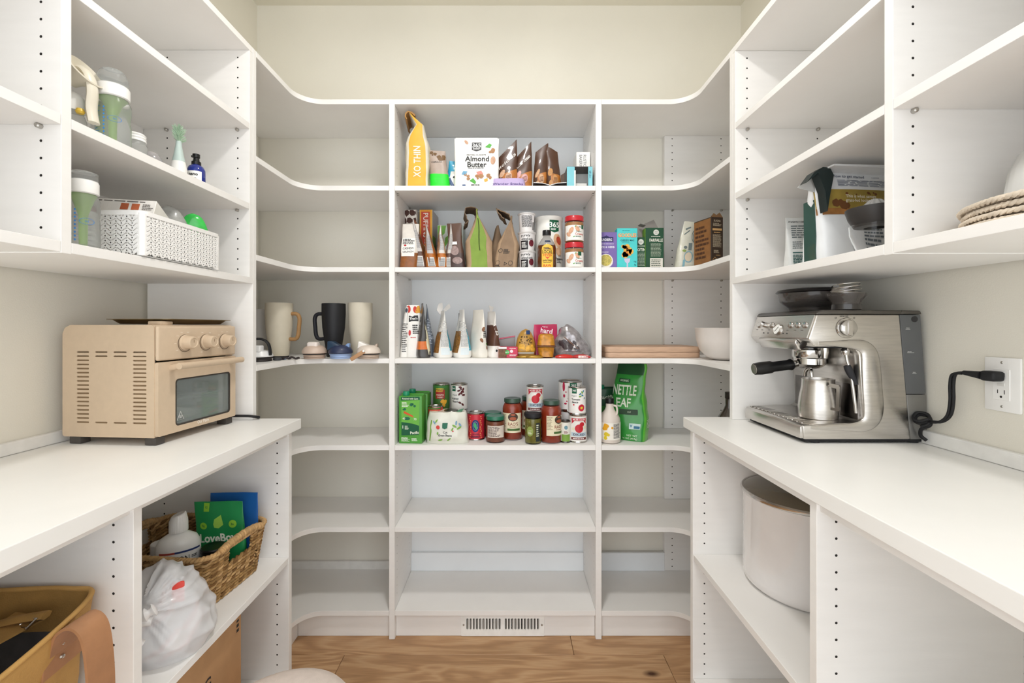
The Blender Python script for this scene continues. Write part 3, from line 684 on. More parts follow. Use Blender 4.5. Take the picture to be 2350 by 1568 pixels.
# three stacked cups
GD = 1.845
for k in range(3):
    z = Z2+E+k*.0775
    T = thing('yogurt_cup', ('black and white almond butter cup, bottom of the stack of three', 'black and white almond butter cup with red fruit, middle of the stack of three', 'white cup with grey small print, top of the stack of three')[k], 'cup', (X(1210, GD), GD+.05, z), (0, 0, 20)[k], 'stacked cups beside the white tub')
    g = [(.028, .0), (.030, .001), (.0345, .070), (.0375, .072), (.0375, .0755), (.001, .076)]
    obj('cup_body', lathe(g, 36), mat('E3E0DF', .35, coat=.3), T)
    obj('lid', lathe([(.0378, .073), (.0383, .074), (.0378, .0767), (.034, .0771), (.001, .0771)], 36), mat('D0CDCB', .25, coat=.4), T)
    sf = s_cyl(lambda v: .030+.0045*v/.070)
    if k < 2:
        sticker(T, sf, 'black_panel', [rect2(-.026, .004, .004, .040, 8, 4)], mat('1B171B', .4), .0006)
        sticker(T, sf, 'picture', [ell2(.011, .014, .018, .030)], mat('6A2430', .4, var=.4, vs=150), .0008)
        sticker(T, sf, 'lettering', [txt('purely', .014, -.006, .060, bold=.01), txt('elizabeth', .013, .0, .047, bold=.01, w=.044)], INK, .001)
        sticker(T, sf, 'small_print', [lines2(-.022, .0, .010, .034, 5, k+2)], WHT, .001)
    else:
        sticker(T, sf, 'small_print', [lines2(-.032, .010, .018, .066, 12, 5, jag=.05)], INK, .0008)
        sticker(T, sf, 'barcode', [join(*[rect2(.012+.0016*i, .0128+.0016*i, .008, .040, 1, 1) for i in range(6)])], INK, .0008)
        sticker(T, sf, 'black_panel', [rect2(.024, .038, .004, .066, 4, 4)], mat('241F22', .4), .0006)
# white tub
T = thing('oat_tub', 'tall white cardboard tub with green badge and peach picture behind the syrup bottle', 'tub', (X(1262, 1.90), 1.955, Z2+E), 0, G2)
obj('tub_body', lathe([(.0575, .0), (.0585, .002), (.0585, .222), (.0575, .224)], 44), mat('EFEDE6', .45, coat=.2), T)
obj('lid', lathe([(.0595, .212), (.060, .214), (.060, .228), (.058, .2295), (.001, .2285)], 44), mat('ECEAE4', .35), T)
sf = s_cyl(.0585)
sticker(T, sf, 'badge', [rect2(-.002, .040, .164, .210, 8, 2), fan2([(-.002, .165), (.019, .158), (.040, .165)])], mat('0E5B3C', .45), .001)
sticker(T, sf, 'lettering', [txt('365', .030, .019, .190, bold=.02), lines2(.004, .034, .168, .176, 2, 2)], WHT, .0016)
sticker(T, sf, 'picture', [ell2(.020, .030, .036, .125, rot=20), ell2(.014, .02, .014, .09), ell2(.016, .020, .042, .08)], mat('DDB48E', .5, var=.25, vs=60), .0009)
sticker(T, sf, 'picture', [ell2(.012, .018, .040, .125, rot=20)], mat('B5472E', .5, var=.3, vs=60), .0014)
sticker(T, sf, 'lettering', [txt('Old', .012, .046, .062, bold=.01), txt('Fashioned', .013, .050, .050, bold=.02), lines2(.03, .06, .03, .05, 3, 9)], INK, .001)
# syrup bottle
T = thing('syrup_bottle', 'glass bottle of brown honey with black cap and yellow label', 'bottle', (X(1256, 1.835), 1.865, Z2+E), 0, G2)
pr = [(.036, .0), (.038, .004), (.038, .085), (.036, .098), (.024, .118), (.0155, .130), (.0145, .142)]
obj('glass', lathe(pr, 36), GLASSC, T)
obj('syrup', lathe([(.034, .003), (.036, .006), (.036, .085), (.034, .095), (.001, .095)], 36), mat('6E3A14', .1, coat=.6, var=.1), T)
obj('cap', lathe([(.0165, .138), (.0175, .139), (.0172, .157), (.016, .1585), (.001, .1585)], 28), BLK, T)
sf = s_cyl(.038)
sticker(T, sf, 'paper_label', [rect2(-.024, .024, .003, .075, 10, 3), fan2([(-.024, .0749), (.024, .0749), (.022, .086), (.012, .094), (0, .097), (-.012, .094), (-.022, .086)])], mat('F0C24B', .5), .0006)
sticker(T, sf, 'lettering', [txt('LOCAL', .019, 0, .066, bold=.015, w=.042), txt('UNFILTERED', .010, 0, .030, bold=.02, w=.038), lines2(-.016, .016, .080, .084, 1, 2), lines2(-.016, .016, .020, .024, 1, 3)], INK, .0012)
sticker(T, sf, 'orange_lettering', [txt('HIVES', .014, 0, .053, bold=.02), fan2([(-.010, .046), (.010, .046), (0, .036)]), txt('RAW', .014, 0, .010, bold=.02)], mat('D4542A', .5), .0013)
sticker(T, s_cyl(lambda v: .036-.6*(v-.098) if v > .098 else .036), 'neck_label', [rect2(-.012, .016, .104, .113, 6, 2)], mat('2E3A52', .5), .0008)
# peanut butter jars
for k in range(2):
    z = Z2+E+k*.1085
    T, sf = jar('peanut_butter_jar', ('peanut butter jar with red lid and white label, bottom of the stacked pair', 'peanut butter jar with red lid and white label, top of the stacked pair')[k], (X(1320, 1.845), 1.875, z), .0385, .108, mat('B98450', .45, coat=.4), mat('C01F2C', .35, coat=.3), lr=.0365, lh=.021, sh=.012, group='peanut butter jars')
    sticker(T, sf, 'paper_label', [rect2(-.048, .048, .006, .067, 20, 3)], mat('F0EEE8', .5), .0006)
    sticker(T, sf, 'peanuts', [ell2(.009, .016, -.018, .045, rot=-30), ell2(.008, .013, .008, .052, rot=30), ell2(.007, .012, -.030, .030, rot=50)], mat('D9A98A', .5, var=.2, vs=100), .001)
    sticker(T, sf, 'badge', [rect2(.010, .026, .052-.0*k, .068, 4, 2)] if k == 0 else [rect2(.026, .040, .052, .068, 4, 2)], mat('0E5B3C', .5), .0012)
    sticker(T, sf, 'red_lettering', [txt('Creamy', .012, .018, .030, bold=.02)], mat('B5432E', .5), .0012)
    sticker(T, sf, 'lettering', [txt('Organic', .008, .014, .041), lines2(.0, .034, .018, .024, 2, 2), txt('365', .008, .018, .060, bold=.02)], mat('2A5A48', .5), .0016)
    sticker(T, sf, 'leaf', [ell2(.004, .002, .0, .062, rot=40), ell2(.004, .002, -.006, .020, rot=30)], mat('5FA14A', .5), .0012)
# ================================================================== RIGHT CORNER, second shelf
G3 = 'food boxes on the right corner shelf'
T, fr, rt, lf, tp = carton('rice_box', 'purple rice box with a bowl of rice pictured, half behind the middle post', (X(1396, 1.83)+.000, 1.86, Z2+E), 0, .078, .04, .147, mat('7A66A8', .5), G3)
sticker(T, fr, 'badge', [rect2(-.034, .022, .108, .127, 1, 1), fan2([(-.02, .126), (-.006, .134), (.008, .126)])], mat('2E2C5E', .5))
sticker(T, fr, 'lettering', [txt('LUNDBERG', .014, -.006, .116, bold=.02, w=.046), txt('RICE & HERB', .011, -.004, .086, bold=.02, w=.062), lines2(-.03, .03, .097, .101, 1, 3), txt('ORGANIC', .007, -.012, .066, w=.03)], mat('EDEAF5', .5), .0009)
sticker(T, fr, 'bowl', [ell2(.029, .029, -.008, .030)], mat('EDE8DE', .5), .0009)
sticker(T, fr, 'rice', [ell2(.024, .023, -.008, .033)], mat('C9B85E', .5, var=.4, vs=300), .0013)
T, fr, rt, lf, tp = carton('pasta_box', 'turquoise pasta box with orange noodles on a fork pictured', (X(1441, 1.825), 1.855, Z2+E), 0, .082, .04, .162, mat('4CCBCB', .5), G3)
sticker(T, fr, 'lettering', [txt('GOODLES', .021, 0, .133, bold=.04, w=.074)], mat('E6592B', .5), .0006)
sticker(T, fr, 'lettering', [txt('GOODLES', .019, 0, .1335, bold=.005, w=.070)], mat('F6D98A', .5), .0010)
sticker(T, fr, 'small_lettering', [txt('CHEDDY MAC', .0095, 0, .113, bold=.02, w=.056), lines2(-.022, .022, .104, .107, 1, 2), lines2(-.02, .02, .150, .153, 1, 5), txt('10g', .008, .031, .026, bold=.02), txt('5g', .008, .031, .014, bold=.02)], mat('15535C', .5))
sticker(T, fr, 'noodles', [blobs2(-.020, .016, .048, .088, 16, .010, 8)], mat('F0B24A', .5, var=.3, vs=150), .0006)
sticker(T, fr, 'sauce', [blobs2(-.012, .010, .055, .08, 4, .005, 9)], mat('D97A2E', .5), .0009)
sticker(T, fr, 'fork', [fan2([(-.014, .040), (.012, .040), (.009, .026), (.003, .020), (.003, .0), (-.003, .0), (-.003, .020), (-.010, .026)])], mat('C9C3DC', .5), .0009)
DKG = mat('1D4A31', .5)
def pasta(label, px, D, w, h, lx, tw, lt, name='pasta_box'):
    T, fr, rt, lf, tp = carton(name, label, (X(px, D), D+.03, Z2+E), 0, w, .04, h, DKG, G3)
    sticker(T, fr, 'badge', [ell2(.0115, .0115, lx, h-.019)], mat('DADBD2', .5))
    sticker(T, fr, 'badge_print', [txt('whole', .005, lx, h-.016), txt('foods', .005, lx, h-.022)], INK, .0010)
    sticker(T, fr, 'lettering', [txt(lt, .017, lx, h-.051, bold=.02, w=tw), lines2(lx-.02, lx+.02, h-.038, h-.034, 1, 4)], mat('EDEBDF', .5))
    sticker(T, fr, 'small_print', [lines2(lx-.022, lx+.022, h-.118, h-.062, 11, 6, .35, .1)], mat('B9C2AE', .5))
    sticker(T, fr, 'panel', [rect2(lx-.025, lx+.027, .0, h-.124)], mat('E3DDD2', .5))
    sticker(T, fr, 'panel_print', [lines2(lx-.02, lx+.02, .003, h-.128, 5, 6, .4, .1)], mat('4A5A4A', .5), .0010)
    return T
pasta('dark green pasta box half hidden between the turquoise box and the farfalle box', 1470, 1.85, .058, .130, .004, .044, 'ROTINI')
T = pasta('tall dark green farfalle pasta box with its grey flap standing open', 1504, 1.845, .074, .168, .006, .054, 'FARFALLE')
obj('open_flap', fixg(prism([(-.037, -.02), (-.037, .02), (-.060, .022), (-.060, -.018)], .0, .001)), mat('8B857F', .7), T, 0).matrix_local = Matrix.Translation((-.0, .0, .166)) @ rotm('Y', 18)
obj('open_flap', xf(box(-.045, .045, -.0005, .0005, 0, .05), Matrix.Translation((-.008, .024, .150)) @ rotm('Y', -24) @ rotm('X', -12)), mat('8B857F', .7), T, 0)
obj('green_stripe', box(-.0385, -.0372, -.019, .019, 0, .165), mat('6C9A2E', .5, var=.3, vs=20), T, 0)
T, fr, rt, lf, tp = carton('tea_box', 'green box only showing its corner behind the purple rice box', (X(1412, 1.96), 2.02, Z2+E), 8, .05, .06, .175, mat('2C7A62', .5), G3)
# plastic bag of baking things and chocolate box
B = Bag(.105, .055, .185, wt=lambda t: .95-.15*t, crump=.004, seed=61, off=lambda t: (.030*t**1.5, 0), n=(3, 2.4))
T = bagthing('baking_kit_pouch', 'clear plastic pouch with printed whisk and spoon leaning left of the dark brown box', 'pouch', (X(1583, 1.80), 1.83, Z2+E), 8, B, [mat('CFCDBE', .3, coat=.5, var=.12, vs=25)], None, G3)
sticker(T, B.front, 'whisk_print', [ring2(.013, .0155, .012, .125, ry=1.8), ring2(.006, .0085, .012, .122, ry=2.6), rect2(-.014, .0, .068, .098, 3, 3), fan2([(-.03, .15), (-.01, .16), (-.012, .165), (-.032, .158)]), fan2([(-.034, .13), (-.012, .148), (-.014, .152), (-.036, .134)]), ell2(.007, .006, -.026, .080)], mat('6E7877', .5), .001)
sticker(T, B.front, 'spoon_print', [ring2(.017, .020, -.010, .042, ry=1.15), rect2(-.032, -.024, .0, .03, 1, 3)], mat('7FA9B5', .5), .001)
sticker(T, B.front, 'spoon_bowl', [ell2(.016, .018, -.010, .042)], mat('DCCBB2', .5), .0008)
sticker(T, B.front, 'leaf', [ell2(.007, .005, -.030, .066)], mat('8DA05A', .5), .0012)
T, fr, rt, lf, tp = carton('baking_mix_box', 'dark brown box with small cream print and torn kraft top', (X(1633, 1.71), 1.74, Z2+E), 14, .052, .10, .172, mat('3A2C22', .55), G3)
sticker(T, fr, 'lettering', [txt('SUGAR', .010, 0, .158, bold=.02, w=.03), lines2(-.018, .018, .138, .150, 3, 3), lines2(-.019, .019, .06, .108, 14, 4, .5, .15), lines2(-.015, .015, .038, .050, 3, 5)], mat('B5A68E', .5))
sticker(T, fr, 'gold_print', [rect2(-.02, .02, .122, .130), lines2(-.014, .016, .112, .118, 1, 8), txt('****', .012, .004, .030), ring2(.008, .01, -.010, .014, 4)], mat('C9A06A', .5))
obj('torn_top', join(fixg(prism([(-.026, .172), (.026, .172), (.012, .190), (-.002, .180), (-.014, .186)], -.049, -.048, 'y'))), mat('7A5A3C', .8), T, 0)
sticker(T, lf, 'side_print', [rect2(-.048, .048, .002, .168)], mat('8A5E34', .6, var=.2, vs=30))
sticker(T, lf, 'lettering', [lines2(-.04, .04, .02, .15, 8, 5)], mat('4A2C1A', .6), .001)

# ================================================================== LEFT CORNER, tumblers on the third shelf
G4 = 'insulated travel mugs on the left corner shelf'
def mug(label, px, D, r0, r1, h, c, handle=None, hc=None, base=None, rough=.55):
    T = thing('travel_mug', label, 'mug', (X(px, D), D, Z3+E), 0, G4)
    m = mat(c, rough, var=.03)
    obj('mug_body', lathe([(r0-.002, .0), (r0, .002), (r0+(r1-r0)*.35, h*.25), (r0+(r1-r0)*.85, h*.55), (r1, h*.8), (r1, h-.003), (r1-.001, h), (r1-.003, h-.001), (r1-.004, h-.02), (r0-.004, .01), (.001, .008)], 40, cap=False), m, T)
    if handle:
        s = handle; k = r1*.9
        P = [(s*(k-.004), 0, h*.80), (s*(k+.024), 0, h*.80), (s*(k+.036), 0, h*.72), (s*(k+.034), 0, h*.55), (s*(k+.030), 0, h*.40), (s*(k+.018), 0, h*.335), (s*(k-.012), 0, h*.345)]
        obj('handle', tube(smooth_path(P, 5), .0078, 10, flat=1.2), mat(hc, .6, bump=.1, bs=120), T, 60)
    if base: obj('base_ring', lathe([(r0+.0004, -.0004), (r0+.0012, .0), (r0+.0012, .006), (r0+.0004, .0065)], 40), BLKM, T)
    return T
mug('tall cream travel mug with a tan handle on its right', 641, 1.87, .036, .0525, .222, 'D8CFBB', 1, 'A98153', True)
mug('tall black travel mug with a black handle on its left', 766, 1.90, .028, .0475, .222, '17171B', -1, '1B1B22')
mug('tall cream tumbler without handle behind the tan-strapped lid', 827, 1.93, .033, .050, .226, 'D3CBB9')
mug('plain grey tumbler half hidden by the left end panel', 592, 1.93, .032, .0365, .200, 'C9C5C0')
def lidt(label, px, D, c0, c1, c2, kind, rz=0):
    T = thing('tumbler_lid', label, 'lid', (X(px, D), D, Z3+E), rz, 'loose mug lids on the left corner shelf')
    obj('thread', lathe([(.038, .0), (.040, .002), (.039, .005), (.041, .008), (.039, .011), (.041, .014), (.041, .017), (.001, .017)], 40), mat(c2, .45), T)
    obj('seal_ring', lathe([(.0415, .016), (.043, .018), (.0415, .0205), (.03, .0205)], 40), BLKM if kind != 'navy' else mat('9DB4DB', .4), T)
    obj('lid_body', lathe([(.044, .0205), (.0465, .023), (.046, .030), (.040, .042), (.030, .050), (.018, .053), (.001, .054)], 40), mat(c0, .42, coat=.2), T)
    return T
LD = 1.795
T = lidt('beige dome lid with a pale pink sip cap facing front', 722, LD, 'C9B3A3', 0, 'B39C8B', 'b')
obj('sip_cap', mv(bev(box(-.021, .021, -.016, .02, 0, .030), .009, 4), 0, -.012, .036), mat('E8DDD6', .35, coat=.3), T, 60)
obj('cap_recess', mv(bev(box(-.023, .023, -.016, .02, 0, .006), .002, 2), 0, -.013, .034), mat('6E5C52', .6), T, 60)
T = lidt('navy dome lid with slanted navy cap and light blue thread', 782, LD, '2A3350', 0, '9DB4DB', 'navy')
obj('sip_cap', xf(bev(prism([(-.046, .0), (.030, -.004), (.016, .010), (-.024, .034), (-.044, .036)], -.018, .018, 'y'), .004, 3), Matrix.Translation((0, -.006, .034))), mat('223A52', .35, coat=.3), T, 50)
obj('spout', xf(bev(prism([(.014, .012), (.036, .006), (.036, .026), (.030, .026)], -.010, .010, 'y'), .002, 2), Matrix.Translation((0, 0, .034))), mat('7E9CCB', .4), T, 50)
T = lidt('cream dome lid with white cap and tan leather strap', 846, LD, 'DCCFC2', 0, 'B8A595', 'c')
obj('sip_cap', xf(bev(prism([(-.040, .0), (.020, -.002), (.016, .012), (-.030, .034), (-.036, .034)], -.018, .018, 'y'), .004, 3), Matrix.Translation((0, 0, .034))), mat('EFEAE4', .35, coat=.3), T, 50)
obj('strap', xf(bev(box(-.052, .010, -.002, .002, -.0075, .0075), .0015, 2), Matrix.Translation((-.010, -.047, .026)) @ rotm('Y', -32)), mat('B98E68', .6), T, 50)
obj('stud', xf(lathe([(.005, 0), (.004, .003), (.001, .0035)], 16), Matrix.Translation((-.004, -.049, .032)) @ rotm('X', 90)), WHT, T)
obj('spout', xf(bev(prism([(.016, .012), (.036, .006), (.036, .026), (.032, .026)], -.010, .010, 'y'), .002, 2), Matrix.Translation((0, 0, .032))), mat('B5A496', .4), T, 50)
# white and black lid with carry loop
T = thing('tumbler_lid', 'black and white lid with a tall black carry loop, leftmost loose lid', 'lid', (X(597, 1.66), 1.66, Z3+E), 0, 'loose mug lids on the left corner shelf')
obj('lid_body', lathe([(.038, .0), (.040, .002), (.038, .008), (.041, .012), (.041, .016), (.001, .016)], 36), mat('2A2422', .5), T)
obj('white_ring', lathe([(.043, .016), (.044, .020), (.036, .036), (.024, .040), (.001, .040)], 36), mat('F2F2F2', .3, coat=.3), T)
obj('cap', mv(bev(box(-.012, .020, -.03, .0, 0, .024), .005, 3), 0, -.008, .034), mat('F4F4F4', .3, coat=.3), T, 60)
obj('cap_hinge', mv(bev(box(-.014, .008, -.032, -.01, 0, .018), .006, 3), -.006, -.010, .030), BLK, T, 60)
obj('carry_loop', tube(smooth_path([(-.045, -.01, .030), (-.043, -.01, .060), (-.02, -.01, .078), (.012, -.01, .080), (.034, -.01, .066), (.042, -.01, .040), (.043, -.01, .022)], 6), .0045, 8, flat=1.7), BLKM, T, 60)
# small gaskets
def small(name, label, px, D, g, m, cat, rz=0):
    T = tag(obj(name, g, m, None, 60), label, cat, 'small mug gaskets on the left corner shelf'); T.location = (X(px, D), D, Z3+E); T.rotation_euler[2] = radians(rz); return T
small('rubber_gasket', 'dark grey oval rubber gasket beside the lid with the carry loop', 637, 1.70, lathe([(.010, 0), (.016, .002), (.015, .009), (.008, .011), (.001, .011)], 20), mat('3E3F42', .6), 'gasket')
small('rubber_gasket', 'dark brown twisted rubber strip left of the beige lid', 668, 1.73, tube(smooth_path([(-.032, .004, .004), (-.02, -.004, .008), (-.008, .003, .004), (.004, -.003, .010), (.016, .003, .004), (.030, 0, .007)], 5), .0038, 8, flat=1.5), mat('3B3434', .6), 'gasket')
small('silicone_seal', 'light blue silicone seal lying at the foot of the tan-handled mug', 646, 1.75, lathe([(.016, 0), (.019, .001), (.018, .004), (.014, .004), (.013, .001)], 24), mat('93AFCC', .5), 'seal')

# ================================================================== MIDDLE UNIT, third food shelf
G5 = 'snack pouches on the third middle shelf'
def pouch3(label, px, D, w, d, h, rz, seed, mats, reg, lean=(0, 0), dt=None, wt=None, nm='snack_pouch', cr=.0026):
    B = Bag(w, d, h, wt=wt or (lambda t: 1-.22*t**2), crump=cr, seed=seed, n=(3.6, 2.3), off=lambda t: (lean[0]*t, lean[1]*t), dt=dt or (lambda t: max(.05, 1-1.0*t**1.05)*(min(1, .85+t*3))))
    T = bagthing(nm, label, 'pouch', (X(px, D), D+.045, Z3+E), rz, B, mats, reg, G5)
    return T, B
WP = mat('E9E7E2', .38, coat=.3, var=.03)
T, B = pouch3('white fruit bar pouch with black oval badge and mango pictures, leaning left', 945, 1.835, .060, .045, .215, 10, 71, [WP, mat('D9D6D0', .4)], side_reg, (-.004, 0), dt=lambda t: max(.15, 1-.8*t), wt=lambda t: 1-.12*t)
sticker(T, B.front, 'badge', [fan2([(-.018, .145), (.020, .148), (.018, .172), (-.018, .170)])], INK, .001)
sticker(T, B.front, 'lettering', [txt("That's", .013, 0, .159, 3, bold=.02, w=.032)], WHT, .0015)
sticker(T, B.front, 'fruit_picture', [ell2(.008, .015, -.018, .198), ell2(.008, .014, .008, .196)], mat('C8372A', .5, var=.2), .001)
sticker(T, B.front, 'fruit_picture', [ell2(.009, .015, .022, .197), ell2(.006, .010, .014, .19)], mat('E0A032', .5, var=.2), .0012)
sticker(T, B.front, 'red_print', [ell2(.005, .012, -.016, .100), lines2(-.012, .018, .078, .084, 1, 2)], mat('C23A3A', .5), .001)
sticker(T, B.front, 'small_print', [lines2(-.004, .024, .095, .135, 5, 3)], INK, .001)
T, B = pouch3('narrow white pouch edge-on with grey print at the far left of the third shelf', 922, 1.84, .055, .036, .205, -74, 72, [WP, WP], side_reg, (0, .008), dt=lambda t: max(.3, 1-.65*t))
sticker(T, B.side, 'small_print', [lines2(-.012, .010, .02, .14, 16, 5, .4)], INK, .001)
sticker(T, B.side, 'berries', [ell2(.0035, .009, -.012, .190), ell2(.0035, .009, -.002, .192), ell2(.0035, .009, .008, .192)], mat('3A4250', .5), .0015)
OG = mat('D9722A', .45, coat=.3, var=.15)
T, B = pouch3('black foil pouch edge-on with orange band, right of the mango pouch', 966, 1.835, .10, .062, .222, -72, 73, [mat('3B3836', .3, coat=.5, var=.2), mat('33302E', .3, coat=.5, var=.2), OG], lambda th, t: 2 if .17 < t < .32 else 0, (0, -.004))
sticker(T, B.side, 'cream_strip', [fan2([(.004, .135), (.012, .13), (.024, .045), (.026, .01), (.016, .012), (.010, .05)])], mat('E5DFC0', .5), .0012)
T, B = pouch3('grey-blue foil pouch leaning behind the black and orange pouch', 984, 1.93, .09, .055, .222, -80, 74, [mat('6F747C', .3, coat=.5, var=.2), mat('5A6474', .35, coat=.5, var=.2)], side_reg, (0, -.018))
sticker(T, B.side, 'small_print', [lines2(-.018, .018, .05, .16, 16, 5)], mat('C3CBD6', .5), .001)
GR = mat('9A6B34', .6, var=.55, vs=160, bump=.6, bs=160)
def gr3(label, px, seed, lean, h, top=None):
    T, B = pouch3(label, px, 1.83, .100, .074, h, -68, seed, [WP, WP, GR, mat('3F9BB0', .4, coat=.3)], lambda th, t: 2 if (sin(th) > .35 and .10 < t < .55 and cos(th) < .72) else (3 if (sin(th) < -.3 and .15 < t < .6 and cos(th) > -.2) else 0), lean)
    sticker(T, B.side, 'small_print', [lines2(-.018, .014, .045, .150, 20, seed, .38, .2)], mat('7E8186', .5), .001)
    sticker(T, B.side, 'code_panel', [rect2(-.018, .016, .012, .040, 3, 2)], mat('DCE6EA', .5), .001)
    return T, B
T, B = gr3('white granola pouch with wide open wing-like top, first of the two granola windows', 1012, 75, (0, .0), .190)
obj('opened_top', join(fixg(prism([(-.004, .175), (-.018, .195), (-.010, .222), (.006, .226), (.008, .20)], -.03, -.028, 'x')), fixg(prism([(.008, .195), (.020, .19), (.040, .205), (.036, .222), (.026, .216)], -.028, -.026, 'x'))), mat('D5D2CE', .35, coat=.3), T, 30)
gr3('white granola pouch with pointed top, second of the two granola windows', 1056, 76, (0, .002), .195)
T, B = pouch3('black-backed pouch standing behind the two granola window pouches', 1052, 1.95, .09, .05, .185, -75, 77, [BLK, mat('4A4858', .4, coat=.3)], side_reg)
T, B = pouch3('cream nut pouch with almond pictures and green leaf, pointed top', 1095, 1.835, .10, .060, .195, -55, 78, [mat('E5E0D6', .42, coat=.2), mat('EAE6DC', .42, coat=.2)], side_reg)
sticker(T, B.side, 'almonds', [ell2(.005, .010, -.003, .115, rot=-15), ell2(.005, .009, -.010, .070, rot=10), ell2(.005, .008, .012, .040)], mat('8A5E40', .5, var=.3, vs=120), .001)
sticker(T, B.side, 'leaf', [ell2(.006, .003, .012, .054, rot=-30)], mat('5D9A3C', .5), .0012)
sticker(T, B.side, 'small_print', [lines2(-.004, .014, .08, .11, 4, 4)], INK, .001)
T, B = pouch3('brown and white pouch edge-on with cut pointed top, right of the nut pouch', 1129, 1.84, .09, .058, .188, -65, 79, [mat('5A392A', .45, coat=.2, var=.2), mat('6A4534', .45, coat=.2, var=.1), mat('E8E4DE', .4, coat=.2)], lambda th, t: 2 if (t < .25 or t > .72) else 0, (0, -.004))
sticker(T, B.side, 'lettering', [txt('BITES', .02, .002, .115, -82, bold=.02, w=.05)], mat('EDE8E2', .5), .001)
sticker(T, B.side, 'seals', [ell2(.004, .005, .0, .028), ell2(.004, .005, .012, .028)], INK, .001)
obj('opened_top', fixg(prism([(-.002, .185), (-.008, .214), (.014, .208), (.006, .186)], -.02, -.0185, 'x')), mat('CFCBC6', .4), T, 30)
T, B = pouch3('violet-grey pouch with dark top behind the cream nut pouch', 1086, 1.93, .08, .05, .175, -75, 80, [mat('5B5568', .4, coat=.3), mat('8C88A0', .4, coat=.3, var=.2)], side_reg, (0, .006))
# bar box
T, fr, rt, lf, tp = carton('bar_box', 'small pink-red fruit and nut bar box lying on its side', (X(1166, 1.84), 1.87, Z3+E), 0, .078, .06, .044, mat('C4274C', .45, coat=.2), G5)
sticker(T, fr, 'picture_panel', [fan2([(-.039, .001), (-.006, .001), (-.004, .026), (-.010, .043), (-.039, .043)])], mat('7A5238', .5, var=.4, vs=80))
sticker(T, fr, 'white_tab', [rect2(-.039, -.006, .036, .0435)], WHT, .0009)
sticker(T, fr, 'green_seal', [ell2(.009, .009, -.003, .022)], mat('3FA84A', .5), .0012)
sticker(T, fr, 'white_seal', [ell2(.0065, .0065, .014, .026), lines2(.006, .034, .006, .014, 2, 3), lines2(.006, .034, .036, .040, 1, 3)], mat('F1DDE2', .5), .0009)
sticker(T, fr, 'lettering', [txt('NUTS', .006, -.003, .022, bold=.02)], WHT, .0016)
T = thing('foil_box', 'grey box with open end standing behind the pink bar box', 'box', (X(1158, 1.93), 1.96, Z3+E), 0, G5)
obj('carton', bev(prism([(-.04, 0), (.045, 0), (.045, .082), (-.03, .070), (-.04, .05)], -.04, .04, 'y'), .001, 1), mat('8A8684', .4, metal=.2), T, 0)
obj('pink_strip', fixg(prism([(-.028, .071), (.045, .083), (.045, .088), (-.02, .078)], -.042, -.041, 'y')), mat('C45A70', .5), T, 0)
# pretzel snack bag (gold)
def lump(w, d, h, seed, amp=.25, sharp=1.0, nu=36, nt=16, off=None, wt=None):
    B = Bag(w, d, h, wt=wt or (lambda t: max(.04, (1-t**2.2)**.5)*(min(1, .75+t*1.2))), dt=(lambda t: max(.04, (1-t**2.2)**.5)*(min(1, .7+t*1.4))), n=(2.4, 2.0), crump=amp, seed=seed, off=off)
    return B
B = lump(.088, .07, .112, 81, .0035)
T = bagthing('pretzel_bag', 'small puffy gold snack bag with dark spots and blue tag', 'bag', (X(1207, 1.85), 1.875, Z3+.006), 0, B, [mat('B88A3A', .35, coat=.4, var=.25, vs=30)], None, G5)
sticker(T, B.front, 'spots', [blobs2(-.030, .026, .048, .080, 26, .0032, 4, 5)], mat('4A3418', .5), .0012)
sticker(T, B.front, 'window', [blobs2(-.026, .026, .020, .040, 8, .011, 5)], mat('E0A83A', .4, var=.3, vs=90), .001)
sticker(T, B.front, 'blue_tag', [rect2(.0, .016, .088, .104, 3, 3)], mat('23406E', .5), .002)
sticker(T, B.front, 'base_print', [rect2(-.034, .030, .010, .018, 6, 2)], mat('D9D2C2', .4), .0014)
for k, (px, yy) in enumerate(((1204, 1.825), (1226, 1.815))):
    B = lump(.075, .03, .012+.001*k, 82+k, .001)
    bagthing('gold_packet', ('flat gold snack packet under the gold spotted bag, left one', 'flat gold snack packet on the shelf before the fruit cups')[k], 'packet', (X(px, yy), yy, Z3+E), 0, B, [mat('A8812F', .3, metal=.3, var=.2)], None, G5, 8, 24)
# pink hard candy bag
B = Bag(.105, .03, .135, wt=lambda t: 1-.04*t, crump=.003, seed=84, n=(3, 3), dt=lambda t: max(.06, 1-t))
T = bagthing('candy_bag', 'magenta candy bag with white lettering leaning behind the peach cups', 'bag', (X(1253, 1.885), 1.915, Z3+E), 10, B, [mat('B81E52', .35, coat=.4, var=.08)], None, G5)
sticker(T, B.front, 'lettering', [txt('hard', .030, .004, .108, -8, bold=.02), txt('organic', .009, -.002, .126, -8)], mat('F4E6EC', .5), .0012)
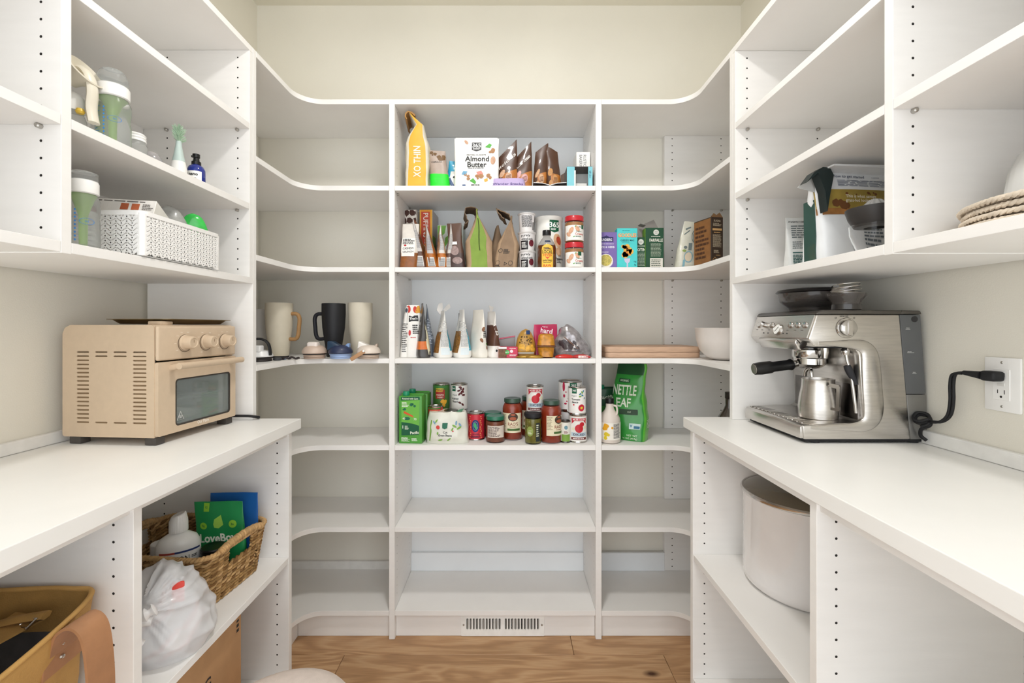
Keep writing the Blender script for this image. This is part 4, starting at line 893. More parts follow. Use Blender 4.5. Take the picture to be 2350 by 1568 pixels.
# peach cups: two cups rim to rim
T = thing('peach_cup', 'clear cup of orange peaches standing upright at the front', 'cup', (X(1254, 1.82), 1.845, Z3+E), 0, 'peach cups on the third middle shelf')
PCH = mat('EBA128', .25, coat=.5, var=.3, vs=90)
def sqcup(T, inv):
    prf = [(.026, .0), (.029, .004), (.034, .040), (.036, .0435), (.0395, .0445), (.0395, .0455)]
    def sq(r, z, n=32):
        return [(r*spow(cos(2*pi*i/n), .55), r*.85*spow(sin(2*pi*i/n), .55), z) for i in range(n)]
    V = []; F = []; n = 32
    P2 = prf if not inv else [(.0395, .0), (.0395, .001), (.036, .002), (.031, .042), (.024, .049), (.022, .050)]
    for r, z in P2: V += sq(r, z)
    for j in range(len(P2)-1):
        for i in range(n): k = (i+1) % n; F.append((j*n+i, j*n+k, (j+1)*n+k, (j+1)*n+i))
    F.append(tuple(reversed(range(n)))); F.append(tuple(range((len(P2)-1)*n, len(P2)*n)))
    obj('cup', (V, F), GLASSC, T, 50)
    V2 = [(v[0]*.93, v[1]*.93, max(.003, min(v[2], .043 if not inv else .046))) for v in V]
    obj('peaches', (V2, F), PCH, T, 50)
sqcup(T, False)
obj('foil_lid', lathe([(.0335, .0456), (.0395, .0457), (.0395, .0462), (.001, .0465)], 32), mat('D8B060', .3, coat=.4), T)
T = thing('peach_cup', 'clear cup of orange peaches stacked upside down on the other peach cup', 'cup', (X(1254, 1.82), 1.845, Z3+E+.0475), 0, 'peach cups on the third middle shelf')
sqcup(T, True)
# crinkled clear bag over dark packets
B = lump(.165, .10, .138, 85, .011, nu=64, off=lambda t: (-.022*t, 0), wt=lambda t: max(.05, (1-t**1.6)**.7)*(min(1, .9+t)))
T = thing('plastic_bag', 'crinkled clear bag holding silver and dark wrapped snacks at the right end', 'bag', (X(1316, 1.85), 1.905, Z3+E), 0, G5)
obj('bag_body', B.mesh(30, 72), mat('A8A3A6', .16, metal=.5, coat=.8, var=.45, vs=50, bump=1.0, bs=60), T, 25)
sticker(T, B.front, 'dark_contents', [blobs2(-.045, .02, .02, .06, 12, .014, 5)], mat('3A2E34', .3, coat=.6, var=.4, vs=80), .002)
sticker(T, B.front, 'brown_edge', [fan2([(-.05, .10), (-.046, .104), (.0, .06), (.05, .012), (.044, .012), (-.01, .056)])], mat('7A5A4C', .4), .0025)
for k, (px, yy, c, rz, z) in enumerate(((1296, 1.812, 'C92A22', 5, 0), (1334, 1.810, 'B7272A', -12, 0))):
    B = lump(.082, .028, .016, 90+k, .0018)
    T = bagthing('candy_packet', ('flat red foil packet on the shelf edge under the clear bag, left one', 'flat red and white foil packet at the right front of the shelf')[k], 'packet', (X(px, yy), yy+.005, Z3+E+z), rz, B, [mat(c, .3, coat=.5, var=.15)], None, G5, 8, 24)
    if k: sticker(T, B.front, 'white_patch', [rect2(-.01, .028, .003, .010, 4, 1)], mat('E8DCD8', .4), .0012)

# ================================================================== RIGHT CORNER, third shelf: boards, bowl
BW = mat('C9A78C', .55, var=.14, vs=18, stretch=(1, 6, 6), bump=.1, bs=60)
for k in range(2):
    T = thing('cutting_board', ('pale wooden cutting board, lower of the two stacked', 'pale wooden cutting board, upper of the two stacked')[k], 'cutting board', (.579-.0*k, 1.948, Z3+E+k*.0225), 0, 'stacked cutting boards')
    g = prism(rrect(.385+.003*k, .225, .022, 5), 0, .0218)
    obj('board', bev(g, .002, 2, 50), BW, T, 40)
    obj('juice_groove', holed(rrect(.35, .19, .015, 4), [rrect(.34, .18, .012, 4)], .0003) if k else holed(rrect(.35, .19, .015, 4), [rrect(.34, .18, .012, 4)], .0003), mat('A9866A', .6), T, 0).location = (0, 0, .0219)
T = thing('mixing_bowl', 'large white mixing bowl half hidden by the right end panel', 'bowl', (.822, 1.725, Z3+E))
obj('bowl', lathe([(.035, .0), (.05, .001), (.075, .012), (.098, .038), (.110, .075), (.1145, .118), (.1160, .120), (.1150, .121), (.1120, .119), (.107, .076), (.095, .040), (.072, .015), (.001, .006)], 56, cap=False), mat('E4DED9', .35, coat=.3, var=.02), T)
T = None
# ================================================================== MIDDLE UNIT, fourth shelf: cartons, cans, jars
G6 = 'food cans on the lower middle shelf'
CB = mat('4E9A3A', .45, coat=.2, var=.05)
def broth(label, px, D, rz, mm, txtw):
    T = thing('soup_carton', label, 'carton', (X(px, D), D+.03, Z4+E), rz, 'soup cartons')
    w, d, h = .094, .062, .190
    obj('carton', bev(box(-w/2, w/2, -d/2, d/2, 0, h), .0025, 2), mm, T, 30)
    fr = s_plane((0, -d/2, 0), (1, 0, 0), (0, 0, 1))
    obj('top_fold', box(-w/2+.001, w/2-.001, .004, .007, h, h+.006), mm, T, 0)
    obj('cap', mv(lathe([(.013, .0), (.014, .002), (.013, .015), (.012, .017), (.001, .017)], 24), -.022, -.012, h), mat('158A62', .4, coat=.2), T)
    return T, fr
T, fr = broth('green soup carton with teal cap and vegetables pictured, front one of two', 943, 1.825, -4, CB, 0)
sticker(T, fr, 'top_panel', [fan2([(-.038, .172), (.040, .176), (.038, .188), (-.038, .186)])], mat('125A3A', .5))
sticker(T, fr, 'dark_panel', [fan2([(-.036, .032), (.036, .036), (.036, .072), (.010, .080), (-.036, .086)])], mat('125A3A', .5))
sticker(T, fr, 'light_panel', [fan2([(-.036, .086), (.010, .080), (.036, .072), (.038, .174), (-.036, .170)])], mat('6CB547', .5))
sticker(T, fr, 'carrot', [fan2([(-.028, .122), (-.024, .130), (.010, .112), (.014, .104)])], mat('D9582C', .5), .001)
sticker(T, fr, 'leaf_picture', [blobs2(-.002, .02, .150, .160, 3, .008, 3), ell2(.014, .006, -.014, .10), blobs2(-.03, -.02, .135, .145, 2, .006, 4)], mat('1C6A4A', .5), .001)
sticker(T, fr, 'lettering', [txt('Roasted with Care', .009, 0, .180, bold=.02, w=.064), txt('Pacific', .016, .018, .044, 4, bold=.02, w=.036), txt('70', .012, .020, .098, bold=.02), txt('1', .018, -.030, .066, bold=.02), lines2(-.034, -.006, .146, .166, 4, 3), lines2(-.022, -.006, .056, .072, 4, 3), lines2(-.036, .0, .008, .026, 5, 4), lines2(.006, .036, .010, .022, 3, 5), txt('40', .011, -.026, .100, bold=.02)], mat('EAF2E0', .5), .0014)
T, fr = broth('green soup carton with teal cap standing behind the front carton', 957, 1.895, -4, CB, 0)
def deco_can(T, sf, kind):
    if kind == 'pine':
        sticker(T, sf, 'picture', [rect2(-.020, .020, .050, .088, 6, 4)], mat('A02A22', .5, var=.15), .0006)
        sticker(T, sf, 'lettering', [txt("FARMERS", .008, -.002, .092, bold=.02), txt("MARKET", .008, -.002, .083, bold=.02)], mat('F2D33A', .5), .0012)
        sticker(T, sf, 'small_lettering', [txt('PINEAPPLE', .008, 0, .066, bold=.01, w=.032), txt('CHUNKS', .008, 0, .056, bold=.01, w=.026)], mat('F3E6D6', .5), .0012)
        sticker(T, sf, 'pineapple', [blobs2(.008, .024, .012, .04, 6, .009, 5)], mat('E7A92C', .5), .0012)
        sticker(T, sf, 'green_band', [rect2(-.034, .034, .095, .105, 12, 1)], mat('3C7A36', .5), .0006)
    elif kind == 'kidney':
        sticker(T, sf, 'badge', [rect2(-.030, -.012, .082, .104, 3, 2)], mat('0F5E42', .5), .0006)
        sticker(T, sf, 'beans', [join(*[ell2(.0075, .0042, .012+.010*cos(i*2.4), .066+.0048*i, rot=i*50) for i in range(8)]), ell2(.007, .004, .006, .034, rot=-30), ell2(.007, .004, .018, .026, rot=-50)], mat('5A1C1E', .4, var=.2), .0008)
        sticker(T, sf, 'lettering', [txt('Kidney', .011, -.014, .050, bold=.02), txt('Beans', .011, -.014, .039, bold=.02), txt('Organic', .007, -.016, .066)], INK, .001)
        sticker(T, sf, 'badge_lettering', [txt('365', .009, -.021, .094, bold=.02)], WHT, .0012)
    elif kind in ('muir', 'muir2'):
        sticker(T, sf, 'red_arc', [rect2(-.032, .032, .088 if kind == 'muir' else .088, .099, 12, 1), fan2([(-.032, .075), (-.018, .089), (-.03, .096)]), fan2([(.032, .075), (.018, .089), (.03, .096)])], mat('C0283A', .5), .0006)
        sticker(T, sf, 'tomato', [ell2(.017, .017, .0, .058), ell2(.010, .009, .012, .075)], mat('C2202E', .4, var=.1), .0008)
        sticker(T, sf, 'garlic', [ell2(.007, .007, .026, .062), ell2(.006, .006, -.024, .056)], mat('E3DDC0', .5), .0012)
        sticker(T, sf, 'blue_band', [rect2(-.034, .034, .026, .042, 12, 1)], mat('B9C9D6', .5), .0006)
        sticker(T, sf, 'brown_band', [rect2(-.034, .034, .012, .022, 12, 1)], mat('6A2A2A', .5), .0006)
        sticker(T, sf, 'lettering', [txt('DICED', .012, 0, .034, bold=.015, w=.046)], INK, .0012)
        sticker(T, sf, 'arc_lettering', [txt('MUIR GLEN', .010, 0, .0935, bold=.02, w=.05), lines2(-.025, .025, .014, .020, 1, 3)], mat('F5E7E4', .5), .0012)
    elif kind == 'sauce':
        sticker(T, sf, 'badge', [rect2(-.026, -.006, .086, .108, 3, 2)], mat('0F5E42', .5), .0006)
        sticker(T, sf, 'lettering', [txt('Tomato', .011, -.010, .062, bold=.02), txt('Sauce', .011, -.013, .051, bold=.02), txt('Organic', .007, -.016, .076)], INK, .001)
        sticker(T, sf, 'red_flower', [ell2(.014, .014, .014, .028), ell2(.003, .003, -.018, .04)], mat('C42038', .5), .0008)
        sticker(T, sf, 'star', [blobs2(.013, .015, .027, .029, 1, .007, 3, 9)], mat('E3C33A', .5), .0012)
        sticker(T, sf, 'leaf', [ell2(.006, .003, .008, .084, rot=40), ell2(.006, .003, .018, .078, rot=-30), ell2(.006, .003, .022, .094, rot=60), ell2(.005, .0025, .028, .066, rot=60)], mat('3F8FA8', .5, var=.4, vs=60), .0008)
        sticker(T, sf, 'leaf', [ell2(.006, .003, .016, .09, rot=-60), ell2(.006, .003, .008, .074, rot=10)], mat('7DA83C', .5), .0009)
        sticker(T, sf, 'badge_lettering', [txt('365', .010, -.016, .098, bold=.02)], WHT, .0012)
    elif kind == 'big':
        sticker(T, sf, 'badge', [rect2(-.008, .022, .098, .116, 5, 2)], mat('0F5E42', .5), .0006)
        sticker(T, sf, 'badge_lettering', [txt('365', .014, .008, .107, bold=.02)], WHT, .0012)
        sticker(T, sf, 'berries', [ell2(.006, .02, -.034, .10), ell2(.005, .007, -.032, .062), ell2(.003, .003, -.024, .078), ell2(.006, .004, -.026, .03), ell2(.003, .003, -.020, .04)], mat('B7274A', .5), .0008)
        sticker(T, sf, 'lettering', [txt('Tomato', .011, .0, .050, bold=.02)], INK, .001)
    elif kind == 'red':
        sticker(T, sf, 'blue_oval', [ell2(.016, .026, .0, .060)], mat('17306A', .5), .0006)
        sticker(T, sf, 'green_map', [ell2(.006, .011, -.001, .062, rot=10), ell2(.005, .006, .003, .052)], mat('3FA06A', .5), .001)
        sticker(T, sf, 'oval_ring', [ring2(.010, .0105, 0, .060, ry=1.7)], mat('E8E4F0', .5), .001)
        sticker(T, sf, 'beans', [ell2(.003, .0025, -.025+.002*(i % 3), .012+.0085*i) for i in range(11)]+[ell2(.003, .0025, .025-.002*(i % 3), .012+.0085*i) for i in range(11)], mat('E0A060', .5), .0008)
        sticker(T, sf, 'lettering', [txt('CHICKPEAS', .007, 0, .026, bold=.02, w=.03), lines2(-.018, .018, .010, .020, 2, 3)], mat('2A1A3A', .5), .0008)
CR, CH = .0365, .112
def cn(label, px, D, z, kind, c, r=CR, h=CH, rz=0, mtop=None):
    T, sf = can(label, (X(px, D), D+r, z), r, h, mat(c, .42, coat=.2, var=.02), rz, mtop=mtop); deco_can(T, sf, kind); return T
LV = .1125
ZZ = Z4+E
cn('plain can at the back under the pineapple can', 1010, 1.93, ZZ, '', 'C4453A')
cn('tall can of pineapple chunks stacked at the back left', 1010, 1.93, ZZ+LV, 'pine', '3E6B2C')
cn('plain can at the back under the kidney bean can', 1052, 1.925, ZZ, '', 'E9E6E0')
cn('white can of kidney beans stacked at the back left', 1052, 1.925, ZZ+LV, 'kidney', 'EDEBE6')
cn('short blue-green can at the front under the short yellow can', 997, 1.855, ZZ, '', '38566A', r=.030, h=.086)
T, sf = can('short yellow and red can in front of the pineapple can', (X(997, 1.855), 1.885, ZZ+.0865), .030, .056, mat('C8352B', .45, coat=.2))
sticker(T, sf, 'picture', [blobs2(-.020, .020, .014, .030, 9, .006, 3)], mat('E4C63A', .5, var=.3, vs=100), .0008)
sticker(T, sf, 'picture', [blobs2(-.01, .01, .012, .028, 3, .005, 5)], mat('C23A4E', .5), .0012)
sticker(T, sf, 'green_band', [rect2(-.028, .028, .044, .049, 8, 1)], mat('2F7A3A', .5), .0006)
sticker(T, sf, 'lettering', [txt('PEPPERS', .006, 0, .037, bold=.02, w=.026)], mat('F5E6A0', .5), .0008)
cn('red chickpea can with blue oval emblem, standing by the wrapped cans', 1091, 1.870, ZZ, 'red', 'C4283A')
# shrink-wrapped pack of green bean cans
B = Bag(.172, .09, .125, wt=lambda t: 1-.05*t-.10*t**4, dt=lambda t: min(1, .9+t)-.15*t**5, n=(3.2, 2.8), crump=.0055, seed=95, ht=lambda t: .125*t*(1.0))
PX = X(1025, 1.81)
T = thing('wrapped_can_pack', 'crumpled white plastic-wrapped pack of green bean cans with printed leaves', 'multipack', (PX, 1.858, Z4+E))
obj('plastic_wrap', B.mesh(26, 72), mat('DEDED2', .35, coat=.5, var=.08, vs=20, bump=.5, bs=40), T, 60)
sticker(T, B.front, 'badge', [rect2(-.016, .002, .064, .085, 3, 2), fan2([(-.016, .065), (-.007, .061), (.002, .065)])], mat('1F6A50', .5), .001)
sticker(T, B.front, 'lettering', [txt('Cut', .011, -.006, .048, bold=.02), txt('Green Beans', .011, -.008, .036, -2, bold=.02, w=.052)], INK, .0012)
sticker(T, B.front, 'leaf', [ell2(.010, .004, .030, .072, rot=-30), ell2(.010, .004, .048, .064, rot=30), ell2(.008, .003, .022, .060, rot=60), ell2(.008, .003, -.040, .092, rot=60), ell2(.006, .003, -.036, .044, rot=80), ell2(.009, .003, -.025, .018, rot=10), ell2(.008, .003, .008, .020, rot=40)], mat('7FAE4E', .5), .001)
sticker(T, B.front, 'leaf', [ell2(.009, .004, .038, .084, rot=80), ell2(.008, .004, .052, .076, rot=-60), ell2(.008, .003, -.048, .086, rot=-50)], mat('7FA6C0', .5), .0012)
sticker(T, B.front, 'red_dot', [ell2(.007, .008, -.032, .068), ell2(.003, .003, .024, .052)], mat('D2443C', .5), .0012)
sticker(T, B.front, 'bean', [fan2([(-.062, .095), (-.058, .093), (-.058, .05), (-.066, .012), (-.070, .014), (-.064, .05)])], mat('6FA03A', .5), .0014)
obj('can_end', mv(lathe([(.028, 0), (.030, .002), (.028, .005), (.001, .004)], 28), .012, .006, .123), DKSTEEL, T)
obj('torn_wrap', fixg(prism([(.02, .112), (.06, .128), (.066, .140), (.050, .136), (.03, .122)], -.030, -.028, 'y')), mat('3F7A5A', .4), T, 0)
# jars
SAL = mat('8A4A30', .3, coat=.4, var=.25, vs=90); TOM = mat('A3391C', .25, coat=.5, var=.12, vs=70); GLID = mat('1E6B50', .35, coat=.3); DGL = mat('2E4A3A', .35, coat=.3)
T, sf = jar('salsa_jar', 'salsa jar with green lid and printed back label, front of the pair', (X(1136, 1.825), 1.863, ZZ), .0385, .106, SAL, GLID, lr=.036, lh=.015, sh=.008, group='salsa jars')
sticker(T, sf, 'paper_label', [rect2(-.034, .042, .022, .070, 16, 2)], mat('D8CCC0', .5), .0006)
sticker(T, sf, 'small_print', [lines2(-.030, .022, .026, .066, 9, 3)], mat('5A4A48', .5), .001)
T, sf = jar('salsa_jar', 'salsa jar with green lid standing behind the other salsa jar', (X(1130, 1.905), 1.942, ZZ), .0375, .106, SAL, GLID, lr=.036, lh=.015, sh=.008, group='salsa jars')
def rao(label, px, D, rz, back=False, h=.170):
    T, sf = jar('sauce_jar', label, (X(px, D), D+.041, ZZ), .0415, h, TOM, DGL, lr=.033, lh=.016, sh=.030, rz=rz, group='tomato sauce jars')
    sticker(T, sf, 'paper_label', [rect2(-.040, .052, .032, .112, 18, 4)], mat('E9DFC0', .5), .0006)
    sticker(T, sf, 'emblem', [ell2(.021, .017, .014, .096)], mat('4A3A30', .5, var=.4, vs=80), .001)
    sticker(T, sf, 'emblem_picture', [ell2(.014, .007, .014, .090), ell2(.010, .004, .014, .106)], mat('A8583A', .5), .0014)
    sticker(T, sf, 'red_lettering', [txt("RAO'S", .018, .014, .068, bold=.01, w=.042), lines2(.0, .030, .054, .058, 1, 3)], mat('8A3A30', .5), .001)
    sticker(T, sf, 'green_band', [rect2(-.010, .044, .040, .049, 10, 1)], mat('4A6A34', .5), .001)
    sticker(T, sf, 'side_print', [lines2(-.038, -.014, .055, .108, 9, 4)], mat('A89C80', .5), .001)
    return T
rao('tall tomato sauce jar with bridge emblem facing front, left of the dividing cans', 1176, 1.87, -16)
rao('tall tomato sauce jar half hidden behind the diced tomato cans', 1217, 1.93, -30)
rao('tall tomato sauce jar turned to its side label, front row near the olives', 1267, 1.815, 24)
cn('diced tomato can at the bottom of the stack behind the olive jar', 1229, 1.865, ZZ, 'muir', 'E6E2DC')
cn('diced tomato can with red arc stacked above the olive jar', 1229, 1.865, ZZ+LV, 'muir', 'E9E6E0')
T, sf = jar('olive_jar', 'slim jar of green olives with black lid', (X(1224, 1.805), 1.837, ZZ), .0325, .122, mat('7E7A32', .2, coat=.5, var=.2, vs=60), BLKM, lr=.0315, lh=.016, sh=.010)
gs = []
ro = random.Random(2)
for j in range(5):
    for i in range(9):
        a = 2*pi*(i+.5*(j % 2))/9; gs.append(xf(lathe([(.001, -.011), (.006, -.008), (.0085, 0), (.006, .008), (.001, .011)], 8), Matrix.Translation((.0225*cos(a), .0225*sin(a), .014+.018*j)) @ Matrix.Rotation(ro.uniform(-.8, .8), 4, 'X') @ Matrix.Rotation(ro.uniform(-.8, .8), 4, 'Y')))
obj('olives', join(*gs), mat('8F8A3A', .25, coat=.5, var=.3, vs=40), T, 60, stuff=True)
sticker(T, sf, 'paper_label', [ell2(.014, .020, -.014, .052)], mat('8FA04E', .5), .0008)
sticker(T, sf, 'black_label', [rect2(.010, .030, .012, .085, 6, 4)], mat('2E3434', .5), .0008)
sticker(T, sf, 'lettering', [txt('olives', .006, -.014, .056), lines2(-.022, -.006, .040, .052, 3, 3), lines2(.012, .024, .03, .08, 6, 3)], mat('E3E6CC', .5), .0012)
cn('large white can at the bottom of the right-hand back stack', 1312, 1.885, ZZ, '', 'DAD6D4', r=.050, h=.118)
T = cn('large white tomato can with red berries, top of the right-hand back stack', 1312, 1.885, ZZ+.1185, 'big', 'ECEAE6', r=.050, h=.122)
cn('diced tomato can at the front right corner of the shelf', 1329, 1.83, ZZ, 'muir2', 'E9E6E0')
cn('tomato sauce can stacked on the diced tomato can at the front right', 1327, 1.835, ZZ+LV, 'sauce', 'F0EEEA')
T, sf = can('small green and white can between the sauce jar and the diced tomato can', (X(1299, 1.83), 1.852, ZZ), .0205, .088, mat('E6E4DA', .45), mtop=DKSTEEL)
sticker(T, sf, 'green_band', [rect2(-.018, .018, .006, .034, 6, 2)], mat('7AA042', .5), .0006)
sticker(T, sf, 'emblem', [ell2(.007, .008, .0, .062)], mat('6F9AA8', .5, var=.5, vs=80), .0008)
sticker(T, sf, 'small_print', [lines2(-.008, .008, .038, .048, 3, 3)], mat('8A3A4A', .5), .0008)

# ================================================================== RIGHT CORNER, fourth shelf
T, fr = broth('green soup carton with teal cap hidden behind the cream jug', 1393, 2.03, 0, mat('1F5A38', .45, coat=.2), 0)
T.location.z = Z4+E; 
sticker(T, fr, 'lettering', [txt('Pacific', .022, .0, .155, 4, bold=.02, w=.075)], mat('E6EEDC', .5), .001)
obj('stripe', box(-.0465, .0465, -.0318, -.0312, .06, .115), mat('3F8A3A', .5), T, 0)
T = thing('syrup_jug', 'cream plastic maple syrup jug with black cap and leaf label', 'jug', (X(1404, 1.815), 1.855, Z4+E))
obj('jug_body', lathe([(.036, .0), (.042, .004), (.0435, .012), (.0435, .082), (.041, .098), (.032, .116), (.020, .130), (.0155, .142), (.0155, .158), (.001, .158)], 40), mat('D9CEC4', .4, coat=.2, var=.02), T)
obj('cap', mv(lathe([(.0175, .0), (.018, .001), (.0175, .018), (.016, .020), (.001, .020)], 28), 0, 0, .157), BLK, T)
obj('handle', tube(smooth_path([(.014, -.006, .148), (.024, -.010, .146), (.027, -.014, .134), (.025, -.022, .120), (.020, -.024, .112)], 5), .0042, 8), mat('D9CEC4', .4, coat=.2, var=.02), T, 60)
sf = s_cyl(.0437)
sticker(T, sf, 'paper_label', [rect2(-.050, .050, .016, .084, 22, 2)], mat('F0ECE2', .5), .0006)
sticker(T, sf, 'maple_leaf', [blobs2(-.030, -.022, .060, .075, 3, .011, 5, 9), blobs2(-.004, .002, .062, .066, 1, .007, 6, 9)], mat('E0A21E', .5), .001)
sticker(T, sf, 'maple_leaf', [blobs2(-.026, -.012, .034, .042, 3, .009, 7, 9), blobs2(-.028, -.02, .018, .024, 2, .008, 8, 9)], mat('D9C02A', .5), .0012)
sticker(T, sf, 'small_print', [lines2(.006, .038, .022, .082, 13, 3, .5, .2)], INK, .001)
B = Bag(.158, .090, .314, wt=lambda t: 1-.24*t+.04*sin(9*t), dt=lambda t: max(.12, 1-.55*t-.3*t**4), n=(5, 3.5), crump=.0062, seed=97, off=lambda t: (-.004+.010*t, .02*t))
ZB = Z4+E
NG = mat('2C8A34', .3, coat=.5, var=.18, vs=14); NG2 = mat('62BA3E', .3, coat=.5, var=.12, vs=14)
T = bagthing('tea_leaf_bag', 'tall shiny green foil bag of nettle leaf with white lettering', 'bag', (X(1449, 1.87), 1.915, ZB), -32, B, [NG, NG2, mat('154A26', .3, coat=.5)], lambda th, t: 2 if t > .84 and cos(th) < .8 else (1 if cos(th) > .80 else 0), None)
T.scale = (1, 1, 1)
sticker(T, B.front, 'lettering', [txt('NETTLE', .058, -.014, .203, bold=.02, w=.100), txt('LEAF', .050, -.022, .152, bold=.02, w=.080)], mat('D6DECB', .5), .0016)
sticker(T, B.front, 'badge', [rect2(-.045, .005, .234, .250, 5, 2)], mat('124A2A', .5), .0014)
sticker(T, B.front, 'dark_band', [rect2(-.03, .045, .104, .126, 6, 2)], mat('1C3A20', .5), .0014)
sticker(T, B.front, 'small_lettering', [txt('ORGANIC', .012, -.020, .242, bold=.01, w=.038), txt('CUT', .008, .01, .115), txt('NET WT', .011, .030, .022, bold=.01), txt('16 OZ (453g)', .009, .022, .009, bold=.01, w=.06)], mat('D6E6CB', .5), .002)
sticker(T, B.front, 'seal', [rect2(.018, .060, .048, .070, 4, 2)], mat('C3D6D4', .5), .0014)
sticker(T, B.front, 'seal_print', [rect2(.036, .058, .050, .060, 3, 1), txt('V', .014, .026, .060, bold=.04)], mat('2A6A8A', .5), .002)
sticker(T, B.side, 'small_print', [lines2(-.02, .02, .05, .085, 6, 3)], mat('E3ECDC', .5), .001)
# dark ribbed bottle behind the right end panel
T = thing('ribbed_bottle', 'dark brown ribbed glass bottle half hidden by the right end panel', 'bottle', (X(1674, 1.70), 1.70, Z4+E))
g = lathe([(.040, .0), (.052, .01), (.054, .06), (.050, .10), (.036, .135), (.020, .160), (.014, .175), (.014, .2)], 48)
g = ([(v[0]*(1+.03*cos(16*atan2(v[1], v[0]))), v[1]*(1+.03*cos(16*atan2(v[1], v[0]))), v[2]) for v in g[0]], g[1])
obj('glass', g, mat('3E342C', .18, coat=.7, var=.2), T, 60)
obj('cap', mv(lathe([(.015, 0), (.016, .002), (.016, .024), (.001, .026)], 24), 0, 0, .2), mat('2A2420', .4), T)
# ================================================================== TOASTER OVEN on the left worktop
OC = mat('CDB79D', .5, var=.03, vs=60, bump=.06, bs=500)
OCD = mat('8C7457', .6)
T = thing('toaster_oven', 'beige countertop toaster oven with three round knobs and a glass door', 'toaster oven', (-.889, 1.14, ZCT+.0005), -5)
ow, od, oz0, oz1 = .285, .256, .019, .304
# side plate with real slots
def slot(cx, cy, w): return rrect(w, .0042, .0018, 2, cx, cy)
hs = []
for c, w in ((-.043, .037), (-.199, .034)):
    for i in range(18): hs.append(slot(c, .235-.0105*i, w))
for c, w in ((-.0965, .036), (-.148, .034)):
    for z in (.235, .2245, .0565): hs.append(slot(c, z, w))
out = [(-.004, .0195), (-od+.004, .0195), (-od, .0235), (-od, oz1-.022), (-od+.006, oz1-.008), (-od+.02, oz1-.0005), (-.012, oz1-.0005), (-.004, oz1-.006)]
obj('side_panel', mv(xf(holed(out, hs, .0024), TO_XZ), 0, .0016, 0), OC, T, 0)
obj('slot_backing', box(-od+.01, -.012, .0032, .0042, .04, .26), OCD, T, 0)
# housing shell (far side, back, top, bottom)
shell = prism([(-.006, .0195), (-od, .0195), (-od, oz1-.022), (-od+.006, oz1-.008), (-od+.02, oz1), (-.012, oz1), (-.004, oz1-.004), (-.004, oz1-.01)], .0045, ow, 'y')
cav = box(-od+.03, -.0039, .03, ow-.03, .040, .215)
obj('housing', join(fixg(prism([(-od+.02, oz1), (-.012, oz1), (-.004, oz1-.004), (-.004, oz1-.08), (-od+.012, oz1-.08), (-od, oz1-.08), (-od, oz1-.022), (-od+.006, oz1-.008)], .0032, ow, 'y')),
    box(-od, -.006, ow-.03, ow, .0195, oz1-.08), box(-od, -od+.02, .0045, ow-.03, .0195, oz1-.08), box(-od+.02, -.006, .0045, ow-.03, .0195, .035)), OC, T, 30)
obj('cavity_lining', join(box(-od+.021, -od+.022, .012, ow-.031, .036, .22), box(-od+.022, -.01, .0105, .0115, .036, .22), box(-od+.022, -.01, .0115, ow-.031, .0355, .0365)), mat('8E8C88', .3, metal=.8), T, 0)
obj('wire_rack', join(*[tube([(-od+.03+.0, .02+.0115*i, .105), (-.012, .02+.0115*i, .105)], .0014, 6) for i in range(21)], tube([(-.014, .015, .1055), (-.014, ow-.033, .1055)], .002, 6)), STEEL2, T, 60, stuff=True)
obj('crumb_tray', join(box(-od+.03, -.012, .02, ow-.035, .050, .052), box(-.014, -.012, .02, ow-.035, .05, .062)), mat('77736E', .3, metal=.8), T, 0)
# front: control panel and door
obj('control_panel', mv(bev(box(-.004, .006, .001, ow-.001, .213, oz1-.003), .006, 4, 60), 0, 0, 0), OC, T, 50)
dz0, dz1 = .022, .209
win = rrect(.205, .124, .010, 4, .157, .100)
g = holed(rrect(ow-.004, dz1-dz0, .004, 3, ow/2, (dz0+dz1)/2), [win], .010)
d = obj('door', mv(xf(g, TO_YZ), .001, 0, 0), OC, T, 40)
obj('window_glass', box(.0005, .0030, .050, .263, .034, .166), mat('C9D2D0', .03, trans=.75, var=0, ior=1.45), d, 0)
obj('window_frame', mv(xf(holed(rrect(.205, .124, .010, 4, .157, .100), [rrect(.197, .116, .007, 4, .157, .100)], .003), TO_YZ), .0045, 0, 0), mat('3A342E', .4), d, 0)
hd = obj('handle', tube([(.036, .032, .198), (.036, ow-.014, .198)], .0085, 16), OC, d, 60)
obj('handle_post', join(tube([(.004, .042, .192), (.024, .041, .197), (.036, .040, .198)], .008, 12), tube([(.004, ow-.024, .192), (.036, ow-.022, .198)], .008, 12)), OC, d, 60)
tri = join(tube([(.0045, .062, .052), (.0045, .084, .052), (.0045, .073, .074)], .0007, 4, closed=True), tube([(.0045, .069, .056), (.0045, .070, .064)], .0005, 4), tube([(.0045, .073, .056), (.0045, .074, .064)], .0005, 4), tube([(.0045, .077, .056), (.0045, .078, .064)], .0005, 4))
obj('hot_surface_mark', tri, mat('D8D6D0', .5), d, 0)
fr = s_plane((.006, 0, 0), (0, 1, 0), (0, 0, 1))
sticker(T, fr, 'lettering', [txt('Our Place', .013, .150, .0335, bold=.02, w=.042)], mat('F3ECE2', .5), .0004)
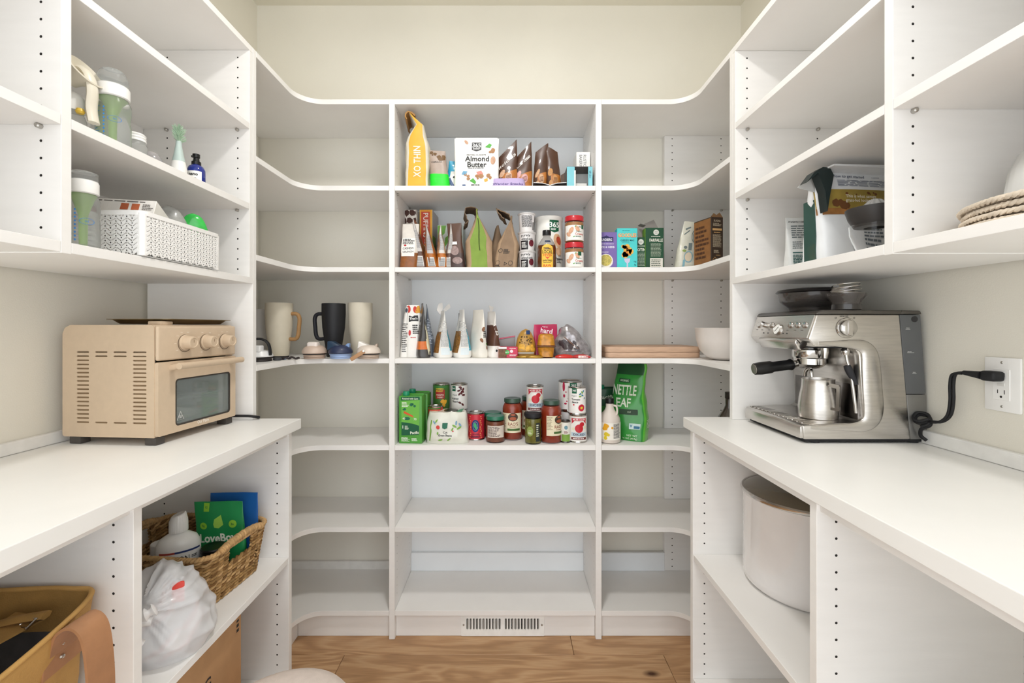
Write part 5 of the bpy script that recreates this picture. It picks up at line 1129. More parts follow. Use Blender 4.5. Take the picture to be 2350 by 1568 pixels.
for k, y in enumerate((.085, .160, .235)):
    kn = obj('knob', xf(lathe([(.0205, .0), (.021, .003), (.0175, .005), (.0165, .024), (.015, .0275), (.012, .0278), (.011, .0262), (.001, .0262)], 36), Matrix.Translation((.0065, y, .257)) @ rotm('Y', 90)), OC, T)
    obj('pointer', box(.0326, .0334, y-.0006, y+.0006, .257, .265), OCD, kn, 0)
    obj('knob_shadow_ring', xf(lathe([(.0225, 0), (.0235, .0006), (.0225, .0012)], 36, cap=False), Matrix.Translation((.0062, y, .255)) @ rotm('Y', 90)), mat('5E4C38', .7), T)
    gs = []
    for a in ((140, 110, 70, 180, 215) if k != 1 else (150, 115, 60, 180, 350, 240)):
        gs.append(txt('oooo'[:3], .0045, y+.031*cos(radians(a)), .255+.031*sin(radians(a)), bold=.02))
    sticker(T, fr, 'dial_print', gs, mat('F3E9DC', .5), .0004)
for x, y in ((-.018, .018), (-od+.03, .018), (-.018, ow-.018), (-od+.03, ow-.018)):
    obj('foot', bev(box(x-.016, x+.016, y-.014, y+.014, 0, .0195), .003, 2), mat('4A4541', .6), T, 40)
obj('top_vent_cap', bev(box(-.055, -.018, .035, .075, oz1-.001, oz1+.010), .003, 2), OC, T, 40)
# baking tray on top
TR = mat('8A7450', .35, metal=.7, var=.15)
T = thing('baking_tray', 'shallow bronze-coloured baking tray lying on top of the toaster oven', 'baking tray', (-.975, 1.318, ZCT+.0005+oz1+.001), -5)
def rr3(w, h, r, z): return [(p[0], p[1], z) for p in rrect(w, h, r, 5)]
L3 = [rr3(.15, .205, .018, .002), rr3(.17, .232, .022, .013), rr3(.190, .252, .026, .0135), rr3(.190, .252, .026, .0150), rr3(.168, .230, .02, .0145), rr3(.148, .203, .017, .0035)]
n = len(L3[0]); V = [p for l in L3 for p in l]; Fc = []
for j in range(len(L3)-1):
    for i in range(n): k = (i+1) % n; Fc.append((j*n+i, j*n+k, (j+1)*n+k, (j+1)*n+i))
Fc.append(tuple(reversed(range(n)))); Fc.append(tuple(range((len(L3)-1)*n, len(L3)*n)))
obj('pan', (V, Fc), TR, T, 50)
T = tag(obj('power_cord', tube(smooth_path([(-.93, 1.44, .955), (-.90, 1.4445, .953), (-.84, 1.452, .951), (-.822, 1.458, .948), (-.815, 1.475, .9425), (-.826, 1.4865, .9405)], 8), .0042, 8), BLKM, None, 60), 'black power cord lying on the worktop behind the toaster oven', 'cord')

# ================================================================== LEFT WALL CABINET contents
ZB1 = 1.628+E; ZC1 = 1.395+E
PLC = mat('EDEFEE', .18, trans=.85, var=.02, ior=1.12); GRP = mat('8CC63F', .35, trans=.3); BLU = mat('3F86CE', .5); WPL = mat('EEEDEA', .35, var=.02)
def baby(label, x, y, z, r=.028, hb=.108, dome=True, seed=0, prints=True, green=True, rz=0, top=.058):
    T = thing('baby_bottle', label, 'baby bottle', (x, y, z), rz, 'baby bottles in the left wall cabinet')
    obj('bottle_body', lathe([(r*.8, .0), (r, .004), (r, hb*.45), (r*.93, hb*.55), (r, hb*.68), (r, hb*.86), (r*.8, hb*.97), (r*.78, hb)], 36, cap=False), PLC, T)
    if green:
        obj('vent_tube', lathe([(.006, .008), (.007, hb*.6), (.015, hb*.85), (r*.76, hb*.97), (r*.74, hb*1.0)], 20), mat('BCE67A', .35, trans=.7), T)
    obj('collar', lathe([(r*.86, hb-.004), (r*.93, hb-.002), (r*.93, hb+.020), (r*.85, hb+.024), (r*.5, hb+.025)], 36), WPL, T)
    if dome: obj('travel_cap', lathe([(r*.88, hb+.022), (r*.86, hb+.040), (r*.70, hb+top*.92), (r*.55, hb+top), (.001, hb+top+.001)], 30, cap=False), PLC, T)
    if prints:
        sf = s_cyl(r)
        sticker(T, sf, 'scale_print', [join(*[rect2(-.012, -.004 if i % 2 else .0, .012+.0052*i, .0132+.0052*i, 3, 1) for i in range(13)]), join(*[ell2(.0016, .0022, .008, .014+.0075*i) for i in range(9)]), ring2(.011, .012, .026, .052, ry=.55), txt('oz', .007, .026, .052)], BLU, .0006)
    return T
bx = lambda px, D: (px-1171)*D/F
baby('large clear baby bottle with green vent and domed cap, standing upright', bx(250, .985), .995, ZB1, .032, .108, top=.058)
baby('baby bottle with green vent half hidden behind the large baby bottle', bx(214, 1.0)-.01, 1.045, ZB1, .030, .112, prints=False)
baby('clear baby bottle with green funnel beside the white perforated basket', bx(186, .925), .93, ZC1, .0270, .114, top=.043)
T = thing('breast_pump', 'cream manual breast pump with curved handle beside the baby bottles', 'breast pump', (bx(150, .93), .945, ZB1))
obj('bottle', lathe([(.020, .0), (.023, .003), (.023, .035), (.018, .05), (.018, .058)], 30), PLC, T)
obj('collar', lathe([(.021, .054), (.0215, .056), (.020, .082), (.014, .090), (.001, .092)], 30), WPL, T)
CRM = mat('E3DCCB', .35, var=.03)
obj('shield', xf(lathe([(.012, .0), (.016, .012), (.034, .036), (.036, .039), (.034, .041), (.014, .016), (.010, .004)], 32, cap=False), Matrix.Translation((-.004, .0, .115)) @ rotm('Y', 55)), CRM, T)
obj('handle', tube(smooth_path([(.0, 0, .135), (.020, 0, .142), (.036, 0, .125), (.042, 0, .095), (.040, 0, .060), (.045, 0, .030)], 6), .007, 10, flat=1.8), CRM, T)
obj('yellow_valve', mv(lathe([(.006, 0), (.008, .004), (.006, .010), (.001, .011)], 16), .026, -.010, .045), mat('E8C24A', .4), T)
T = thing('milk_cup', 'small ribbed clear storage cup right of the large baby bottle', 'cup', (bx(302, 1.05), 1.06, ZB1))
obj('cup_body', lathe([(.018, .0), (.022, .003), (.023, .03), (.019, .036), (.019, .040)], 30), PLC, T)
obj('ribbed_lid', lathe([(.0215, .038)]+[(.0215-.0012*(i % 2), .040+.003*i) for i in range(5)]+[(.018, .056), (.001, .057)], 30), WPL, T)
B = lump(.05, .045, .046, 101, .006)
T = bagthing('plastic_pouch', 'small crumpled clear plastic pouch between the ribbed cup and the brush', 'pouch', (bx(340, 1.13), 1.14, ZB1), 0, B, [mat('C9C5C6', .2, coat=.6, var=.3, trans=.4, vs=60)], None)
T = thing('bottle_brush', 'pale green bottle brush standing on its white base', 'brush', (bx(404, 1.18), 1.19, ZB1))
obj('base', lathe([(.016, .0), (.0190, .003), (.0185, .020), (.015, .038)], 30), mat('ECEAE6', .4), T)
obj('grip', lathe([(.015, .038), (.0115, .055), (.0075, .078), (.0062, .092)], 30), mat('B9C9C4', .45), T)
gs = []
rb = random.Random(3)
for i in range(150):
    a = rb.uniform(0, 2*pi); z = .090+.036*rb.random(); r = .0175*(.55+.45*rb.random())
    gs.append(tube([(0, 0, z-.004), (r*cos(a), r*sin(a), z+.008)], .0007, 4))
obj('bristles', join(*gs, tube([(0, 0, .088), (0, 0, .130)], .003, 8)), mat('B4CDB4', .5), T, 60, stuff=True)
T = thing('spray_bottle', 'small cobalt blue spray bottle with black nozzle and white label', 'bottle', (bx(445, 1.247), 1.257, ZB1))
obj('bottle_body', lathe([(.020, .0), (.022, .003), (.022, .038), (.018, .048), (.010, .053), (.010, .058)], 32), mat('1E2F86', .15, coat=.5), T)
obj('nozzle', join(lathe([(.0115, .054), (.0115, .062), (.008, .064), (.007, .072), (.009, .074), (.009, .083), (.001, .084)], 24), box(-.012, -.004, -.003, .003, .075, .080)), BLK, T)
sticker(T, s_cyl(.022), 'paper_label', [rect2(-.026, .026, .004, .032, 14, 2)], WHT, .0005)
sticker(T, s_cyl(.022), 'lettering', [txt('nano', .011, .006, .022, bold=.03), txt('O', .010, .010, .010, bold=.03), lines2(-.02, -.004, .008, .028, 4, 3)], INK, .001)
# white perforated basket
T = thing('plastic_basket', 'white perforated plastic basket full of pouches on the bottom shelf of the left wall cabinet', 'basket', (-.973, 1.155, ZC1), 0)
bw, bd, bh = .298, .270, .105
PW = mat('F1F0EE', .4, var=.01)
def lattice(L, H, cw=.0118, ch=.0105):
    """woven look: staggered slanted capsules between thin uprights, real gaps"""
    gs = []; nx = int(L/cw); nz = int(H/ch)
    for i in range(nx+1):
        x = L*i/nx
        gs.append(xf(box(-.0011, .0011, -.0009, .0009, -H/2, H/2), Matrix.Translation((x, 0, H/2))))
    for i in range(nx):
        for j in range(nz):
            x = L*(i+.5)/nx; z = H*(j+.5)/nz
            for s in (1,):
                a = 38 if (i+j*0) % 2 else -38
                gs.append(xf(box(-cw*.62, cw*.62, -.0017, .0007, -.0034, .0034), Matrix.Translation((x, 0, z)) @ rotm('Y', a)))
    return join(*gs)
t = 1
wall = lattice(bw-.02, bh-.018); wall2 = lattice(bd-.02, bh-.018)
wb = obj('side_panel', mv(wall, -bw/2+.01, -bd/2, .004), PW, T, 0, stuff=True)
obj('side_panel', mv(wall, -bw/2+.01, bd/2, .004), PW, T, 0, stuff=True)
obj('side_panel', xf(wall2, Matrix.Translation((bw/2, -bd/2+.01, .004)) @ rotm('Z', 90)), PW, T, 0, stuff=True)
obj('side_panel', xf(wall2, Matrix.Translation((-bw/2, -bd/2+.01, .004)) @ rotm('Z', 90)), PW, T, 0, stuff=True)
obj('rim', mv(holed(rrect(bw+.006, bd+.006, .018, 5), [rrect(bw-.006, bd-.006, .014, 5)], .010), 0, 0, bh-.009), PW, T, 30)
obj('floor', box(-bw/2+.006, bw/2-.006, -bd/2+.006, bd/2-.006, .0, .003), PW, T, 0)
for sx, sy in ((1, 1), (1, -1), (-1, 1), (-1, -1)): obj('corner_post', mv(lathe([(.009, 0), (.010, bh-.01)], 12), sx*(bw/2-.008), sy*(bd/2-.008), .001), PW, T)
obj('grip_opening', xf(holed(rrect(.052, .026, .012, 5), [rrect(.042, .018, .009, 5)], .004), Matrix.Translation((-.06, -bd/2-.002, .070)) @ TO_XZ), PW, T, 30)
obj('grip_hole', mv(xf(holed(rrect(.042, .018, .009, 5), [], .001), TO_XZ), -.06, -bd/2-.0022, .070), mat('3A332E', .9), T, 0)
# contents
carton_T, fr, rt, lf, tp = carton('leaflet_box', 'white printed box with small orange pictures lying in the white basket', (-.925, 1.10, ZC1+.078), 14, .14, .09, .052, mat('E8E4DE', .5), 'things in the white basket')
carton_T.rotation_euler[0] = radians(-24)
sticker(carton_T, fr, 'pictures', [rect2(.0, .016, .022, .040, 1, 1), rect2(.022, .038, .022, .040, 1, 1)], mat('B5603C', .6), .0006)
sticker(carton_T, fr, 'small_print', [lines2(-.06, .06, .043, .048, 1, 3), lines2(.044, .066, .022, .040, 4, 3)], mat('6A6460', .5), .0006)
for nm, lb, x, y, c, w, d, h, rz, sd in (('zip_bag', 'clear and pink zip bag heaped at the back left of the white basket', -1.02, 1.09, 'B98A86', .13, .11, .058, 10, 111), ('zip_bag', 'purple-grey zip bag bulging from the middle of the white basket', -1.0, 1.19, '8D8088', .13, .10, .062, -14, 112), ('zip_bag', 'clear ribbed plastic pouch standing at the far end of the white basket', -.90, 1.20, 'A3A3A0', .085, .05, .085, 35, 113), ('wipes_pouch', 'green pouch with white rim standing at the far right of the white basket', -.862, 1.235, '2FB84A', .075, .035, .075, 28, 114)):
    B = lump(w, d, h+.012, sd, .006)
    bagthing(nm, lb, 'pouch', (x, y, ZC1+.062), rz, B, [mat(c, .22, coat=.6, var=.3, vs=40, bump=.6, bs=50)], None, 'things in the white basket', 14, 40)

# ================================================================== LEFT BASE CABINET: seagrass basket, bottles, bag, box, tote
ZS = .503+E
SG = mat('A5804E', .75, var=.35, vs=60, bump=.8, bs=260, stretch=(1, 1, 3)); SGD = mat('7E5A30', .8, var=.35, vs=60, bump=.8, bs=260); SGL = mat('C49E6C', .75, var=.3, vs=60, bump=.8, bs=260)
T = thing('seagrass_basket', 'brown woven seagrass basket with wrapped handle, holding bottles and pouches', 'basket', (-.922, 1.296, ZS), -6)
RW, RD = .335, .258
def rrp(w, d, r, n, s):
    """point at parameter s in [0,1) on a rounded rectangle with outward normal"""
    P = rrect(w, d, r, 6); m = len(P); seg = [((P[(i+1) % m][0]-P[i][0])**2+(P[(i+1) % m][1]-P[i][1])**2)**.5 for i in range(m)]
    tot = sum(seg); q = (s % 1)*tot
    for i in range(m):
        if q <= seg[i]:
            f = q/max(seg[i], 1e-9); a, b = P[i], P[(i+1) % m]; dx, dy = b[0]-a[0], b[1]-a[1]; l = sqrt(dx*dx+dy*dy)
            return a[0]+dx*f, a[1]+dy*f, dy/l, -dx/l
        q -= seg[i]
    return P[0][0], P[0][1], 1, 0
rs = random.Random(9)
NR = 15; NS = 56
weave = [[], [], []]
for j in range(NR):
    z0 = .006+.0088*j; fl_ = z0/.15
    w = RW*(.88+.12*fl_); d = RD*(.88+.12*fl_)
    for strand in (0, 1):
        P = []
        for i in range(NS*4):
            s = i/(NS*4); x, y, nx, ny = rrp(w, d, .045, 6, s); ph = 2*pi*(s*NS/2)+pi*(j % 2)+pi*strand
            o = .0040*cos(ph)+rs.uniform(-.0007, .0007); zz = .0024*sin(ph)+rs.uniform(-.0005, .0005)
            sc = .010*max(0, abs(2*abs(y)/d)-.75) if False else 0
            P.append((x+nx*o, y+ny*o, z0+zz))
        cl_ = rs.choice((0, 0, 1, 2))
        if j < NR-5: weave[cl_].append(tube(P, .0044, 5, closed=True))
        else:                                   # leave the hand hole open on the two short sides
            runs = []; cur = []
            for q in P+P[:1]:
                if abs(q[0]) > RW*.46 and abs(q[1]) < .046:
                    if len(cur) > 3: runs.append(cur)
                    cur = []
                else: cur.append(q)
            if len(cur) > 3: runs.append(cur)
            for q in runs: weave[cl_].append(tube(q, .0044, 5))
for k, m in enumerate((SG, SGD, SGL)):
    obj('woven_rows', join(*weave[k]), m, T, 70, stuff=True)
obj('base', mv(prism(rrect(RW*.86, RD*.86, .04, 5), 0, .004), 0, 0, 0), SGD, T, 0)
# rim braid dips at sides and rises towards the handles
P = []; P2 = []
for i in range(240):
    s = i/240; x, y, nx, ny = rrp(RW*1.005, RD*1.005, .045, 6, s); ph = 2*pi*s*60
    P.append((x+nx*.004*cos(ph), y+ny*.004*cos(ph), .138+.003*sin(ph))); P2.append((x-nx*.004*cos(ph), y-ny*.004*cos(ph), .138-.003*sin(ph)))
obj('rim', join(tube(P, .005, 6, closed=True), tube(P2, .005, 6, closed=True)), SGL, T, 70)
for s, nm in ((1, 'handle'), (-1, 'handle')):
    hp = smooth_path([(s*RW/2, -.085, .136), (s*(RW/2+.002), -.052, .146), (s*(RW/2+.003), 0, .150), (s*(RW/2+.002), .052, .146), (s*RW/2, .085, .136)], 14)
    R = [.0092+.0016*cos(i*2.6) for i in range(len(hp))]
    obj(nm, tube(hp, R, 10), SGL, T, 60)
# contents of basket
T = thing('supplement_bottle', 'large white bottle with ribbed cap and red-blue stripe in the seagrass basket', 'bottle', (X(404, 1.235), 1.245, ZS+.012), 30, 'bottles in the seagrass basket')
WB = mat('EDECE9', .35, coat=.2, var=.015)
def ovl(prof, e=.66): 
    g = lathe(prof, 40); return ([(v[0], v[1]*e, v[2]) for v in g[0]], g[1])
obj('bottle_body', ovl([(.046, .0), (.051, .004), (.052, .10), (.050, .130), (.042, .146), (.026, .156), (.019, .160), (.019, .166)]), WB, T)
g = lathe([(.0215, .162), (.022, .164), (.0215, .190), (.017, .206), (.014, .208), (.001, .206)], 48)
obj('cap', ([(v[0]*(1+.02*cos(24*atan2(v[1], v[0]))), v[1]*(1+.02*cos(24*atan2(v[1], v[0]))), v[2]+(.006*v[0]/.02 if v[2] > .2 else 0)) for v in g[0]], g[1]), WB, T)
def s_oval(a, b): return lambda u, v: Vector((a*sin(u/a), -b*cos(u/a), v))
so = s_oval(.0518, .0518*.66)
sticker(T, so, 'blue_stripe', [rect2(-.005, .062, .113, .118, 14, 1)], mat('2A3A6E', .5), .0008)
sticker(T, so, 'red_stripe', [rect2(-.045, -.005, .113, .118, 10, 1)], mat('A8443C', .5), .0008)
sticker(T, so, 'lettering', [txt('ION', .020, .014, .097, bold=.0, w=.028), lines2(.034, .050, .094, .102, 2, 3)], INK, .001)
for k, (px, yy, r, h) in enumerate(((330, 1.20, .018, .085), (350, 1.215, .018, .085), (368, 1.26, .026, .105), (410, 1.31, .024, .13))):
    T = thing('pill_bottle', ('white capped pill bottle at the left edge of the basket view', 'small white pill bottle, second from the left in the seagrass basket', 'wider white bottle with flat cap behind the striped supplement bottle', 'white capped bottle just behind the supplement bottle cap')[k], 'bottle', (X(px, yy), yy, ZS+.03), 0, 'bottles in the seagrass basket')
    obj('bottle_body', lathe([(r*.9, .0), (r, .003), (r, h*.7), (r*.7, h*.76)], 30), WB, T)
    obj('cap', lathe([(r*.86, h*.75), (r*.88, h*.77), (r*.88, h*.98), (r*.8, h), (.001, h)], 30), WPL, T)
    if k == 0: sticker(T, s_cyl(r), 'yellow_label', [rect2(-.012, .02, .02, .05, 6, 2)], mat('E3C84A', .5), .0006)
T = thing('black_jar', 'black jar with ribbed lid at the front of the seagrass basket', 'jar', (X(484, 1.25), 1.262, ZS+.03), 0, 'bottles in the seagrass basket')
obj('jar_body', lathe([(.036, .0), (.038, .003), (.038, .062), (.033, .070)], 36), mat('0E0E10', .12, coat=.6), T)
obj('lid', lathe([(.0315, .068)]+[(.0315-.0008*(i % 2), .070+.0035*i) for i in range(7)]+[(.029, .0945), (.001, .095)], 36), BLK, T)
GRNP = mat('1E8A4C', .4, coat=.3, var=.06); BLUP = mat('1F5FA8', .4, coat=.3, var=.06)
B = Bag(.138, .04, .205, wt=lambda t: .96+.04*t, dt=lambda t: max(.05, 1-t), n=(3.5, 3.5), crump=.003, seed=121, off=lambda t: (-.012*t, 0))
T = bagthing('green_pouch', 'green pouch with lime badges and white lettering in the seagrass basket', 'pouch', (-.838, 1.330, ZS+.018), 4, B, [GRNP], None, 'pouches in the seagrass basket')
sticker(T, B.front, 'badges', [ell2(.010, .010, -.042, .137), ell2(.011, .011, .040, .142), rect2(-.040, -.024, .178, .202, 2, 3)], mat('8CC43A', .5), .001)
sticker(T, B.front, 'badge_print', [txt('0g', .008, -.042, .137, bold=.02), txt('2x', .008, .040, .142, bold=.02), txt('12', .008, -.032, .190, bold=.02)], mat('1F6A3A', .5), .0015)
sticker(T, B.front, 'lettering', [txt('LoveBowl', .032, .004, .103, 2, bold=.03, w=.115)], mat('EEF3E4', .5), .001)
sticker(T, B.front, 'leaf_picture', [fan2([(-.012, .132), (.0, .130), (.013, .140), (.008, .168), (-.010, .156), (-.014, .142)])], mat('9CCB52', .5), .001)
B = Bag(.140, .03, .212, wt=lambda t: 1, dt=lambda t: max(.05, 1-t), n=(3.5, 3.5), crump=.002, seed=122)
T = bagthing('blue_pouch', 'blue pouch standing behind the green pouch in the seagrass basket', 'pouch', (-.835, 1.378, ZS+.018), 3, B, [BLUP], None, 'pouches in the seagrass basket')
# knotted plastic shopping bag
B = lump(.215, .180, .200, 131, .0085, nu=64, off=lambda t: (.0*t, 0), wt=lambda t: max(.05, (1-t**2.0)**.6)*(min(1, .72+t*1.3)))
PB = mat('F1F1F3', .30, alpha=.60, coat=.35, var=.06, vs=14, bump=.9, bs=24)
T = thing('shopping_bag', 'knotted translucent white plastic shopping bag in front of the seagrass basket', 'bag', (X(372, 1.03), 1.035, ZS), 20)
g = B.mesh(60, 150)
V = []
for v in g[0]:
    a = atan2(v[1]+.10, v[0]+.03); q = Vector(v)
    rd = noise.noise(Vector((a*3.2, v[2]*6, 5)))
    dk = Vector((v[0]+.02, v[1]+.09, v[2]-.135)); rk = dk.length; ak = atan2(dk.z, dk.x)
    fold = (-abs(noise.noise(Vector((ak*3.4, rk*5, dk.y*4))))*.015-abs(noise.noise(Vector((v[0]*26, v[1]*26, v[2]*18))))*.006)*min(1, v[2]*18)*min(1, rk/.05)+.004
    nrm = Vector((v[0], v[1], (v[2]-.1)*.6)).normalized()
    V.append(tuple(q+nrm*fold))
obj('bag_body', (V, g[1], g[2]), PB, T, 75)
kp = smooth_path([(-.06, -.100, .125), (-.03, -.112, .142), (.0, -.114, .142), (.02, -.108, .150)], 5)
obj('knot', join(tube(kp, [.010+.004*sin(i*1.9) for i in range(len(kp))], 12), tube(smooth_path([(-.05, -.100, .150), (-.02, -.114, .135), (.015, -.112, .128)], 5), .009, 10), tube(smooth_path([(-.035, -.105, .12), (-.02, -.115, .10), (.0, -.112, .085)], 5), .007, 8)), mat('F0EEEE', .3, trans=.1, coat=.5, bump=.4, bs=40), T, 70)
B2 = lump(.17, .14, .150, 132, .012)
obj('packed_items', B2.mesh(24, 60, lambda th, t: int(abs(sin(th*1.7+t*5))*2.99)), [mat('DCD8D8', .6, var=.2, vs=12), mat('C9A9A9', .6, var=.2, vs=12), mat('B7B9BC', .6, var=.2, vs=12)], T, 60)
obj('red_item', mv(bev(box(-.012, .012, -.003, .003, 0, .045), .003, 2), .040, -.042, .122), mat('D8453A', .5), T, 40)
# cardboard box
CRD = mat('BC9268', .8, var=.08, vs=18, bump=.15, bs=120)
T = thing('cardboard_box', 'tall plain brown cardboard box on the bottom shelf below the seagrass basket', 'box', (-.90, 1.055, .115+E))
obj('carton', bev(box(-.175, .175, -.175, .172, 0, .350), .002, 1), CRD, T, 0)
sd = s_plane((.175, 0, 0), (0, 1, 0), (0, 0, 1))
sticker(T, sd, 'printed_mark', [rect2(.150, .160, .322, .330, 1, 1), rect2(.150, .160, .309, .317, 1, 1), rect2(.150, .160, .335, .341, 1, 1)], INK, .0005)
sticker(T, sd, 'lettering', [txt('KG', .042, .02, .262, 0, bold=.02)], mat('3A3230', .7), .0005)
sticker(T, s_plane((0, 0, .350), (1, 0, 0), (0, 1, 0)), 'packing_tape', [rect2(-.174, .174, -.03, .03, 2, 2)], mat('B8966C', .3, coat=.4), .0005)
# canvas tote
CV = mat('BE9455', .8, var=.10, vs=20, bump=.35, bs=420); CVI = mat('A67F45', .85, var=.15, bump=.3, bs=400); LTH = mat('A97A56', .5, var=.12, vs=30, bump=.2, bs=150); GRYI = mat('55514F', .9, var=.2, vs=40)
T = thing('tote_bag', 'tan canvas tote bag with tan leather handle on the left lower shelf', 'bag', (-.93, .645, ZS), 0)
def tote(z, ins=0.0):
    """rim outline at height z: wide mouth, corner nearest the aisle and divider pulled up"""
    f = z/.26
    pts = [(-.20, -.15), (.155+.03*f, -.17), (.195+.008*f, -.02), (.175+.008*f, .165), (.12, .192), (-.02, .185), (-.20, .175)]
    cx, cy = 0, 0
    return [((p[0]*(1-ins)), (p[1]*(1-ins))) for p in [(q.x, q.y) for q in smooth_path([(a, b, 0) for a, b in pts], 8, True)]]
O = []; NT = 14; n = len(tote(0))
def zt(x, y): return .222+.030*max(0, (y+.05)/.24)+.018*max(0, (.1-x)/.3)*0
V = []; Fc = []; I = []
rings = []
for j in range(NT+1):
    t = j/NT; P = tote(.26*t)
    R = []
    for i, (x, y) in enumerate(P):
        h = zt(x, y); nz = noise.noise_vector(Vector((x*9, y*9, t*3)))
        k = .86+.14*t
        R.append((x*k+nz.x*.010*sin(pi*t), y*k+nz.y*.010*sin(pi*t), h*t))
    rings.append(R)
for j in range(NT+1):        # inside going back down
    t = 1-j/NT; P = tote(.26*t, .03)
    R = []
    for i, (x, y) in enumerate(P):
        h = zt(x, y); k = .86+.14*t; R.append((x*k, y*k, max(.004, h*t)))
    rings.append(R)
for R in rings: V += R
for j in range(len(rings)-1):
    for i in range(n):
        k = (i+1) % n; Fc.append((j*n+i, j*n+k, (j+1)*n+k, (j+1)*n+i)); I.append(0 if j <= NT else (1 if j < NT+5 else 2))
Fc.append(tuple(range((len(rings)-1)*n, len(rings)*n))); I.append(2); Fc.append(tuple(reversed(range(n)))); I.append(0)
obj('bag_body', (V, Fc, I), [CV, CVI, GRYI], T, 60)
rim = [(x, y, zt(x, y)) for x, y in tote(.26, .012)]
obj('rim_binding', tube(rim, .0045, 8, closed=True), CV, T, 70)
obj('inner_strap', tube(smooth_path([(.13, .14, .235), (.06, .13, .225), (-.02, .12, .19)], 6), .006, 6, flat=2), CVI, T, 60)
obj('buckle', tube([(.10, .138, .232), (.125, .128, .236), (.12, .118, .226), (.095, .128, .222)], .0022, 6, closed=True), STEEL, T, 60)
obj('side_flap', fixg(prism([(.05, .165), (.12, .150), (.10, .02), (.085, .0), (.07, .05)], .222, .225)), CVI, T, 40)
sp = smooth_path([(.190, .108, .200), (.202, .106, .236), (.226, .104, .250), (.248, .102, .232), (.259, .100, .17), (.262, .098, .09), (.258, .096, .02)], 8)
gV = []; gF = []
for i, p in enumerate(sp):
    a = sp[max(0, i-1)]; b = sp[min(len(sp)-1, i+1)]; tt = (b-a).normalized(); nn = Vector((tt.z, 0, -tt.x)).normalized()*.0022
    for sy in (-.024, .024):
        for sg in (1, -1): gV.append((p.x+nn.x*sg, p.y+sy, p.z+nn.z*sg))
for i in range(len(sp)-1):
    a = i*4; b = a+4; gF += [(a, a+2, b+2, b), (a+1, b+1, b+3, a+3), (a, b, b+1, a+1), (a+2, a+3, b+3, b+2)]
gF += [(0, 1, 3, 2), tuple(x+(len(sp)-1)*4 for x in (0, 2, 3, 1))]
lh = obj('leather_handle', fixg((gV, gF)), LTH, T, 50)
obj('leather_patch', xf(bev(prism([(-.032, -.030), (.032, -.022), (.030, .024), (.0, .034), (-.030, .024)], 0, .004, 'x'), .001, 1), Matrix.Translation((.187, .108, .196)) @ rotm('Z', -3)), LTH, T, 40)
for z in (.190, .212): obj('rivet', xf(lathe([(.004, 0), (.003, .0025), (.001, .003)], 12), Matrix.Translation((.1925, .104, z)) @ rotm('Y', 90)), STEEL2, T)
# pouf
T = thing('round_stool', 'round stool with pale pink-beige fabric top at the bottom edge of the picture', 'stool', (-.505, .985, 0))
PF = mat('DDCFC6', .9, var=.05, vs=60, bump=.4, bs=500)
obj('cushion', lathe([(.155, .30), (.166, .31), (.170, .335), (.166, .362), (.150, .385), (.125, .397), (.09, .402), (.001, .405)], 56), PF, T)
obj('piping', tube([(.1685*cos(2*pi*i/48), .1685*sin(2*pi*i/48), .318) for i in range(48)], .004, 6, closed=True), mat('C9B8AE', .9), T, 60)
obj('seat_base', lathe([(.14, .27), (.15, .272), (.15, .30)], 40), mat('A98B6A', .5), T)
for k in range(4):
    a = pi/4+k*pi/2; obj('leg', tube([(.12*cos(a), .12*sin(a), .272), (.15*cos(a), .15*sin(a), .0005)], [.015, .010], 12), mat('B08C62', .5), T, 60)
# ================================================================== ESPRESSO MACHINE on the right worktop
T = thing('espresso_machine', 'stainless steel espresso machine with bean hopper, gauge and portafilter', 'espresso machine', (.90, 1.30, ZCT+.0005))
y0, y1 = -.134, .148
def arc(cx, cz, r, a0, a1, n=6): return [(cx+r*cos(radians(a0+(a1-a0)*i/n)), cz+r*sin(radians(a0+(a1-a0)*i/n))) for i in range(n+1)]
side = ([(-.146, .010), (.132, .010), (.106, .331), (-.112, .331), (-.136, .268), (-.116, .248)] + arc(-.022, .224, .024, 90, 0) + arc(-.012+.0, .074, .022, 0, -90)[0:] + [(-.030, .050), (-.150, .046)])
# C-shaped shell
pr = [(-.146, .010), (.126, .010), (.098, .331), (-.114, .331), (-.136, .268), (-.118, .248), (-.040, .248)] + arc(-.034, .220, .028, 90, 0)[1:] + [(.004, .090)] + arc(-.016, .074, .022, 0, -90)[1:] + [(-.060, .052), (-.152, .046)]
obj('body_shell', bev(fixg(prism(pr, y0, y1, 'y')), .004, 3, 50), STEEL, T, 40)
# raised rim around the recess on the near side
rim = [(-.11, .257, .004), (-.06, .256, .008), (-.02, .254, .012), (.006, .247, .017), (.020, .228, .022), (.024, .19, .025), (.027, .14, .026), (.030, .09, .026), (.024, .062, .023), (.004, .046, .016), (-.03, .042, .010), (-.09, .041, .007), (-.13, .040, .003)]
P = smooth_path([(a, y0-.0005, b) for a, b, r in rim], 4); RR = [v.x for v in smooth_path([(r, 0, 0) for a, b, r in rim], 4)]
obj('recess_rim', tube(P, RR, 16, flat=.30), STEEL, T, 70)
obj('top_cap', bev(fixg(prism([(-.117, .3312), (.104, .3312), (.102, .342), (-.100, .343), (-.110, .340)], y0-.001, y1+.001, 'y')), .003, 3, 40), DKSTEEL, T, 40)
obj('recess_back', fixg(prism([(.0045, .055), (-.0005, .055), (-.0005, .235), (.0045, .235)], y0+.012, y1-.012, 'y')), mat('8F8B88', .16, metal=1.0, var=.2), T, 30)
obj('head_underside', box(-.105, -.012, y0+.01, y1-.01, .244, .2478), BLKM, T, 0)
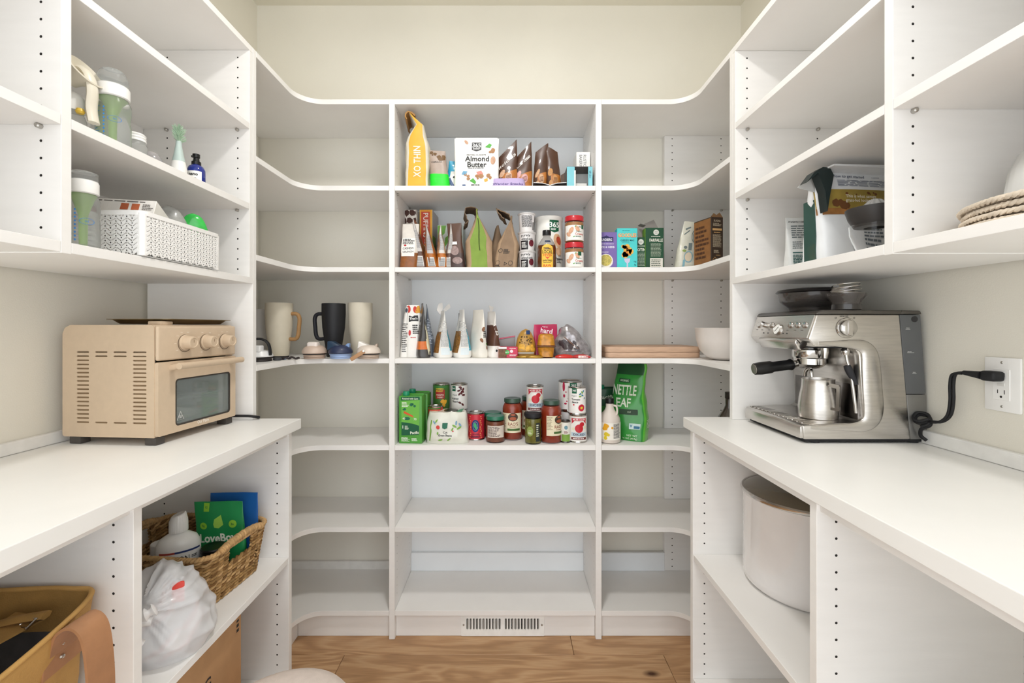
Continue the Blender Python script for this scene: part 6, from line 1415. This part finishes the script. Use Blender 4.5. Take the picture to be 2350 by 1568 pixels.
# control panel plate on the slanted front
a = atan2(.022, .063)
def pan(y, v, off=0.0):   # point on front slope; v from 0 (bottom) to 1 (top)
    x = -.136+.022*v; z = .268+.063*v; n = Vector((-cos(a), 0, sin(a))); return Vector((x, y, z))+n*off
MP = Matrix.Translation((-.125, 0, .2995)) @ Matrix.Rotation(a, 4, 'Y') @ rotm('Y', -90)
cp = obj('control_panel', fixg(([tuple(pan(y, v, o)) for o in (0.0, .0022) for y, v in ((y0+.006, .03), (y1-.006, .03), (y1-.006, .97), (y0+.006, .97))], [(0, 1, 2, 3), (7, 6, 5, 4), (0, 4, 5, 1), (1, 5, 6, 2), (2, 6, 7, 3), (3, 7, 4, 0)])), STEEL, T, 0)
obj('lower_lip', bev(fixg(prism([(-.136, .267), (-.120, .248), (-.122, .236), (-.130, .238), (-.140, .258)], y0+.05, y1-.05, 'y')), .002, 2), STEEL, T, 40)
def disc_on(name, y, v, prof, m, parent=cp):
    M = Matrix.Translation(pan(y, v, .0022)) @ Matrix.Rotation(a, 4, 'Y') @ rotm('Y', -90); return obj(name, xf(lathe(prof, 28), M), m, parent)
def py(crx):  # crop column -> y on the panel (near end y0, far end y1)
    px = 1670+crx/3.456; Xw = .772; D = F*Xw/(px-1171); return D-1.30
for crx, nm in ((243, 'power_button'), (342, 'filter_button'), (492, 'program_button'), (548, 'one_cup_button'), (606, 'two_cup_button')):
    b_ = disc_on(nm, py(crx), .56, [(.0085, 0), (.0088, .003), (.0075, .0036), (.0070, .0026), (.0066, .0038), (.001, .0042)], STEEL2)
disc_on('gauge', py(405), .36, [(.0165, 0), (.0170, .004), (.0155, .0055), (.0145, .0042), (.001, .0040)], STEEL2)
disc_on('gauge_face', py(405), .36, [(.0142, .0042), (.001, .0044)], mat('F2F2EE', .3))
M = Matrix.Translation(pan(py(405), .36, .0072)) @ Matrix.Rotation(a, 4, 'Y')
obj('gauge_needle', xf(box(-.0002, .0002, -.0006, .0006, -.009, .008), M @ rotm('X', 40)), INK, cp, 0)
disc_on('grind_knob', py(285), .58, [(.008, 0), (.008, .012), (.0065, .014), (.001, .014)], STEEL2)
spn = lambda u, v: pan(-u, v, .0022)
gs = []
for crx in (240, 280, 335, 480, 540, 595): gs.append([rect2(-py(crx)-.005, -py(crx)+.005, .33, .35, 1, 1)])
for crx in (300, 335, 455, 485): gs.append([rect2(-py(crx)-.003, -py(crx)+.003, .17, .21, 1, 1)])
sticker(T, spn, 'panel_print', [g for q in gs for g in q], mat('3A3836', .5), .0004, parent=cp)
obj('lever_slot', xf(lathe([(.012, 0), (.013, .002), (.010, .004), (.001, .004)], 24), Matrix.Translation((-.130, y0+.028, .252)) @ rotm('Y', -70)), mat('3A3634', .3, metal=.8), T)
# grind size dial on the near side
gd = obj('grind_size_dial', xf(lathe([(.0255, 0), (.0265, .002), (.025, .004), (.0225, .004), (.0222, .001), (.020, .001), (.020, .012), (.018, .0135), (.001, .0135)], 40), Matrix.Translation((-.0395, y0-.0005, .2965)) @ rotm('X', 90)), STEEL2, T)
obj('dial_grip', join(box(-.0445, -.0345, y0-.017, y0-.0135, .2785, .3145)), mat('CFCBC7', .2, metal=1), gd, 0)
sticker(T, s_plane((0, y0, 0), (1, 0, 0), (0, 0, 1)), 'dial_print', [txt('GRIND SIZE', .004, -.045, .3265, w=.022), ring2(.0016, .0022, -.066, .322), ring2(.0016, .0022, -.019, .322)], INK, .0005)
# group head, portafilter
obj('group_head', mv(lathe([(.034, .248), (.035, .236), (.044, .234), (.044, .214), (.041, .210), (.001, .209)], 36), -.045, .0, 0), STEEL2, T)
obj('hot_water_spout', mv(lathe([(.010, .244), (.010, .232), (.007, .214), (.004, .212)], 20), -.05, -.07, 0), STEEL2, T)
T2 = thing('portafilter', 'portafilter with black handle locked in the espresso machine, pointing to the aisle', 'portafilter', (.855, 1.30, ZCT+.18))
obj('basket_ring', lathe([(.038, .032), (.040, .030), (.040, .014), (.034, .008), (.024, .002), (.001, .001)], 36), STEEL2, T2)
obj('spout', join(tube(smooth_path([(-.0, -.004, .002), (-.004, -.012, -.008), (-.004, -.015, -.022)], 4), .0055, 10), tube(smooth_path([(.0, .004, .002), (-.004, .012, -.008), (-.004, .015, -.022)], 4), .0055, 10)), STEEL2, T2, 60)
obj('neck', tube([(-.030, 0, .016), (-.052, 0, .012)], [.009, .011], 14), STEEL2, T2, 60)
obj('handle', lathe_x := xf(lathe([(.001, -.001), (.0145, .0), (.0165, .004), (.0145, .012), (.0145, .055), (.0175, .062), (.0185, .090), (.0165, .108), (.001, .109)], 24), Matrix.Translation((-.050, 0, .012)) @ rotm('Y', -97)), BLK, T2, 60)
obj('end_cap', xf(lathe([(.0145, 0), (.0145, .0015), (.001, .002)], 24), Matrix.Translation((-.158, 0, -.0012)) @ rotm('Y', -97)), PIN, T2)
# steam wand
sw = obj('steam_wand', tube(smooth_path([(-.020, -.105, .240), (-.018, -.108, .210), (-.012, -.112, .180), (-.006, -.116, .120), (-.002, -.118, .075)], 6), .0042, 10), STEEL2, T, 60)
obj('grip', tube(smooth_path([(-.020, -.110, .198), (-.010, -.113, .172), (.000, -.117, .150)], 6), [.0075+.0015*sin(i*.5) for i in range(13)], 12), mat('2A2A2E', .7), T, 60)
obj('wand_joint', mv(lathe([(.008, .226), (.010, .232), (.010, .238), (.006, .246)], 20), -.020, -.105, 0), STEEL2, T)
# drip tray
dt = obj('drip_tray', bev(fixg(prism([(-.155, .012), (-.02, .012), (-.02, .046), (-.150, .046), (-.155, .040)], y0+.004, y1-.004, 'y')), .002, 2), STEEL, T, 40)
for i in range(13):
    yy = y0+.020+.0205*i
    obj('grill_slat', bev(box(-.140, -.026, yy, yy+.012, .0465, .0495), .001, 1), STEEL, dt, 0)
obj('grill_well', box(-.143, -.024, y0+.014, y1-.014, .0462, .0466), mat('141414', .6), dt, 0)
obj('rubber_base', box(-.140, .165, y0+.006, y1-.006, .003, .010), BLKM, T, 0)
for x in (-.11, .145):
    for y in (y0+.02, y1-.02): obj('foot', mv(lathe([(.014, 0), (.014, .004)], 20), x, y, 0), BLKM, T)
# water tank and back
obj('back_housing', bev(fixg(prism([(.1265, .010), (.171, .010), (.168, .125), (.1165, .125)], y0+.002, y1-.002, 'y')), .002, 2), mat('8E8D8B', .35, metal=.7), T, 40)
wt_ = obj('water_tank', bev(fixg(prism([(.1165, .126), (.168, .126), (.154, .331), (.0995, .331)], y0+.002, y1-.002, 'y')), .003, 2), mat('6C6E70', .12, trans=.25, coat=.5, ior=1.3, var=.03), T, 40)
obj('tank_lid', bev(fixg(prism([(.099, .3315), (.155, .3315), (.150, .341), (.104, .342)], y0-.001, y1+.001, 'y')), .003, 2), DKSTEEL, T, 40)
sp_ = s_plane((0, y0+.0018, 0), (1, 0, 0), (0, 0, 1))
sticker(T, sp_, 'tank_print', [txt('MAX', .004, .120, .296), rect2(.114, .126, .2925, .2933, 1, 1), rect2(.118, .136, .232, .2329, 1, 1), lines2(.119, .134, .234, .236, 1, 2), txt('MIN', .004, .136, .182), rect2(.131, .142, .1785, .1793, 1, 1)], mat('D6D6D4', .5), .0006, parent=wt_)
obj('tank_badge', xf(lathe([(.008, 0), (.008, .0008), (.001, .001)], 20), Matrix.Translation((.137, y0+.0015, .319)) @ rotm('X', 90)), mat('2E2E30', .3), wt_)
# bean hopper
SMK = mat('A39C98', .06, trans=.85, coat=.4, ior=1.3, var=0)
HX, HY = -.010, .035
T3 = T
hp = obj('bean_hopper', mv(lathe([(.060, .343), (.062, .352), (.068, .358), (.086, .372), (.091, .392), (.092, .400)], 44, cap=False), HX, HY, 0), SMK, T)
obj('hopper_collar', mv(lathe([(.050, .3425), (.052, .346), (.052, .360), (.001, .361)], 36), HX, HY, 0), mat('1A1614', .25, coat=.5), hp)
obj('beans', mv(lathe([(.045, .361), (.074, .373), (.070, .380), (.001, .384)], 30), HX, HY, 0), mat('1E1410', .35, var=.5, vs=300, bump=1, bs=300), hp)
obj('hopper_lid', mv(lathe([(.094, .397), (.0975, .400), (.092, .407), (.06, .4115), (.001, .412)], 44), HX, HY, 0), mat('141212', .25, coat=.3), hp)
T4 = thing('dosing_cup', 'clear and dark round cup with wire ring on top of the espresso machine', 'cup', (.885, 1.20, ZCT+.0005+.344))
obj('cup', lathe([(.028, .0), (.031, .002), (.032, .018), (.036, .026), (.045, .036), (.046, .043), (.044, .043), (.034, .028), (.028, .018), (.027, .004), (.001, .004)], 36, cap=False), SMK, T4)
obj('cup_foot', lathe([(.033, .0), (.034, .001), (.034, .014), (.001, .015)], 36), mat('302C2A', .2, coat=.5), T4)
gs = [tube([((.036-.002*k)*cos(2*pi*i/36), (.036-.002*k)*sin(2*pi*i/36), .047+.006*k+.004*sin(2*pi*i/36+k)) for i in range(36)], .0014, 6, closed=True) for k in range(4)]
for k, g in enumerate(gs): obj('wire_ring', g, STEEL2, T4, 60)
# milk jug
T = thing('milk_jug', 'small stainless steel milk jug standing on the drip tray', 'jug', (.842, 1.245, ZCT+.0505), 0)
obj('jug_body', lathe([(.042, .0), (.046, .003), (.0475, .030), (.045, .055), (.0395, .085), (.0385, .103), (.0395, .107), (.0380, .1075), (.037, .104), (.038, .084), (.044, .05), (.045, .008), (.001, .005)], 44, cap=False), STEEL, T)
obj('handle', fixg(prism([(.000, .093), (.008, .100), (.026, .098), (.028, .092), (.0265, .030), (.008, .030), (.008, .036), (.020, .037), (.0205, .088), (.008, .090)], -.0045, .0045, 'y')), STEEL2, T, 30).matrix_local = Matrix.Translation((.000, -.040, 0)) @ rotm('Z', -58)
# ================================================================== outlet and cord
T = thing('wall_outlet', 'white wall outlet plate with two sockets above the right worktop', 'outlet', (XR, .990, 1.110), 90)
# local: -y faces... plate faces -x in the world => after 90 deg rotation local +y -> -x
obj('cover_plate', mv(bev(box(-.037, .037, 0, .0055, -.059, .059), .003, 2), 0, 0.0005, 0), mat('F3F2F0', .3, var=.01), T, 40)
obj('socket_face', mv(bev(box(-.0175, .0175, .0055, .0075, -.034, .034), .001, 1), 0, 0, 0), mat('F3F2F0', .3, var=.01), T, 30)
for z in (-.0185, .0185):
    obj('socket_slot', join(box(-.0075, -.006, .0074, .0077, z-.002, z+.007), box(.006, .0075, .0074, .0077, z-.001, z+.007)), HOLE, T, 0)
    obj('ground_hole', xf(lathe([(.0024, 0), (.0024, .0003), (.001, .0003)], 12), Matrix.Translation((0, .0075, z-.008)) @ rotm('X', -90)), HOLE, T)
obj('reset_button', box(-.007, .007, .0075, .0085, -.003, .003), mat('E6E4E0', .4), T, 0)
for z in (-.048, .048): obj('screw', xf(lathe([(.003, 0), (.002, .0012), (.001, .0012)], 12), Matrix.Translation((0, .006, z)) @ rotm('X', -90)), PIN, T)
T = thing('power_cord', 'black power cord of the espresso machine, plugged in and tied in a knot', 'cord', (1.055, 1.13, .99))
def loc(x, y, z): return (x-1.055, y-1.13, z-.99)
obj('plug', bev(join(), .001) if False else xf(bev(box(-.006, .022, -.016, .016, -.011, .011), .006, 3), Matrix.Translation(loc(1.046, .996, 1.128))), BLKM, T, 50)
obj('strain_relief', tube([loc(1.045, 1.010, 1.128), loc(1.046, 1.050, 1.130)], [.009, .005], 12), BLKM, T, 60)
wire = [(1.046, 1.045, 1.130), (1.048, 1.070, 1.125), (1.050, 1.078, 1.100), (1.050, 1.078, 1.060), (1.050, 1.085, 1.025), (1.048, 1.105, 1.005), (1.046, 1.135, 1.000)]
obj('wire', join(tube([loc(*p) for p in smooth_path(wire, 8)], .0034, 8), tube([loc(p[0]-.003, p[1]+.006, p[2]-.002) for p in smooth_path(wire, 8)], .0030, 8)), BLKM, T, 60)
knot = [(1.046, 1.135, 1.000), (1.035, 1.150, .992), (1.035, 1.165, .997), (1.048, 1.168, 1.010), (1.058, 1.150, 1.008), (1.050, 1.138, .990), (1.040, 1.150, .978), (1.044, 1.158, .960), (1.052, 1.150, .948)]
obj('knot', join(tube([loc(*p) for p in smooth_path(knot, 8)], .0042, 8), tube([loc(p[0]-.006, p[1]-.004, p[2]+.006) for p in smooth_path(knot[:-2], 8)], .0038, 8)), BLKM, T, 60)

# ================================================================== RIGHT WALL CABINET contents
ZR = 1.395+E
def bagW(name, label, px, D, w, d, h, rz, mats, reg=None, grp=None, z=ZR, **k):
    B = Bag(w, d, h, **k); return bagthing(name, label, 'pouch', (X(px, D), D, z), rz, B, mats, reg, grp), B
G7 = 'pouches on the bottom shelf of the right wall cabinet'
T, B = bagW('coffee_pouch', 'flat white pouch with black printed text, leftmost in the right wall cabinet', 1845, 1.335, .105, .05, .160, -3, [mat('D9DAD8', .35, coat=.4, var=.03)], None, G7, wt=lambda t: 1, dt=lambda t: max(.06, 1-t), n=(3.5, 3.5), crump=.0018, seed=141)
sticker(T, B.front, 'lettering', [txt('A LIGHTLY SWEET CAFE STYLE', .007, .0, .148, bold=.02, w=.092)], INK, .001)
sticker(T, B.front, 'small_print', [lines2(-.040, .040, .098, .138, 6, 3, .4, .3), lines2(-.040, -.005, .066, .090, 4, 4, .4)], mat('5A6468', .5), .001)
sticker(T, B.front, 'facts_table', [lines2(-.040, .0, .010, .050, 9, 5, .6, .1), rect2(-.040, .002, .054, .057, 3, 1)], mat('2E5A58', .5), .001)
T, B = bagW('teal_pouch', 'folded glossy teal pouch between the printed pouch and the large white bag', 1872, 1.235, .075, .05, .130, -20, [mat('3E6E66', .25, coat=.5, var=.15, vs=18)], None, G7, wt=lambda t: 1-.25*t, dt=lambda t: max(.1, 1-.8*t), n=(3, 2.2), crump=.004, seed=142, off=lambda t: (.012*t, 0))
T, B = bagW('card_pouch', 'small white paper corner sticking up behind the large white bag', 1868, 1.30, .05, .01, .185, 14, [mat('E3E0DA', .5)], None, G7, dt=lambda t: 1, crump=.001, seed=143)
sticker(T, B.front, 'small_print', [lines2(-.018, .012, .155, .172, 3, 3)], INK, .001)
# large bag of protein powder
D0 = 1.15
B = Bag(.215, .10, .228, wt=lambda t: 1-.02*t, dt=lambda t: max(.30, 1-.7*t**1.4), n=(5, 4), crump=.0022, seed=144, off=lambda t: (-.008*t, -.010*t))
T = bagthing('powder_bag', 'large white powder bag with cow meadow band and folded dark-lined top', 'bag', (X(1965, D0), D0+.02, ZR), 4, B, [mat('E6E8EA', .35, coat=.3, var=.02)], None, G7, 24, 48)
sticker(T, B.front, 'meadow_picture', [rect2(-.1055, .1055, .125, .182, 20, 4)], mat('A0883E', .5, var=.3, vs=22), .0012)
sticker(T, B.front, 'meadow_strip', [rect2(-.1055, .1055, .118, .134, 20, 2)], mat('A5713C', .5, var=.4, vs=30), .0016)
sticker(T, B.front, 'cows', [blobs2(-.078, -.035, .140, .152, 4, .012, 3), blobs2(-.06, .09, .168, .174, 6, .004, 7)], mat('6E4422', .6), .0018)
sticker(T, B.front, 'lettering', [txt('This is what savage\ngrass-fed looks like.', .011, .0, .158, bold=.01, w=.085)], mat('EDE6D2', .5), .0022)
sticker(T, B.front, 'top_lettering', [txt('How to get started', .010, -.022, .216, bold=.01, w=.085), lines2(-.055, .09, .190, .208, 6, 3, .35, .1), txt('in minutes', .005, .050, .216)], mat('3E4A66', .5), .0014)
sticker(T, B.front, 'facts_table', [lines2(-.002, .06, .020, .105, 13, 5, .5, .2), rect2(-.004, .050, .108, .111, 4, 1)], mat('4E5A66', .5), .0014)
P_ = [(-.10, -.02, .226), (-.118, -.03, .228), (-.150, -.03, .206)]
obj('lined_top', fixg(prism([(-.106, .122), (-.112, .170), (-.130, .215), (-.160, .190), (-.140, .216), (-.118, .229), (-.100, .228), (-.090, .21), (-.100, .16)], -.055, -.030, 'y')), mat('1E2A2A', .4), T, 40)
obj('white_fold', fixg(prism([(-.106, .230), (.105, .230), (.105, .222), (-.106, .226)], -.075, -.02, 'y')), mat('E6E8EA', .4), T, 30)
obj('back_flap', fixg(prism([(-.158, .188), (-.112, .178), (-.109, .215), (-.135, .212)], -.02, -.018, 'y')), mat('C9C8C4', .4), T, 30)
obj('dark_gusset', fixg(prism([(-.110, .0), (-.106, .0), (-.104, .16), (-.112, .16)], -.02, .02, 'y')), mat('274A42', .4, coat=.4), T, 30)
# citrus juicer
T = thing('citrus_juicer', 'glass citrus juicer with dark funnel and clear reamer in the right wall cabinet', 'juicer', (X(2008, .985), .985, ZR))
obj('glass_base', lathe([(.032, .0), (.034, .002), (.046, .040), (.047, .060), (.045, .060), (.043, .040), (.030, .006), (.001, .005)], 40, cap=False), GLASSC, T)
obj('funnel', lathe([(.020, .054), (.038, .056), (.048, .074), (.0535, .092), (.0535, .096), (.050, .096), (.044, .080), (.020, .066)], 44, cap=False), mat('33302F', .45), T)
g = lathe([(.030, .078), (.028, .086), (.024, .100), (.012, .114), (.001, .118)], 48)
obj('reamer', ([(v[0]*(1+.08*cos(10*atan2(v[1], v[0]))), v[1]*(1+.08*cos(10*atan2(v[1], v[0]))), v[2]) for v in g[0]], g[1]), mat('D6D6D4', .1, trans=.6, coat=.5), T, 60)
obj('funnel_floor', mv(lathe([(.044, .078), (.001, .079)], 36), 0, 0, 0), mat('33302F', .45), T)
# woven placemats and clear container
JT = mat('D6C8B6', .85, var=.15, vs=60, bump=.5, bs=300)
for k in range(4):
    T = thing('round_placemat', ('woven cream rope placemat, bottom of the stack', 'woven cream rope placemat, second from the bottom of the stack', 'woven cream rope placemat, third from the bottom of the stack', 'woven cream rope placemat on top of the stack under the clear dish')[k], 'placemat', (.905+.004*(k % 2), .700-.003*k, ZR+.0105*k), 30*k, 'woven placemats in the right wall cabinet')
    gs = []
    R0 = .150+.004*(k % 2)+(.006 if k == 3 else 0)
    for r_i in range(7):
        R = R0-.0115*r_i; m_ = max(30, int(R*2*pi/.0045))
        for s in (0, 1):
            P = []
            for i in range(m_):
                a = 2*pi*i/m_; ph = a*int(R*2*pi/.019)+pi*s
                P.append(((R+.0030*cos(ph))*cos(a), (R+.0030*cos(ph))*sin(a), .0052+.0018*sin(ph)+.0006*sin(3*a+k)))
            gs.append(tube(P, .0034, 5, closed=True))
    obj('braided_rings', join(*gs), JT, T, 70, stuff=True)
    obj('center', lathe([(.076, .002), (.076, .008), (.001, .0085)], 36), JT, T)
T = thing('clear_dish', 'clear ribbed plastic dish upside down on the woven placemats', 'dish', (.915, .715, ZR+.045))
g = lathe([(.098, .0), (.100, .002), (.096, .010), (.090, .055), (.078, .085), (.060, .095), (.001, .097)], 72, cap=False)
obj('dish', ([(v[0]*(1+.012*cos(36*atan2(v[1], v[0]))), v[1]*(1+.012*cos(36*atan2(v[1], v[0]))), v[2]) for v in g[0]], g[1]), mat('ECECEA', .25, trans=.30, var=.02, ior=1.15), T, 60)

# ================================================================== RIGHT BASE CABINET: pot
T = thing('stock_pot', 'large white stock pot with glass lid and steel rim on the right lower shelf', 'pot', (.828, 1.275, .511+E))
obj('pot_body', lathe([(.140, .0), (.148, .003), (.156, .012), (.158, .03), (.158, .247), (.160, .251), (.156, .253), (.150, .247)], 72), mat('E6E2E0', .12, coat=.6, var=.02), T)
obj('steel_rim', lathe([(.1595, .249), (.1635, .253), (.1640, .258), (.160, .262), (.156, .261)], 72, cap=False), STEEL2, T)
lid = obj('glass_lid', lathe([(.158, .260), (.140, .266), (.10, .272), (.05, .275), (.001, .276)], 72, cap=False), mat('8E8470', .06, trans=.35, coat=.6, ior=1.4, var=0), T)
obj('lid_liner', lathe([(.156, .255), (.001, .256)], 48), mat('9A8F7A', .5), T)
obj('steam_vent', mv(lathe([(.006, 0), (.006, .004), (.003, .005), (.001, .003)], 16), .09, -.085, .268), STEEL2, lid)
obj('lid_knob', mv(lathe([(.012, 0), (.012, .006), (.024, .012), (.024, .018), (.001, .020)], 24), 0, 0, .276), BLK, lid)
